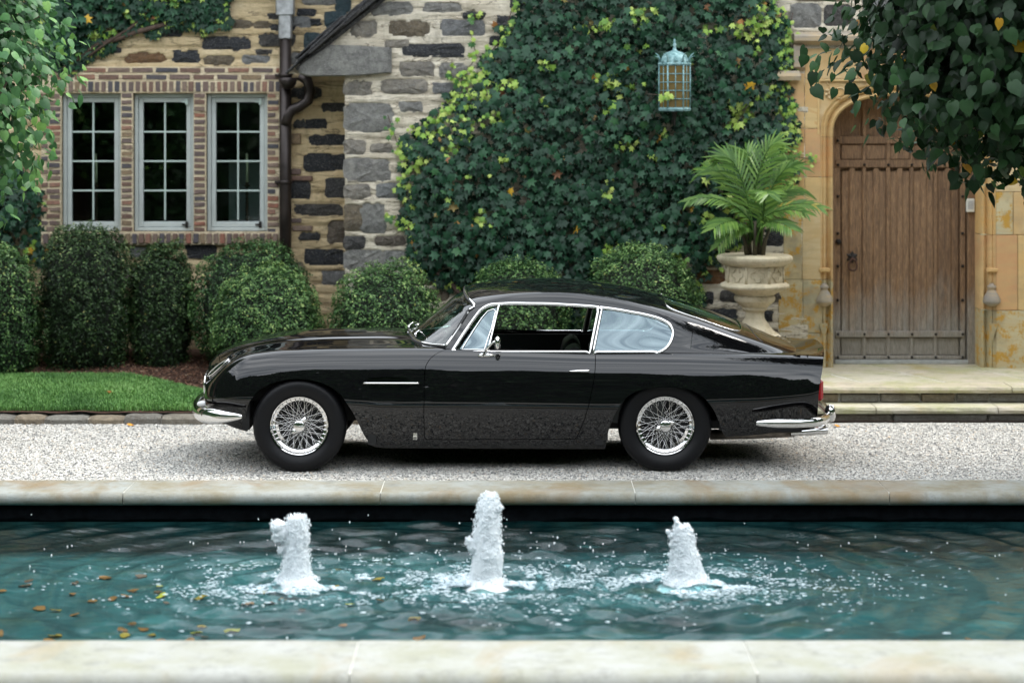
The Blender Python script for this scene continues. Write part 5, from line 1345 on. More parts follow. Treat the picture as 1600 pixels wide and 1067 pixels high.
palm = empty('potted_palm', (ux, UY, uz(402)), 'green feathery palm with several dark stems growing in the stone urn', 'palm')
m_palm = mat_leaf('palm_leaflet', [(0.0, (0.035, 0.085, 0.02)), (0.5, (0.10, 0.21, 0.045)), (0.85, (0.21, 0.35, 0.075)), (1.0, (0.50, 0.36, 0.07))], .35, .35)
m_pstem = M_simple('palm_stem', (0.05, 0.042, 0.022), .7, var=.5, scale=40, bump=.4)
# (tip px, tip py, out-of-plane, rise, leaflet length)
fronds = [(1213, 226, -.10, .30, .32), (1126, 246, -.05, .30, .36), (1165, 238, .15, .35, .30), (1245, 262, -.1, .30, .27), (1278, 322, -.15, .36, .22), (1262, 300, .15, .35, .24), (1076, 312, -.15, .36, .22), (1100, 268, .12, .30, .30), (1110, 352, -.40, .28, .26),
          (1225, 352, -.45, .25, .24), (1190, 300, -.5, .34, .30), (1118, 380, -.3, .16, .20), (1250, 330, -.35, .3, .2), (1228, 246, .2, .35, .3)]
rp = np.random.default_rng(9)
stems = [(-.045, .02), (.0, -.04), (.05, .01), (.02, .05)]
for j, (tpx, tpy, oy, rise, ll) in enumerate(fronds):
    st_ = stems[j % 4]; p0 = np.array([ux + st_[0], UY + st_[1], uz(400) + .0]); p3 = np.array([(tpx - 800) / sU, UY + oy, uz(tpy)])
    p1 = np.array([p0[0] + st_[0] * .6, p0[1], p0[2] + .30]); 
    ctrl = np.array([p0[0] * .55 + p3[0] * .45, (p1[1] + p3[1]) / 2, max(p1[2], p3[2]) + rise * .30])
    curve = [(1 - t) ** 3 * p0 + 3 * (1 - t) ** 2 * t * p1 + 3 * (1 - t) * t * t * ctrl + t ** 3 * p3 for t in np.linspace(0, 1, 30)]
    curve = np.array(curve)
    V_, F_ = tubeg([tuple(c) for c in curve], [.011 * (1 - .85 * t) + .001 for t in np.linspace(0, 1, 30)], 6); nV = len(V_); Vs = [np.array(V_)]; Fs = [list(f) for f in F_]
    tints = [np.full(nV, .35)]
    off = nV; NL = 19
    for k in range(NL):
        u = .34 + .66 * k / (NL - 1); i = min(28, int(u * 29)); f = u * 29 - i; p = curve[i] * (1 - f) + curve[min(i + 1, 29)] * f; tg = curve[min(i + 1, 29)] - curve[i]; tg /= np.linalg.norm(tg)
        sdv = np.cross(tg, [0, -.45, 1.0]); sdv /= np.linalg.norm(sdv)
        for sd_ in (-1, 1):
            Ln = ll * .88 * (.55 + .45 * math.sin(PI * min(1, (u - .3) / .7) * .85 + .35)) * rp.uniform(.85, 1.1)
            dr = sdv * sd_ * .72 + tg * (.75 + .5 * (u - .5)); dr /= np.linalg.norm(dr); wv = np.cross(dr, [rp.normal(0, .3), -1, .4]); wv /= np.linalg.norm(wv)
            w_ = .0115; pts = []
            for q, ww in ((0, .35), (.35, 1), (.7, .7), (1, 0.05)):
                c = p + dr * Ln * q + np.array([0, 0, -1]) * Ln * .30 * q * q * (.5 + .6 * rp.random())
                pts += [c - wv * w_ * ww, c + wv * w_ * ww]
            Vs.append(np.array(pts)); Fs += [[off, off + 1, off + 3, off + 2], [off + 2, off + 3, off + 5, off + 4], [off + 4, off + 5, off + 7, off + 6]]
            tb = rp.uniform(.3, .85) if not (j in (4, 5, 13) and rp.random() < .12) else .97
            tints.append(np.full(8, tb)); off += 8
    c = np.concatenate(tints); mk('frond', np.concatenate(Vs), Fs, m_palm, palm, smooth=True, colors=np.stack([c, c, c], 1))
for j, s_ in enumerate(stems + [(-.08, -.02), (.08, -.03)]):
    G().tube([(ux + s_[0] * .8, UY + s_[1], uz(403)), (ux + s_[0] * 1.1, UY + s_[1], uz(375)), (ux + s_[0] * 1.9, UY + s_[1] * 1.5, uz(345))], [.024, .018, .010], 8).obj('stem', m_pstem, palm, True)

# ------------------------------------------------------------------ lantern
LY = YA - .42; sL = FPX / (CAM_D + LY); lx = (1054 - 800) / sL
def lz(py): return CAM_H - (py - HZN) / sL
def mat_verd():
    n = N('verdigris_copper'); cc = n.ramp(n.noise(30, 7, .7), [(0.3, (0.06, 0.14, 0.15)), (0.5, (0.17, 0.31, 0.32)), (0.7, (0.40, 0.58, 0.59))]); n.col(cc).set(Roughness=.6, Metallic=.2); n.bump(n.noise(90, 5), .3, .002); return n.m
m_verd = mat_verd(); nam = N('amber_glass'); nam.col((0.15, 0.105, 0.035)).set(Roughness=.25); nam.bump(nam.noise(60, 3), .4, .003); m_amber = nam.m
lan = empty('wall_lantern', (lx, LY, lz(175)), 'hexagonal verdigris copper lantern with amber panes and spiked crown on the ivy wall', 'lantern')
LRr = .1335
def hexpt(k, r_, z): a = PI / 6 + k * PI / 3 + PI / 6; return (lx + r_ * math.cos(a), LY + r_ * math.sin(a), z)
zt, zb = lz(103), lz(168)
g = G(); g.add([hexpt(k, LRr, zb) for k in range(6)] + [hexpt(k, LRr, zt) for k in range(6)], [(k, (k + 1) % 6, (k + 1) % 6 + 6, k + 6) for k in range(6)]); g.obj('amber_pane', m_amber, lan)
for k in range(6):
    g = G(); g.tube([hexpt(k, LRr + .004, zb - .03), hexpt(k, LRr + .004, zt + .005)], .0075, 8); g.obj('corner_bar', m_verd, lan, True)
    g = G(); a, b = np.array(hexpt(k, LRr + .003, zb)), np.array(hexpt(k + 1, LRr + .003, zb))
    for f in (.5,):
        m_ = a * (1 - f) + b * f; g.tube([tuple(m_), (m_[0], m_[1], zt)], .0045, 6)
    for q in range(1, 5):
        z_ = zb + (zt - zb) * q / 5; g.tube([(a[0], a[1], z_), (b[0], b[1], z_)], .0045, 6)
    g.obj('lattice', m_verd, lan, True)
def ring(r0, z0, z1, name):
    g = G(); n = 6; g.add([hexpt(k, r0, z0) for k in range(6)] + [hexpt(k, r0 + .008, (z0 + z1) / 2) for k in range(6)] + [hexpt(k, r0, z1) for k in range(6)] + [(lx, LY, z0), (lx, LY, z1)],
                        [(k, (k + 1) % 6, (k + 1) % 6 + 6, k + 6) for k in range(6)] + [(k + 6, (k + 1) % 6 + 6, (k + 1) % 6 + 12, k + 12) for k in range(6)] + [(18, (k + 1) % 6, k) for k in range(6)] + [(19, k + 12, (k + 1) % 6 + 12) for k in range(6)]); g.obj(name, m_verd, lan)
ring(LRr + .006, lz(174), lz(168), 'lower_band'); ring(LRr + .008, lz(103), lz(98), 'upper_band')
g = G(); g.lathe([(.128, lz(99)), (.122, lz(93)), (.105, lz(87)), (.075, lz(82.5)), (.035, lz(80.5)), (.016, lz(78)), (.012, lz(73)), (.018, lz(70)), (.010, lz(68)), (.012, lz(65)), (.004, lz(61))], 24, (lx, LY, 0)); g.obj('dome', m_verd, lan, True)
g = G()
for k in range(6):
    a = PI / 3 + k * PI / 3
    ca, sa = math.cos(a), math.sin(a)
    g.tube([(lx + (LRr) * ca, LY + LRr * sa, lz(99)), (lx + (LRr - .002) * ca, LY + LRr * sa, lz(92)), (lx + (LRr + .018) * ca, LY + (LRr + .018) * sa, lz(86)), (lx + (LRr + .038) * ca, LY + (LRr + .038) * sa, lz(83))], [.010, .008, .006, .002], 6)
    g.tube([(lx + (LRr - .005) * ca, LY + LRr * sa, lz(97)), (lx + (LRr + .006) * ca, LY + (LRr + .006) * sa, lz(90)), (lx + (LRr + .045) * ca, LY + (LRr + .045) * sa, lz(88))], [.006, .005, .002], 5)
for k in range(6):   # fleur-de-lis cresting between the horns
    a = PI / 2 + k * PI / 3 ; a = a + 0; rr = LRr * math.cos(PI / 6) + .010; c_ = (lx + rr * math.cos(a), LY + rr * math.sin(a)); t_ = (-math.sin(a), math.cos(a))
    g.tube([(c_[0], c_[1], lz(99)), (c_[0], c_[1], lz(91))], [.006, .002], 5)
    for e in (-1, 1): g.tube([(c_[0], c_[1], lz(97)), (c_[0] + t_[0] * e * .012, c_[1] + t_[1] * e * .012, lz(95)), (c_[0] + t_[0] * e * .018, c_[1] + t_[1] * e * .018, lz(97))], .0035, 5)
g.obj('crown_cresting', m_verd, lan, True)
g = G(); g.tube([(lx, LY, lz(174)), (lx, LY, lz(182)), (lx, LY + .08, lz(192)), (lx, YA, lz(188))], [.03, .02, .014, .014], 8); g.lathe([(.001, lz(198)), (.012, lz(194)), (.006, lz(190)), (.016, lz(184)), (.03, lz(174))], 10, (lx, LY, 0)); g.tube([(lx, LY + .1, lz(100)), (lx, YA, lz(100))], .012, 6); g.obj('bracket', m_iron, lan, True)
# lime ivy sprig across the lantern
r = np.random.default_rng(3); n = 9; sg = 1
P = np.stack([lx - .14 + r.uniform(0, .13, n), np.full(n, LY - .15), lz(150) + r.uniform(-.035, .02, n)], 1); R, U, Nn = frames(np.stack([r.normal(0, .3, n), -np.ones(n), .3 + 0 * P[:, 0]], 1), np.stack([r.normal(0, .8, n), 0 * P[:, 0], -np.ones(n)], 1))
V, F = scatter(P, R, U, Nn, r.uniform(.03, .05, n), IV_V, IV_F); c = np.repeat(r.uniform(.78, .93, n), len(IV_V)); mk('sprig', V, F, m_ivy, iv, smooth=False, colors=np.stack([c, c, c], 1))
G().tube([(lx - .30, YA - .1, lz(146)), (lx - .20, LY - .05, lz(148)), (lx - .13, LY - .145, lz(149)), (lx - .02, LY - .15, lz(152))], .003, 5).obj('sprig_stem', m_bark, iv, True)
# ------------------------------------------------------------------ the car
CY = 0.84
npt = N('black_paint'); npt.col((0.0035, 0.0035, 0.004)).set(Roughness=0.3, Coat_Weight=1.0, Coat_Roughness=0.008, Coat_IOR=1.57)
npt.b.inputs['Specular IOR Level'].default_value = 0.0
m_paint = npt.m
nc = N('chrome'); nc.col((0.82, 0.81, 0.80)).set(Metallic=1.0, Roughness=0.07); m_chrome = nc.m
nr = N('tyre_rubber'); nr.col((0.006, 0.006, 0.007)).set(Roughness=0.45); nr.b.inputs['Specular IOR Level'].default_value = 0.22; nr.bump(nr.noise(60, 4), .12, .002); m_tyre = nr.m
nl_ = N('black_leather'); nl_.col((0.012, 0.012, 0.012)).set(Roughness=.4); nl_.bump(nl_.noise(120, 4), .3, .002); m_leather = nl_.m
m_under = M_simple('underbody_black', (0.006, 0.006, 0.006), 0.8)
m_exh = M_simple('dull_steel_exhaust', (0.22, 0.19, 0.16), 0.4, 0.8, var=.3)
m_rubb = M_simple('rubber_seal', (0.012, 0.012, 0.012), 0.5)
m_cgl = mat_glass('car_side_glass', (0.45, 0.56, 0.57), 1.52, 0.105)
m_wgl = mat_glass('car_screen_glass', (0.45, 0.62, 0.58), 1.5, 0.02)
m_red = M_simple('red_tail_lens', (0.45, 0.01, 0.015), 0.15, var=.05)
m_amb = M_simple('clear_lamp_lens', (0.62, 0.62, 0.62), 0.1, var=.05)

XT = np.linspace(-2.45, 2.5, 991)
def smooth(xs, ys, sig=.05):
    y = np.interp(XT, xs, ys)
    y0 = ys[0] + (XT - xs[0]) * ((ys[1] - ys[0]) / (xs[1] - xs[0])); y = np.where(XT < xs[0], y0, y)
    y1 = ys[-1] + (XT - xs[-1]) * ((ys[-1] - ys[-2]) / (xs[-1] - xs[-2])); y = np.where(XT > xs[-1], y1, y)
    st = XT[1] - XT[0]; k = int(4 * sig / st); g = np.exp(-.5 * (np.arange(-k, k + 1) * st / sig) ** 2); g /= g.sum()
    yp = np.concatenate([y[0] + (np.arange(-k, 0)) * (y[1] - y[0]), y, y[-1] + np.arange(1, k + 1) * (y[-1] - y[-2])])
    yy = np.convolve(yp, g, 'valid')
    return lambda x: np.interp(x, XT, yy)
XN = -2.272
fW = smooth([-2.32, -2.0, -1.6, -1.1, -.5, 0, .6, 1.2, 1.7, 2.0, 2.23], [.72, .775, .81, .83, .84, .84, .84, .84, .82, .79, .74], .12)
fz0 = smooth([-2.33, -2.2, -2.1, -1.95, -1.85, -1.05, -.95, .7, .8, 1.45, 1.6, 1.79, 2.01, 2.16, 2.23], [.47, .38, .33, .285, .27, .19, .168, .162, .17, .24, .25, .262, .30, .335, .40], .03)
fzc = smooth([-2.315, -2.29, -2.24, -2.15, -2.0, -1.85, -1.69, -1.5, -1.354, -.967, -.75, -.4, 1.2, 1.7, 2.0, 2.12, 2.24, 2.34], [.665, .71, .765, .815, .866, .902, .925, .937, .944, .950, .94, .90, .88, .86, .835, .838, .862, .880], .045)
fcr = smooth([-2.315, -2.26, -2.21, -2.15, -2.05, -1.93, -1.71, -1.35, -.64, 0, .6, 1.2, 1.8, 2.05, 2.25], [.56, .59, .63, .695, .785, .838, .868, .882, .890, .884, .866, .862, .846, .833, .818], .04)
def bs(K):
    n = K - 3
    def basis(t):
        t = np.clip(np.asarray(t, float), 0, 1); kn = np.concatenate([[0] * 3, np.arange(n + 1) / n, [1] * 3])
        tt = np.minimum(t, 1 - 1e-12); B = [((kn[i] <= tt) & (tt < kn[i + 1])).astype(float) for i in range(len(kn) - 1)]
        for d in range(1, 4):
            nb = []
            for i in range(len(kn) - 1 - d):
                a = (tt - kn[i]) / (kn[i + d] - kn[i]) * B[i] if kn[i + d] > kn[i] else 0
                b = (kn[i + d + 1] - tt) / (kn[i + d + 1] - kn[i + 1]) * B[i + 1] if kn[i + d + 1] > kn[i + 1] else 0
                nb.append(a + b)
            B = nb
        return B[:K]
    return basis
def ss(a, b, x): t = np.clip((x - a) / (b - a), 0, 1); return t * t * (3 - 2 * t)
def ctrlB(X):
    W = fW(X); z0 = fz0(X); cr = fcr(X); zc = fzc(X); h = cr - z0
    Nf = np.sqrt(np.clip(1 - np.clip((XN + .30 - X) / .302, 0, 1) ** 2, 1e-4, 1)); Nf = .42 + .58 * Nf
    bon = 1 - ss(-.8, -.5, X); tail = ss(1.5, 2.0, X)
    w = [W - .135, W - .118, W - .068, W - .008, W + .003, W - .020, W - .044, W - .080, W - .135, W - .25]
    z = [z0, z0 + .03 * h, z0 + .22 * h, z0 + .40 * h, z0 + .47 * h, z0 + .66 * h, z0 + .83 * h, z0 + .95 * h, cr + .006 * 1, cr + (.004) * 1]
    # inner deck controls: ridge of the bonnet
    w += [.42 + 0 * X, .33 + 0 * X, .28 + 0 * X, .14 + 0 * X, 0 * X]
    zi = cr * (1 - .0) ;
    z += [cr * .55 + zc * .45 - .004 * bon, cr * .25 + zc * .75 - .014 * bon, zc - .002, zc + 0 * X, zc + 0 * X]
    w = [np.minimum(a, 9) * Nf for a in w]
    return w, z
KB = 15; basB = bs(KB)
def S_B(X, t):
    X = np.asarray(X, float); w, z = ctrlB(X); B = basB(t)
    ww = sum(a * b for a, b in zip(w, B)); zz = sum(a * b for a, b in zip(z, B))
    # tail: plan-view bow
    bow = .10 * ss(1.6, 2.2, X) * (1 - np.clip(ww / .8, 0, 1) ** 2)
    # flare round the arches
    for (ax, az) in ((-1.51, .33), (1.10, .33)):
        d = np.hypot(X - ax, zz - az); ww = ww + 0
    return np.stack([X + bow, ww, zz], -1)
fwb = smooth([-.6, 0, .6, 1.2, 1.8, 2.15], [.705, .718, .718, .705, .665, .63], .15)
fwr = smooth([-.6, -.3, 0, .6, 1.0, 1.4, 1.8, 2.15], [.55, .565, .585, .590, .575, .55, .55, .57], .12)
fzr = smooth([-.6, -.3, -.1, 0, .25, .45, .757, 1.06, 1.364, 1.668, 1.97, 2.15], [1.12, 1.205, 1.245, 1.26, 1.275, 1.270, 1.228, 1.152, 1.060, .950, .855, .79], .07)
fzg = smooth([-.6, -.33, -.19, 0, .29, .58, .87, 1.13, 1.354, 1.547, 1.731, 1.934, 2.12], [1.19, 1.283, 1.314, 1.328, 1.335, 1.318, 1.280, 1.218, 1.150, 1.082, 1.006, .918, .840], .07)
def ctrlG(X):
    wb = fwb(X); wr = fwr(X); zr = fzr(X); zc = fzg(X); q = ss(.9, 1.3, X)
    zl = zr - .075 - .0 * q; wl = wr + .035 + .045 * q; zb = .835 - .03 * ss(1.5, 2.0, X)
    zl = np.maximum(zl, zb + .02)
    w = [wb + .008, wb, wb * .62 + wl * .38, wb * .28 + wl * .72, wl, wr + .012, wr - .045, wr - .17, .22 + 0 * X, 0 * X]
    z = [zb, zb + .035, zb * .62 + zl * .38 + .01, zb * .28 + zl * .72, zl, zr - .008, zr + .018, zr * .42 + zc * .58, zc - .004, zc]
    return w, z
KG = 10; basG = bs(KG)
def S_G(X, t):
    X = np.asarray(X, float); w, z = ctrlG(X); B = basG(t)
    return np.stack([X, sum(a * b for a, b in zip(w, B)), sum(a * b for a, b in zip(z, B))], -1)
def nrm(S, X, t):
    e = 1e-3
    a = S(X + e, t) - S(X - e, t)
    t0 = np.clip(t - e, 0, 1); t1 = np.clip(t + e, 0, 1); b = S(X, t1) - S(X, t0)
    n = np.cross(a, b); L = np.linalg.norm(n, axis=-1, keepdims=True); return n / np.maximum(L, 1e-9)
def tz(S, X, z, tmax=.62):
    """t at which the section at X reaches height z"""
    ts = np.linspace(0, tmax, 160); out = []
    for x_, z_ in zip(np.atleast_1d(X), np.atleast_1d(z)):
        p = S(np.full(160, x_), ts); out.append(np.interp(z_, p[:, 2], ts))
    return np.array(out)
def tw(S, X, w, tmin=.35):
    ts = np.linspace(1, tmin, 300); out = []
    for x_, w_ in zip(np.atleast_1d(X), np.atleast_1d(w)):
        p = S(np.full(300, x_), ts); out.append(np.interp(w_, p[:, 1], ts))
    return np.array(out)
TS = 2.2
def densify(P, step=.02):
    P = np.array(P, float); out = []
    for i in range(len(P)):
        a, b = P[i], P[(i + 1) % len(P)]; L = math.hypot(b[0] - a[0], (b[1] - a[1]) * TS); k = max(1, int(L / step))
        for j in range(k): out.append(a + (b - a) * j / k)
    return np.array(out)
def offset_in(P, d):
    P = np.array(P, float); Q = P * [1, TS]; n = len(Q)
    area = sum(Q[i][0] * Q[(i + 1) % n][1] - Q[(i + 1) % n][0] * Q[i][1] for i in range(n)); sg = 1 if area > 0 else -1
    out = []
    for i in range(n):
        tng = Q[(i + 1) % n] - Q[i - 1]; tng /= max(np.linalg.norm(tng), 1e-9); out.append(Q[i] + sg * np.array([-tng[1], tng[0]]) * d)
    return np.array(out) / [1, TS]
def panel(name, S, outer, holes, m, parent, side, flange=.014, step=.03, lift=0.0, gridstep=None):
    """one panel of a surface: outline and holes in (X, t)"""
    loops = [np.array(outer)] + [np.array(h) for h in holes]
    pts = []; edges = []
    for L in loops:
        n0 = len(pts); n = len(L); pts += [(p[0], p[1] * TS) for p in L]; edges += [(n0 + i, n0 + (i + 1) % n) for i in range(n)]
    nb = len(pts); O = loops[0]; gs = gridstep or step
    xs = np.arange(O[:, 0].min() + gs * .5, O[:, 0].max(), gs); ts = np.arange(O[:, 1].min() + gs * .25 / TS, O[:, 1].max(), gs * .8 / TS)
    if O[:, 0].min() < -2.0: xs = np.concatenate([xs, np.arange(-2.312, -2.0, gs * .35)])
    Xg, Tg = np.meshgrid(xs, ts); q = np.stack([Xg.ravel(), Tg.ravel()], 1)
    k = inpoly(q[:, 0], q[:, 1], O)
    for h in loops[1:]: k &= ~inpoly(q[:, 0], q[:, 1], h)
    q = q[k]; bp_ = np.array(pts[:nb])
    if len(q):
        qq = q * [1, TS]; dmin = np.full(len(qq), 9.0)
        for c0 in range(0, nb, 200): dmin = np.minimum(dmin, np.min(np.hypot(qq[:, None, 0] - bp_[None, c0:c0 + 200, 0], qq[:, None, 1] - bp_[None, c0:c0 + 200, 1]), 1))
        q = q[dmin > gs * .35]
    pts += [(p[0], p[1] * TS) for p in q]
    v, ed, f, ov, *_ = delaunay_2d_cdt([Vector(p) for p in pts], edges, [], 0, 1e-7)
    v = np.array([tuple(p) for p in v]) / [1, TS]; f = np.array([tuple(t) for t in f if len(t) == 3])
    cen = v[f].mean(1); k = inpoly(cen[:, 0], cen[:, 1], O)
    for h in loops[1:]: k &= ~inpoly(cen[:, 0], cen[:, 1], h)
    f = f[k]
    P = S(v[:, 0], v[:, 1]); Nn = nrm(S, v[:, 0], v[:, 1]); Nn[v[:, 1] > .9995, 1] = 0
    Nn /= np.maximum(np.linalg.norm(Nn, axis=1, keepdims=True), 1e-9)
    # orient outward: away from the axis or up
    sgn = np.sign(np.sum(Nn * np.stack([0 * P[:, 0], P[:, 1] * .3 + .02, np.where(P[:, 2] > .5, 1, 0.0) * (P[:, 2] - .3)], 1), 1)); sgn[sgn == 0] = 1
    if np.mean(sgn) < 0: Nn = -Nn
    P = P + Nn * lift
    # boundary flange
    V = [tuple(p) for p in P]; NV = [tuple(n_) for n_ in Nn]; F = [tuple(t) for t in f]
    # face orientation
    fn = np.cross(P[f[:, 1]] - P[f[:, 0]], P[f[:, 2]] - P[f[:, 0]]); bad = np.sum(fn * Nn[f[:, 0]], 1) < 0
    F = [(t[0], t[2], t[1]) if b else tuple(t) for t, b in zip(f, bad)]
    if flange:
        ec = {}
        for t in F:
            for a, b in ((t[0], t[1]), (t[1], t[2]), (t[2], t[0])): ec[(a, b)] = 1
        for (a, b) in list(ec):
            if (b, a) in ec: continue
            if v[a][1] > .9995 and v[b][1] > .9995: continue
            ta = P[b] - P[a]; na = Nn[a]; o_ = np.cross(ta, na); L = np.linalg.norm(o_)
            if L < 1e-9: continue
            o_ = o_ / L; i0 = len(V)
            for q_ in (P[a], P[b], P[b] - Nn[b] * flange, P[a] - Nn[a] * flange): V.append(tuple(q_)); NV.append(tuple(o_))
            F.append((i0 + 1, i0, i0 + 3, i0 + 2))
    V = np.array(V); NV = np.array(NV)
    V[:, 1] = CY + side * V[:, 1]; NV[:, 1] *= side
    if side > 0: F = [tuple(reversed(t)) for t in F]
    # (X, w, z) is mirrored to world for the near side; keep the winding outward
    me = mesh(name, V, F, True)
    fl = np.zeros(3 * len(me.polygons)); me.polygons.foreach_get('normal', fl); fl = fl.reshape(-1, 3)
    v0 = np.array([p.vertices[0] for p in me.polygons]); 
    if np.mean(np.sum(fl * NV[v0], 1) > 0) < .5:
        me = mesh(name, V, [tuple(reversed(t)) for t in F], True)
    me.normals_split_custom_set_from_vertices([tuple(n_) for n_ in NV])
    return link(name, me, m, parent)
def join_into(a, b):
    """merge mesh object b into a (both at identity), keeping custom normals"""
    A, B = a.data, b.data
    def get(me):
        v = np.array([tuple(x.co) for x in me.vertices]); f = [tuple(p.vertices) for p in me.polygons]
        cn = [None] * len(me.vertices)
        for l, nn in zip(me.loops, me.corner_normals): cn[l.vertex_index] = tuple(nn.vector)
        return v, f, cn
    v1, f1, n1 = get(A); v2, f2, n2 = get(B); k = len(v1)
    me = mesh(A.name, np.concatenate([v1, v2]), f1 + [tuple(i + k for i in f) for f in f2], True)
    me.normals_split_custom_set_from_vertices([n_ or (0, 0, 1) for n_ in n1 + n2])
    for mm in A.materials: me.materials.append(mm)
    a.data = me; bpy.data.objects.remove(b); return a

car = empty('vintage_car', (0, CY, 0), 'glossy black vintage fastback coupe with chrome wire wheels parked on the gravel', 'car')
def cz(py, Y=0.05): return CAM_H - (py - HZN) / (FPX / (CAM_D + Y))
def cx(px, Y=0.03): return (px - 800) / (FPX / (CAM_D + Y))
# arch curves (px)
fa = [(382.5, 690), (381.5, 676), (381.5, 655), (385.6, 637), (391, 625), (402, 612), (416, 603), (430.5, 597), (447, 593.5), (464, 592), (481, 593), (497, 596.3), (511, 601.5), (524, 609), (537, 621.5), (549, 640), (560, 664), (570, 686), (580, 712)]
ra = [(947, 712), (948.5, 690), (951, 675), (956, 658), (963, 641), (972, 626), (985, 615), (1001.5, 608), (1014, 605.6), (1027.5, 604.4), (1044, 604), (1060, 604.8), (1077, 608), (1092.5, 615), (1103, 623.5), (1112, 635), (1119, 648), (1125, 661), (1130, 676), (1134.7, 694)]
fa = [(cx(a), cz(b)) for a, b in fa]; ra = [(cx(a), cz(b)) for a, b in ra]
def toT(P, S=S_B, tmax=.62): P = np.array(P, float); return np.stack([P[:, 0], tz(S, P[:, 0], P[:, 1], tmax)], 1)
def zb_(x): return float(fz0(x)) + .001
def xend(z): return np.interp(z, [.3, .435, .585, .735, .81, .9], [2.13, 2.185, 2.20, 2.222, 2.226, 2.222])
bonX = -.66
# bonnet edge
bx = np.concatenate([[-2.20, -2.15], np.linspace(-2.08, bonX, 50)])
def bon_w(x): return np.interp(x, [-2.2, -2.1, -1.9, -1.5, bonX], [.33, .42, .475, .52, .56])
bt = tw(S_B, bx, bon_w(bx), .45)
brear = [(bonX - .14 * ss(0, 1, (t_ - bt[-1]) / (1 - bt[-1])), t_) for t_ in np.linspace(bt[-1], 1, 24)]
def bonnet_outline(gap):
    L = [(x_, t_ + gap / TS) for x_, t_ in zip(bx, bt)]
    L[0] = (bx[0], bt[0])
    L = L[1:]
    L += [(x_ - gap, t_) for x_, t_ in brear]
    L += [(x_, 1.0) for x_ in np.linspace(brear[-1][0] - gap - .02, -2.2, 50)]
    front = [(-2.2 + (bx[1] + 2.2) * (1 - s_) ** 2 if False else np.interp(s_, [0, 1], [-2.2, bx[1]]), 1 + (L[0][1] - 1) * s_) for s_ in np.linspace(0, 1, 12)][1:-1]
    return np.array(L + front)
for_body = []
def body_outline():
    L = []
    xb = np.linspace(-2.0, -2.30, 12)
    # start at front arch bottom going forward along the bottom
    a0 = toT(fa)
    L += [(fa[0][0] , 0.0)]
    L += [(x_, 0.0) for x_ in np.linspace(fa[0][0] - .02, XN, 24)]
    L += [(XN, t_) for t_ in np.linspace(0.03, 1, 50)]
    L += [(x_, 1.0) for x_ in np.linspace(XN + .005, -2.2 - .005, 12)]
    front = [(np.interp(s_, [0, 1], [-2.205, bx[1] - .004]), 1 + (bt[1] - .0015 - 1) * s_) for s_ in np.linspace(0, 1, 14)]
    L += front
    L += [(x_, t_ - .0012) for x_, t_ in zip(bx[2:], bt[2:])]
    L += [(x_ + .001, t_) for x_, t_ in brear]
    L += [(x_, 1.0) for x_ in np.linspace(brear[-1][0] + .02, -.55, 10)]
    L += [(-.50, t_) for t_ in np.linspace(.97, tw(S_B, [-.5], [.64])[0], 16)]
    xs_ = np.linspace(-.47, 1.80, 60); ts_ = tw(S_B, xs_, fwb(xs_) - .03, .45); L += list(zip(xs_, ts_))
    L += [(1.84, t_) for t_ in np.linspace(ts_[-1], .995, 16)]
    L += [(x_, 1.0) for x_ in np.linspace(1.86, 2.222, 12)]
    tt = np.linspace(1, 0, 60)[1:-1]
    zz = S_B(np.full(58, 2.21), tt)[:, 2]; L += [(float(xend(z_)), t_) for z_, t_ in zip(zz, tt)]
    L += [(x_, 0.0) for x_ in np.linspace(2.13, ra[-1][0] + .01, 30)]
    R = toT(ra); R = R[R[:, 1] > .004]
    L += [tuple(p) for p in densify_open(R[::-1], .015)]
    L += [(x_, 0.0) for x_ in np.linspace(ra[0][0] - .002, fa[-1][0] + .002, 50)]
    Fp = toT(fa); Fp = Fp[Fp[:, 1] > .004]
    L += [tuple(p) for p in densify_open(Fp[::-1], .015)]
    return np.array(L)
def densify_open(P, step):
    # smooth (Catmull-Rom) resample of an open polyline
    P = np.array(P, float); n = len(P); out = []
    for i in range(n - 1):
        p0, p1, p2, p3 = P[max(i - 1, 0)], P[i], P[i + 1], P[min(i + 2, n - 1)]
        L = math.hypot(p2[0] - p1[0], (p2[1] - p1[1]) * TS); k = max(1, int(L / step))
        for j in range(k):
            u = j / k; out.append(.5 * ((2 * p1) + (-p0 + p2) * u + (2 * p0 - 5 * p1 + 4 * p2 - p3) * u * u + (-p0 + 3 * p1 - 3 * p2 + p3) * u ** 3))
    out.append(P[-1]); return np.array(out)
def outl(pts, S=S_B, step=.02, tmax=.62, Y=.05):
    """closed outline from pixel points on the near side, smoothed"""
    P = [(cx(a, Y), cz(b, Y)) for a, b in pts]; T_ = toT(P, S, tmax); return densify(T_, step)
door_px = [(703, 547), (690, 550), (679, 555.5), (671, 562.5), (666, 571), (664, 580), (663.6, 592), (663, 640), (663, 684), (665, 687.5), (700, 687.8), (800, 687.5), (898, 686.6), (901.4, 684), (907, 670), (913.7, 652), (919, 632), (925, 604), (928.3, 590), (929.6, 576), (930.2, 562), (930.3, 554)]
dP = [(cx(a), cz(b)) for a, b in door_px]
dT = toT(dP)
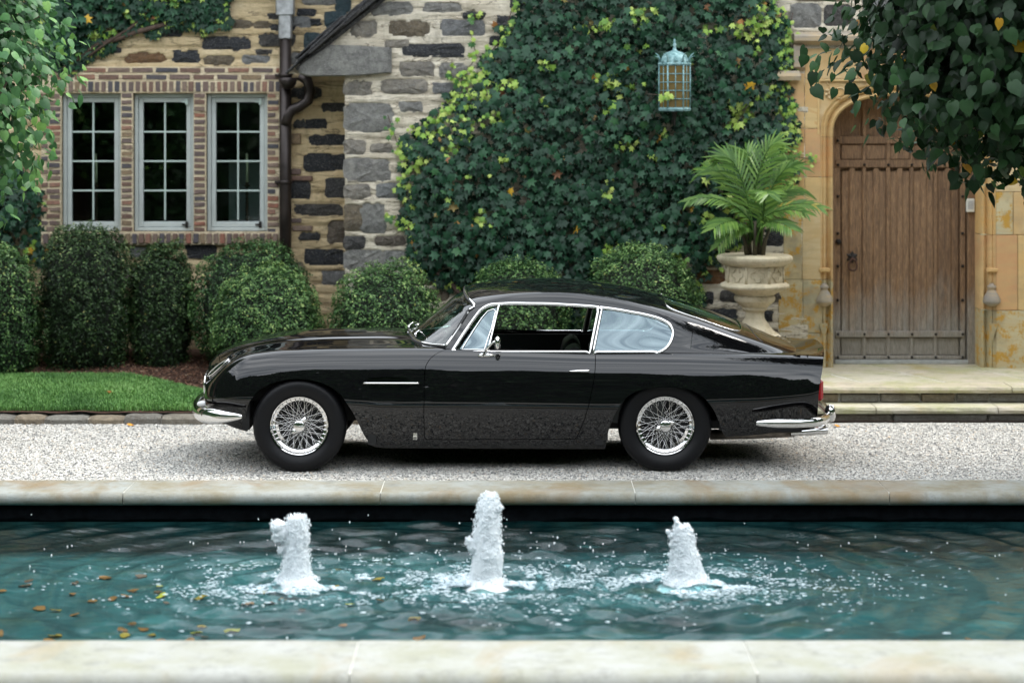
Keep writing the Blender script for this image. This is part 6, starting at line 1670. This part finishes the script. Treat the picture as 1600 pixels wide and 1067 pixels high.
# close the door's top just inside the window line, over the crown
xs_ = np.linspace(dP[-1][0], dP[0][0], 40); tt_ = tw(S_B, xs_, fwb(xs_) + .004, .45)
dT = np.concatenate([dT, np.stack([xs_, tt_], 1)]); dT = densify(dT, .02)
vent_px = [(575, 590), (600, 589), (634, 589), (641, 596), (640, 603), (634, 608), (590, 608), (580, 605), (572, 598)]
ventT = outl(vent_px)
flap_px = [(1082, 517.5), (1117, 529), (1114.6, 546), (1078, 543.5)]
bodyO = body_outline()
m_list = []
for side in (-1, 1):
    b = panel('body', S_B, bodyO, [offset_in(dT, -.005), ventT], m_paint, car, side, flange=.02, gridstep=.035)
    dd = panel('door', S_B, dT, [], m_paint, car, side, flange=.02, gridstep=.035)
    vr = panel('vent_recess', S_B, densify(offset_in(ventT, -.006), .02), [], m_paint, b, side, flange=0, lift=-.02)
    if side < 0: bodyN, doorN = b, dd
    else: bodyF = b
bn = panel('bonnet', S_B, bonnet_outline(.004), [], m_paint, car, -1, gridstep=.035)
bn = join_into(bn, panel('bonnet', S_B, bonnet_outline(.004), [], m_paint, car, 1, gridstep=.035))

# tail panel: ruled between the two sides
tt = np.linspace(.0, 1, 60); zz = S_B(np.full(60, 2.21), tt)[:, 2]
E = S_B(np.array([float(xend(z_)) for z_ in zz]), tt); V = []; F = []
for j, (ex, ew, ez) in enumerate(E):
    for s_ in np.linspace(-1, 1, 13):
        V.append((ex - .10 * (1 - min(1, ew / .8) ** 2) + .10 * (1 - (s_ * ew / .8) ** 2) - .004, CY + s_ * ew, ez))
for j in range(59):
    for k in range(12): F.append((j * 13 + k, j * 13 + k + 1, (j + 1) * 13 + k + 1, (j + 1) * 13 + k))
mk('tail_panel', V, F, m_paint, car)
# nose panel and grille
tt = np.linspace(0, 1, 50); E = S_B(np.full(50, XN), tt); V = []; F = []
for (ex, ew, ez) in E:
    for s_ in np.linspace(-1, 1, 9): V.append((ex + .004, CY + s_ * ew, ez))
for j in range(49):
    for k in range(8): F.append((j * 9 + k, (j + 1) * 9 + k, (j + 1) * 9 + k + 1, j * 9 + k + 1))
mk('nose_panel', V, F, m_under, car)
g = G()
for k in range(8): g.box(XN - .012, XN - .002, CY - .26, CY + .26, .49 + k * .021, .497 + k * .021)
gr = g.obj('grille', m_chrome, car)
g = G(); g.tube([(XN - .008, CY + .30 * math.copysign(abs(math.cos(a)) ** .6, math.cos(a)), .565 + .09 * math.copysign(abs(math.sin(a)) ** .7, math.sin(a))) for a in np.linspace(0, 2 * PI, 41)], .009, 8)
g.obj('grille_surround', m_chrome, gr, True)

# greenhouse
def gx(a, Y=.22): return (a - 800) / (FPX / (CAM_D + Y))
def gzz(b, Y=.22): return CAM_H - (b - HZN) / (FPX / (CAM_D + Y))
dlo_px = [(701.5, 553), (713, 536), (727, 515), (742, 494), (749, 485.5), (757, 480), (766, 476.3), (780, 474.8), (825, 473.6), (860, 474), (892, 475.8), (936, 479.3), (960, 482.5), (984, 487), (1004, 490.8), (1022, 495.5), (1036, 500.5), (1046, 506.5), (1052, 514), (1053.5, 522), (1051, 532), (1045, 541.5), (1036, 548.5), (1026, 552.5)]
def yofs(px_, b): return .14 + .13 * max(0, min(1, (552 - b) / 78))
DP = [(gx(a, yofs(a, b)), gzz(b, yofs(a, b))) for a, b in dlo_px]
DT = toT(DP, S_G, .55)
xs_ = np.linspace(DP[-1][0], DP[0][0], 60)[1:-1]
bot = [(x_, tz(S_G, [x_], [.862], .5)[0]) for x_ in xs_]
DLO = densify(np.concatenate([densify_open(DT, .02), bot]), .02)
# backlight opening in (X, t)
blX = lambda a: (a - 800) / 208.5
back = [(1.13, 1.0), (1.13, .93), (1.135, .86), (1.15, .80), (1.19, .765), (1.26, .745), (1.40, .735), (1.52, .735), (1.60, .745), (1.65, .775), (1.685, .83), (1.70, .90), (1.705, 1.0)]
backO = densify(densify_open(back, .02), .02)
# roof outline: A-pillar edge, roof front edge
tA = np.linspace(.0, .50, 16); A_ = []
for t_ in tA:
    zt_ = S_G(np.array([-.3]), np.array([t_]))[0, 2]; A_.append((np.interp(zt_, [.83, .87, 1.17, 1.25], [-.515, -.50, -.292, -.262]), t_))
hd = [(-.262 - .075 * ss(0, 1, (t_ - .50) / .5), t_) for t_ in np.linspace(.53, 1, 20)]
tail_ = [(2.15, t_) for t_ in np.linspace(1, 0, 20)[1:]]
roofO = []
roofO += A_ + hd + [(x_, 1.0) for x_ in np.arange(-.31, 1.12, .03)]
roofO += [tuple(p) for p in densify_open(back, .02)]
roofO += [(x_, 1.0) for x_ in np.arange(1.73, 2.14, .03)] + tail_ + [(x_, 0.0) for x_ in np.arange(2.12, -.50, -.04)]
roofO = np.array(roofO)
flT = outl(flap_px, S_G, .02, .5, .2)
rf = None
for side in (-1, 1):
    holes = [DLO] + ([flT] if side < 0 else [])
    p = panel('roof', S_G, roofO, holes, m_paint, car, side, flange=.02, gridstep=.035)
    rf = p if rf is None else join_into(rf, p)
panel('fuel_flap', S_G, densify(offset_in(flT, .0035), .02), [], m_paint, car, -1, flange=.01)
def on(S, P, side, lift=.004, close=False):
    P = np.array(P, float); Q = S(P[:, 0], P[:, 1]); n_ = nrm(S, P[:, 0], P[:, 1])
    if np.mean(n_[:, 1]) < 0 and np.mean(Q[:, 1]) > .2 or (np.mean(n_[:, 2]) < -.5): n_ = -n_
    Q = Q + n_ * lift; Q[:, 1] = CY + side * Q[:, 1]; return [tuple(q) for q in Q] + ([tuple(Q[0])] if close else [])
def nearest_split(px_):   # vertical trim bars in the window opening
    pass
def sidebar(name, p0, p1, r, side, m=None, lift=.006, n=12):
    P = [(gx(p0[0] + (p1[0] - p0[0]) * k / n, .2), gzz(p0[1] + (p1[1] - p0[1]) * k / n, .2)) for k in range(n + 1)]
    T_ = toT(P, S_G, .55); return tubeg(on(S_G, T_, side, lift), r, 8, True, .8)
def sect_poly(px, t_off=0):
    P = [(gx(a, yofs(a, b)), gzz(b, yofs(a, b))) for a, b in px]; return toT(P, S_G, .55)
bar = [((763.5, 520), (780, 477.5)), ]
for side in (-1, 1):
    # front frame: follows the DLO from the foot of the pillar round to the B post
    i1 = min(range(len(DLO)), key=lambda i: abs(DLO[i][0] - gx(933, .22)) + (10 if DLO[i][1] < .3 else 0))
    loopP = on(S_G, offset_in(DLO, .011), side, .004)
    top = loopP[:i1 + 1]
    Bm = toT([(gx(934.5 - 13.5 * k / 14, yofs(0, 482 + 70 * k / 14)), gzz(482 + 70 * k / 14, yofs(0, 482 + 70 * k / 14))) for k in range(15)], S_G, .55)
    Bl = on(S_G, Bm, side, .005)
    nb_ = len(DT); lower = [p for p in loopP if p[2] < .885 and p[0] < Bl[-1][0]]
    lower = sorted(lower, key=lambda p: -p[0])
    fr1 = G(); fr1.tube(top + Bl[1:] + lower + [top[0]], .0135, 8, True, .75)
    f1 = fr1.obj('door_window_frame', m_chrome, car, True)
    Bm2 = [(x_ + .026, t_) for x_, t_ in Bm]; Bl2 = on(S_G, Bm2, side, .005)
    restP = loopP[i1 + 1:]; rest = [p for p in restP if p[0] > Bl2[-1][0] + .004]
    fr2 = G(); fr2.tube(rest + Bl2[::-1] + [rest[0]], .0125, 8, True, .75)
    f2 = fr2.obj('quarter_window_frame', m_chrome, car, True)
    g = G(); g.add(*sidebar('', (762, 550), (780, 477), .0085, side)); g.obj('vent_window_bar', m_chrome, f1, True)
    g = G(); pin = [(722, 545), (737, 521), (752, 498), (762, 486), (771, 482.5), (774.5, 486), (768, 513), (757, 546), (722, 546)]
    g.tube(on(S_G, densify(sect_poly(pin), .02), side, .003, True), .0045, 6); g.obj('vent_window_rim', m_chrome, f1, True)
    # glass
    vg = densify(sect_poly([(716, 548), (735, 520), (752, 495), (763, 484), (776, 480), (761, 549)]), .02)
    panel('vent_glass', S_G, vg, [], m_cgl, car, side, flange=0, lift=-.004)
    qg = densify(sect_poly([(926, 551), (941, 484), (984, 489), (1021, 497), (1043, 507), (1050, 518), (1047, 532), (1037, 545), (1025, 551)]), .02)
    panel('quarter_glass', S_G, qg, [], m_cgl, car, side, flange=0, lift=-.004)
    if side > 0: pass
# black upright behind the post
for side in (-1, 1):
    Bs = toT([(gx(937 - 13.5 * k / 14, .2), gzz(480 + 72 * k / 14, .2)) for k in range(15)], S_G, .55)
    g = G(); g.tube(on(S_G, Bs, side, -.018), .018, 8); g.obj('window_post', m_rubb, car, True)
# backlight glass and trim
bg_ = np.concatenate([backO[backO[:, 0] > -9]])
for side in (-1, 1):
    p = panel('rear_window', S_G, backO, [], m_wgl, car, side, flange=0, lift=-.003)
    rw = p if side < 0 else join_into(rw, p)
bp1 = densify_open(back, .02); g = G(); g.tube(on(S_G, bp1, -1, .002) + on(S_G, bp1[::-1], 1, .002) , .005, 8); g.obj('rear_window_trim', m_chrome, rw, True)
# boot shut line: dark tube laid on the surface, standing for the gap's shade
g = G(); bl_ = [(1.78 + .06 * (1 - ((t_ - .70) / .3)) ** 2, t_) for t_ in np.linspace(.70, 1, 20)]
g.tube(on(S_G, bl_, -1, .0005) + on(S_G, bl_[::-1], 1, .0005), .003, 6); g.obj('boot_shut_line', m_rubb, car, True)

# windscreen: Coons patch between pillars, header and base
nA = 24
edge = [(a, b) for a, b in A_ if S_G(np.array([a]), np.array([b]))[0, 2] > .885] + hd[:6]
edge = densify_open(edge, .02); EQ = S_G(edge[:, 0] - .012, edge[:, 1])
header = densify_open(hd[5:], .02); HQ = S_G(header[:, 0] - .012, header[:, 1])
def resamp(P, n):
    d = np.concatenate([[0], np.cumsum(np.linalg.norm(np.diff(P, axis=0), axis=1))]); u = np.linspace(0, d[-1], n); return np.stack([np.interp(u, d, P[:, i]) for i in range(3)], 1)
L_ = resamp(EQ, nA)
Hh = resamp(np.concatenate([HQ, (HQ * [1, -1, 1])[::-1][1:]]), 41)          # from near (+w) to far (-w)
bb = np.linspace(1, -1, 41); w0 = L_[0][1]
base_x = L_[0][0] + (-.765 - L_[0][0]) * (1 - np.abs(bb) ** 2.6); base_w = bb * w0
bz_ = np.array([np.interp(abs(w_), S_B(np.full(200, x_), np.linspace(1, .4, 200))[:, 1], S_B(np.full(200, x_), np.linspace(1, .4, 200))[:, 2]) for x_, w_ in zip(base_x, base_w)]) + .004
Bb = np.stack([base_x, base_w, bz_], 1); Bb[0] = L_[0]; Bb[-1] = L_[0] * [1, -1, 1]; Bb[1:-1, 2] = bz_[1:-1] + (L_[0][2] - bz_[0]) * np.abs(bb[1:-1]) ** 6
Lr = L_; Rr = L_ * [1, -1, 1]; V = []
for i, v_ in enumerate(np.linspace(0, 1, nA)):
    for j, u_ in enumerate(np.linspace(0, 1, 41)):
        p = (1 - v_) * Bb[j] + v_ * Hh[j] + (1 - u_) * Lr[i] + u_ * Rr[i] - ((1 - u_) * (1 - v_) * Bb[0] + u_ * (1 - v_) * Bb[-1] + (1 - u_) * v_ * Hh[0] + u_ * v_ * Hh[-1])
        V.append((p[0], CY - p[1], p[2]))
F = [((i + 1) * 41 + j, (i + 1) * 41 + j + 1, i * 41 + j + 1, i * 41 + j) for i in range(nA - 1) for j in range(40)]
ws = mk('windscreen', V, F, m_wgl, car)
def W3(P): return [(p[0], CY - p[1], p[2]) for p in P]
g = G(); loop = W3(Bb) + W3(Rr[1:]) + W3(Hh[::-1][1:]) + W3(Lr[::-1][1:]) + W3(Bb[:2])
g.tube(loop, .010, 8); g.obj('windscreen_trim', m_chrome, ws, True)
g = G(); g.tube([(p[0] - .006, p[1], p[2] - .008) for p in loop], .013, 8); g.obj('windscreen_seal', m_rubb, ws, True)
# wipers
for (y0, dy) in ((.42, .30), (.98, .30)):
    g = G(); bx_ = lambda y: float(np.interp(CY - y, base_w[::-1], base_x[::-1])); 
    zz0 = .955
    g.tube([(bx_(y0) - .03, y0, zz0 - .01), (bx_(y0) - .025, y0, zz0 + .015)], .009, 8)
    g.tube([(bx_(y0) - .025, y0, zz0 + .015), (bx_(y0) + .005, y0 + .04, zz0 + .035), (bx_(y0 + dy) + .02, y0 + dy, zz0 + .012)], .0035, 6)
    g.tube([(bx_(y0) + .02, y0 + .06, zz0 + .012), (bx_(y0 + dy) + .02, y0 + dy + .1, zz0 + .012)], .003, 6)
    g.obj('wiper', m_chrome, car, True)

# interior
g = G().box(-.62, -.38, CY - .62, CY + .62, .70, .905, .03); g.obj('dashboard', m_leather, car)
g = G().box(-.75, 1.5, CY - .64, CY + .64, .30, .36).box(-.78, -.74, CY - .62, CY + .62, .3, .86).box(1.55, 1.6, CY - .6, CY + .6, .3, .84).box(1.1, 1.9, CY - .6, CY + .6, .80, .835); g.obj('cabin_floor', m_under, car)
for side in (-1, 1):
    yy = CY + side * .675
    G().box(-.5, 1.1, yy - .015, yy + .015, .35, .85).obj('door_card', m_leather, car)
    yc = CY + side * .32
    s_ = empty('seat', (.15, yc, .4)); setparent(s_, car)
    def part(n_, *a, **k_):
        o = G().box(*a, **k_).obj(n_, m_leather, s_); md = o.modifiers.new('b', 'BEVEL'); md.width = .03; md.segments = 3; o.data.polygons.foreach_set('use_smooth', [True] * len(o.data.polygons)); return o
    part('cushion', -.1, .42, yc - .23, yc + .23, .42, .56, b=.04)
    part('seat_back', .36, .50, yc - .22, yc + .22, .5, .875, b=.05, rot=(0, .25, 0))
part_ = G().box(.95, 1.12, CY - .55, CY + .55, .45, .86, b=.04, rot=(0, .3, 0)).box(.6, 1.0, CY - .55, CY + .55, .42, .56, b=.04).obj('rear_seat', m_leather, car)
g = G(); c0 = (-.17, CY - .36, .80)
ring = []
for k in range(33):
    a = 2 * PI * k / 32; u = .19 * math.cos(a); v_ = .19 * math.sin(a)
    ring.append((c0[0] - .36 * v_ * 1.0, c0[1] + u, c0[2] + .93 * v_))
g.tube(ring, .010, 8); 
for a in (PI / 2 * 0, PI, -PI / 2): g.tube([c0, (c0[0] - .36 * .19 * math.sin(a), c0[1] + .19 * math.cos(a), c0[2] + .93 * .19 * math.sin(a))], .008, 6)
g.tube([c0, (-.5, c0[1], .70)], .02, 8)
g.obj('steering_wheel', M_simple('wood_rim', (.10, .05, .025), .3), car, True)
g = G().box(-.22, -.20, CY - .11, CY + .11, 1.17, 1.22, .01).tube([(-.21, CY, 1.2), (-.25, CY, 1.27)], .008, 6); g.obj('interior_mirror', m_rubb, car)

# underbody and arch liners
g = G().box(-1.0, .7, CY - .55, CY + .55, .20, .50).box(-1.95, -1.0, CY - .5, CY + .5, .34, .50).box(.7, 1.95, CY - .5, CY + .5, .30, .50).box(-.95, .62, CY - .66, CY + .66, .178, .40).box(-1.95, -1.9, CY - .7, CY + .7, .3, .7).box(1.62, 2.1, CY - .68, CY + .68, .28, .6).box(-1.04, -.98, CY - .74, CY + .74, .2, .8).box(.60, .66, CY - .74, CY + .74, .2, .78).box(1.5, 1.55, CY - .72, CY + .72, .3, .78)
g.box(-1.95, -1.0, CY - .60, CY + .60, .5, .78).box(.65, 1.55, CY - .58, CY + .58, .5, .80)
g.obj('underbody', m_under, car)

# wheels
def make_wheel(c, side, knock):
    w = empty('wheel', c); setparent(w, car)
    s_ = side; R = .338
    pr = [(.205, .035), (.215, .03), (.235, .018), (.265, .006), (.295, .004), (.318, .012), (.330, .026), (.336, .045), (.338, .06), (.338, .12), (.336, .145), (.325, .165), (.29, .175), (.24, .17), (.205, .15)]
    V, F = latheg([(r_, -s_ * h if s_ < 0 else -h) for r_, h in pr], 96, c, 'y'); 
    V = [(v[0], c[1] + (v[1] - c[1]), v[2]) for v in V]
    # tread blocks: fine serration of the shoulder
    V2 = []
    for i, v in enumerate(V):
        k = i % 96; j = i // 96
        if j in (5, 6, 7, 12) and k % 2: q = .988; v = (c[0] + (v[0] - c[0]) * q, v[1] - s_ * 0, c[2] + (v[2] - c[2]) * q)
        V2.append(v)
    o = mk('tyre', V2, F, m_tyre, w); o.data.set_sharp_from_angle(angle=math.radians(60))
    def yv(h): return c[1] - s_ * h      # h measured inboard from the outer face
    def lt(name, prof, n, m, par=w):
        V, F = latheg([(r_, -s_ * h) for r_, h in prof], n, c, 'y'); o_ = mk(name, V, F, m, par); o_.data.set_sharp_from_angle(angle=math.radians(40)); return o_
    rim = lt('rim', [(.206, .04), (.212, .024), (.209, .018), (.2035, .020), (.200, .036), (.196, .052), (.188, .056), (.178, .060), (.176, .075), (.180, .10), (.19, .145), (.206, .15)], 64, m_chrome)
    lt('hub', [(.001, .03), (.034, .03), (.036, .035), (.034, .045), (.045, .055), (.052, .07), (.05, .10), (.07, .13), (.07, .15)], 32, m_chrome)
    lt('brake_drum', [(.001, .125), (.160, .125), (.165, .14), (.165, .2)], 32, m_under)
    g = G(); rs = .0016
    n = 36
    for k in range(n):
        a = 2 * PI * k / n; off = .42 if k % 2 else -.42
        p0 = (c[0] + .05 * math.cos(a + off * 1.6), yv(.062), c[2] + .05 * math.sin(a + off * 1.6)); p1 = (c[0] + .190 * math.cos(a), yv(.050), c[2] + .190 * math.sin(a))
        g.tube([p0, p1], rs, 5, False)
        p0 = (c[0] + .066 * math.cos(a - off * 1.6), yv(.128), c[2] + .066 * math.sin(a - off * 1.6)); p1 = (c[0] + .172 * math.cos(a + PI / n), yv(.066), c[2] + .172 * math.sin(a + PI / n))
        g.tube([p0, p1], rs, 5, False)
        g.tube([(c[0] + .192 * math.cos(a), yv(.049), c[2] + .192 * math.sin(a)), (c[0] + .172 * math.cos(a), yv(.052), c[2] + .172 * math.sin(a))], .0034, 6, True)
    g.obj('spokes', m_chrome, w, True)
    g = G(); g.add(*latheg([(.001, s_ * .002), (.034, 0), (.040, -s_ * .004), (.043, -s_ * .012), (.044, -s_ * .03)], 24, (c[0], yv(.0) + 0, c[2]), 'y'))
    for q in (0, PI):
        a = knock + q; ca, sa = math.cos(a), math.sin(a); pts = []
        for (u, v_) in ((.028, -.030), (.066, -.018), (.080, -.006), (.074, .010), (.054, .012), (.030, .030)): pts.append((u * ca - v_ * sa, u * sa + v_ * ca))
        n0 = len(pts); Vv = [(c[0] + x_, yv(.012), c[2] + z_) for x_, z_ in pts] + [(c[0] + x_, yv(.028), c[2] + z_) for x_, z_ in pts]
        Ff = [tuple(range(n0)), tuple(reversed(range(n0, 2 * n0)))] + [(i, i + n0, (i + 1) % n0 + n0, (i + 1) % n0) for i in range(n0)]
        g.add(Vv, Ff)
    g.obj('knock_off_spinner', m_chrome, w, True, )
    return w
fwx, rwx = cx(467, .05), cx(1040, .05)
for (x_, y_, s_, kn) in ((fwx, .055, -1, math.radians(55)), (rwx, .07, -1, math.radians(25)), (fwx, 2 * CY - .055, 1, 1.0), (rwx, 2 * CY - .07, 1, 2.0)): make_wheel((x_, y_, .338), s_, kn)

# bumpers: swept half-round blades
def blade(name, path, hh, dd, par):
    P = [Vector(p) for p in path]; n = len(P); V = []; F = []; na = 14
    for i, p in enumerate(P):
        t = (P[min(i + 1, n - 1)] - P[max(i - 1, 0)]).normalized(); u = Vector((0, 0, 1)); w = t.cross(u).normalized()
        h_, d_ = hh[i], dd[i]
        for k in range(na):
            a = 2 * PI * k / na; V.append(tuple(p + u * (h_ * math.sin(a)) + w * (d_ * math.cos(a))))
    for i in range(n - 1):
        for k in range(na): F.append((i * na + k, i * na + (k + 1) % na, (i + 1) * na + (k + 1) % na, (i + 1) * na + k))
    F += [tuple(reversed(range(na))), tuple((n - 1) * na + k for k in range(na))]
    return mk(name, V, F, m_chrome, par)
def cr_path(P, n):
    P = np.array(P, float); out = []
    for i in range(len(P) - 1):
        p0, p1, p2, p3 = P[max(i - 1, 0)], P[i], P[i + 1], P[min(i + 2, len(P) - 1)]
        for j in range(n):
            u = j / n; out.append(.5 * ((2 * p1) + (-p0 + p2) * u + (2 * p0 - 5 * p1 + 4 * p2 - p3) * u * u + (-p0 + 3 * p1 - 3 * p2 + p3) * u ** 3))
    out.append(P[-1]); return np.array(out)
fzb = cz(653)
half_ = cr_path([(-1.94, -.79, fzb + .01), (-2.10, -.76, fzb + .004), (-2.22, -.66, fzb), (-2.30, -.48, fzb), (-2.35, -.25, fzb), (-2.365, 0, fzb)], 8)
full = np.concatenate([half_, (half_ * [1, -1, 1])[::-1][1:]]); full[:, 1] += CY; n = len(full)
tpr = np.array([min(1, .22 + .78 * math.sin(min(1, i / 14) * PI / 2)) for i in range(n)]); tpr = np.minimum(tpr, tpr[::-1])
blade('front_bumper', full, .058 * tpr, .030 * np.maximum(tpr, .4), car)
rzb = cz(660)
half_ = cr_path([(cx(1181), -.825, rzb), (1.95, -.822, rzb), (2.12, -.80, rzb), (2.23, -.72, rzb), (2.31, -.5, rzb), (2.35, -.25, rzb), (2.36, 0, rzb)], 8)
full = np.concatenate([half_, (half_ * [1, -1, 1])[::-1][1:]]); full[:, 1] += CY; n = len(full)
tpr = np.array([min(1, .45 + .55 * math.sin(min(1, i / 8) * PI / 2)) for i in range(n)]); tpr = np.minimum(tpr, tpr[::-1])
rbm = blade('rear_bumper', full, .034 * tpr, .024 * tpr, car)
for s_ in (-1, 1):
    blade('overrider', [(2.35, CY + s_ * .42, .30 + .02 * k) for k in range(9)], [.02] * 9, [.02 * math.sin(PI * (k + 1) / 10) + .012 for k in range(9)], rbm) if False else None
    G().lathe([(.001, .31), (.03, .32), (.040, .35), (.040, .40), (.03, .435), (.001, .445)], 14, (2.345, CY + s_ * .40, 0)).obj('overrider', m_chrome, rbm, True)
    # tail lamps
    G().box(2.19, 2.262, CY + s_ * .60 - .05, CY + s_ * .60 + .06, .50, .66, .02).obj('tail_lamp', m_red, car)
    g = G(); g.box(2.18, 2.222, CY + s_ * .58 - .06, CY + s_ * .58 + .07, .485, .50, .004).box(2.18, 2.222, CY + s_ * .58 - .06, CY + s_ * .58 + .07, .665, .675, .004); g.obj('tail_lamp_trim', m_chrome, car)
    # front indicators
    G().add(*latheg([(.001, -.03), (.010, -.028), (.018, -.015), (.022, .0), (.02, .03)], 16, (0, 0, 0), 'z')).obj('indicator_lamp', m_amb, car, True)
    o = bpy.data.objects[-1] if False else None
for o in [q for q in bpy.data.objects if q.name.startswith('indicator_lamp')]:
    sd_ = -1 if o.name == 'indicator_lamp' else 1
    o.location = (cx(313, .2), CY + sd_ * .60, cz(632, .2)); o.rotation_euler = (0, PI / 2, 0)
# headlamps: chrome rims round faired glass at each wing's nose
hx = np.linspace(0, 2 * PI, 41)
for s_ in (-1, 1):
    P = np.stack([-2.17 + .085 * np.cos(hx), .725 + .032 * np.sin(hx)], 1)
    g = G(); g.tube(on(S_B, P, s_, .003), .006, 6); hl = g.obj('headlamp_rim', m_chrome, car, True)
    panel('headlamp_cover', S_B, densify(P[:-1] * [1, 1], .02), [], m_wgl if False else m_cgl, hl, s_, flange=0, lift=.004)

# brightwork: vent strip, handles, badge, mirror
def onpx(px_, b, lift, side=-1, S=S_B, Y=.04):
    T_ = toT([(cx(px_, Y), cz(b, Y))], S); return on(S, T_, side, lift)[0]
for s_ in (-1, 1):
    g = G(); g.tube([onpx(p, 598.3, .005, s_) for p in np.linspace(568, 655, 12)], .0065, 8, True, .8); g.obj('vent_strip', m_chrome, car, True)
    g = G(); g.tube([onpx(p, 580 + .3 * (p < 900), .014, s_) for p in np.linspace(889, 921, 8)], [.003, .005, .007, .008, .009, .010, .011, .011], 8)
    g.tube([onpx(916, 580, -.01, s_), onpx(916, 580, .016, s_)], .009, 8); g.obj('door_handle', m_chrome, doorN if s_ < 0 else bodyF, True)
    x_, y_, z_ = onpx(648, 681, .002, s_)
    bd = G().box(x_ - .016, x_ + .016, y_ - .004, y_ + .004, z_ - .034, z_ + .034, .003).obj('badge', m_chrome, car)
    g = G(); yo = y_ - .0045 if s_ < 0 else y_ + .0045
    e_ = .0006
    # two lines of relief and an oval, as on the small plate
    g.tube([(x_ + .007 + .007 * math.cos(a), yo, z_ + .020 + .006 * math.sin(a)) for a in np.linspace(0, 2 * PI, 13)], .0013, 4)
    g.tube([(x_ + .007 + .007 * math.cos(a), yo, z_ + .004 + .006 * math.sin(a)) for a in np.linspace(0, 2 * PI, 13)], .0013, 4)
    g.tube([(x_ - .010, yo, z_ + .028), (x_ - .010, yo, z_ - .004)], .0016, 4); g.tube([(x_ - .003, yo, z_ + .028), (x_ - .003, yo, z_ - .004)], .0013, 4)
    g.tube([(x_ + .011 * math.cos(a), yo, z_ - .021 + .007 * math.sin(a)) for a in np.linspace(0, 2 * PI, 17)], .0018, 4)
    g.box(x_ - .005, x_ + .005, yo - .001, yo + .001, z_ - .0245, z_ - .0175)
    g.obj('badge_relief', m_rubb, bd)
g = G(); mb = onpx(757, 557.5, .004); mx0, my0, mz0 = mb
g.tube([(mx0 - .055, my0 + .01, mz0 - .004), (mx0 - .02, my0, mz0 + .006), (mx0 + .03, my0 - .002, mz0 + .006), (mx0 + .085, my0 + .006, mz0 - .002)], [.006, .016, .013, .004], 8, True, .7)
g.tube([(mx0 - .01, my0, mz0 + .005), (mx0 + .03, my0 - .03, mz0 + .07), (mx0 + .065, my0 - .05, mz0 + .105), (mx0 + .085, my0 - .055, mz0 + .115)], [.013, .009, .007, .007], 8)
mr = g.obj('door_mirror', m_chrome, car, True)
V, F = boxg(mx0 + .075, mx0 + .115, my0 - .12, my0 + .0, mz0 + .052, mz0 + .150, .018); mk('mirror_head', V, F, m_chrome, mr)
# exhaust
g = G(); g.tube([(1.45, .35, .235), (1.75, .32, .245), (2.06, .30, .262)], .038, 12); g.obj('exhaust_silencer', m_exh, car, True)
for yy in (.26, .36):
    g = G(); g.tube([(2.03, yy, .262), (2.16, yy - .0, .27), (2.30, yy, .280)], .028, 14, False); g.obj('exhaust_tip', m_chrome, car, True)
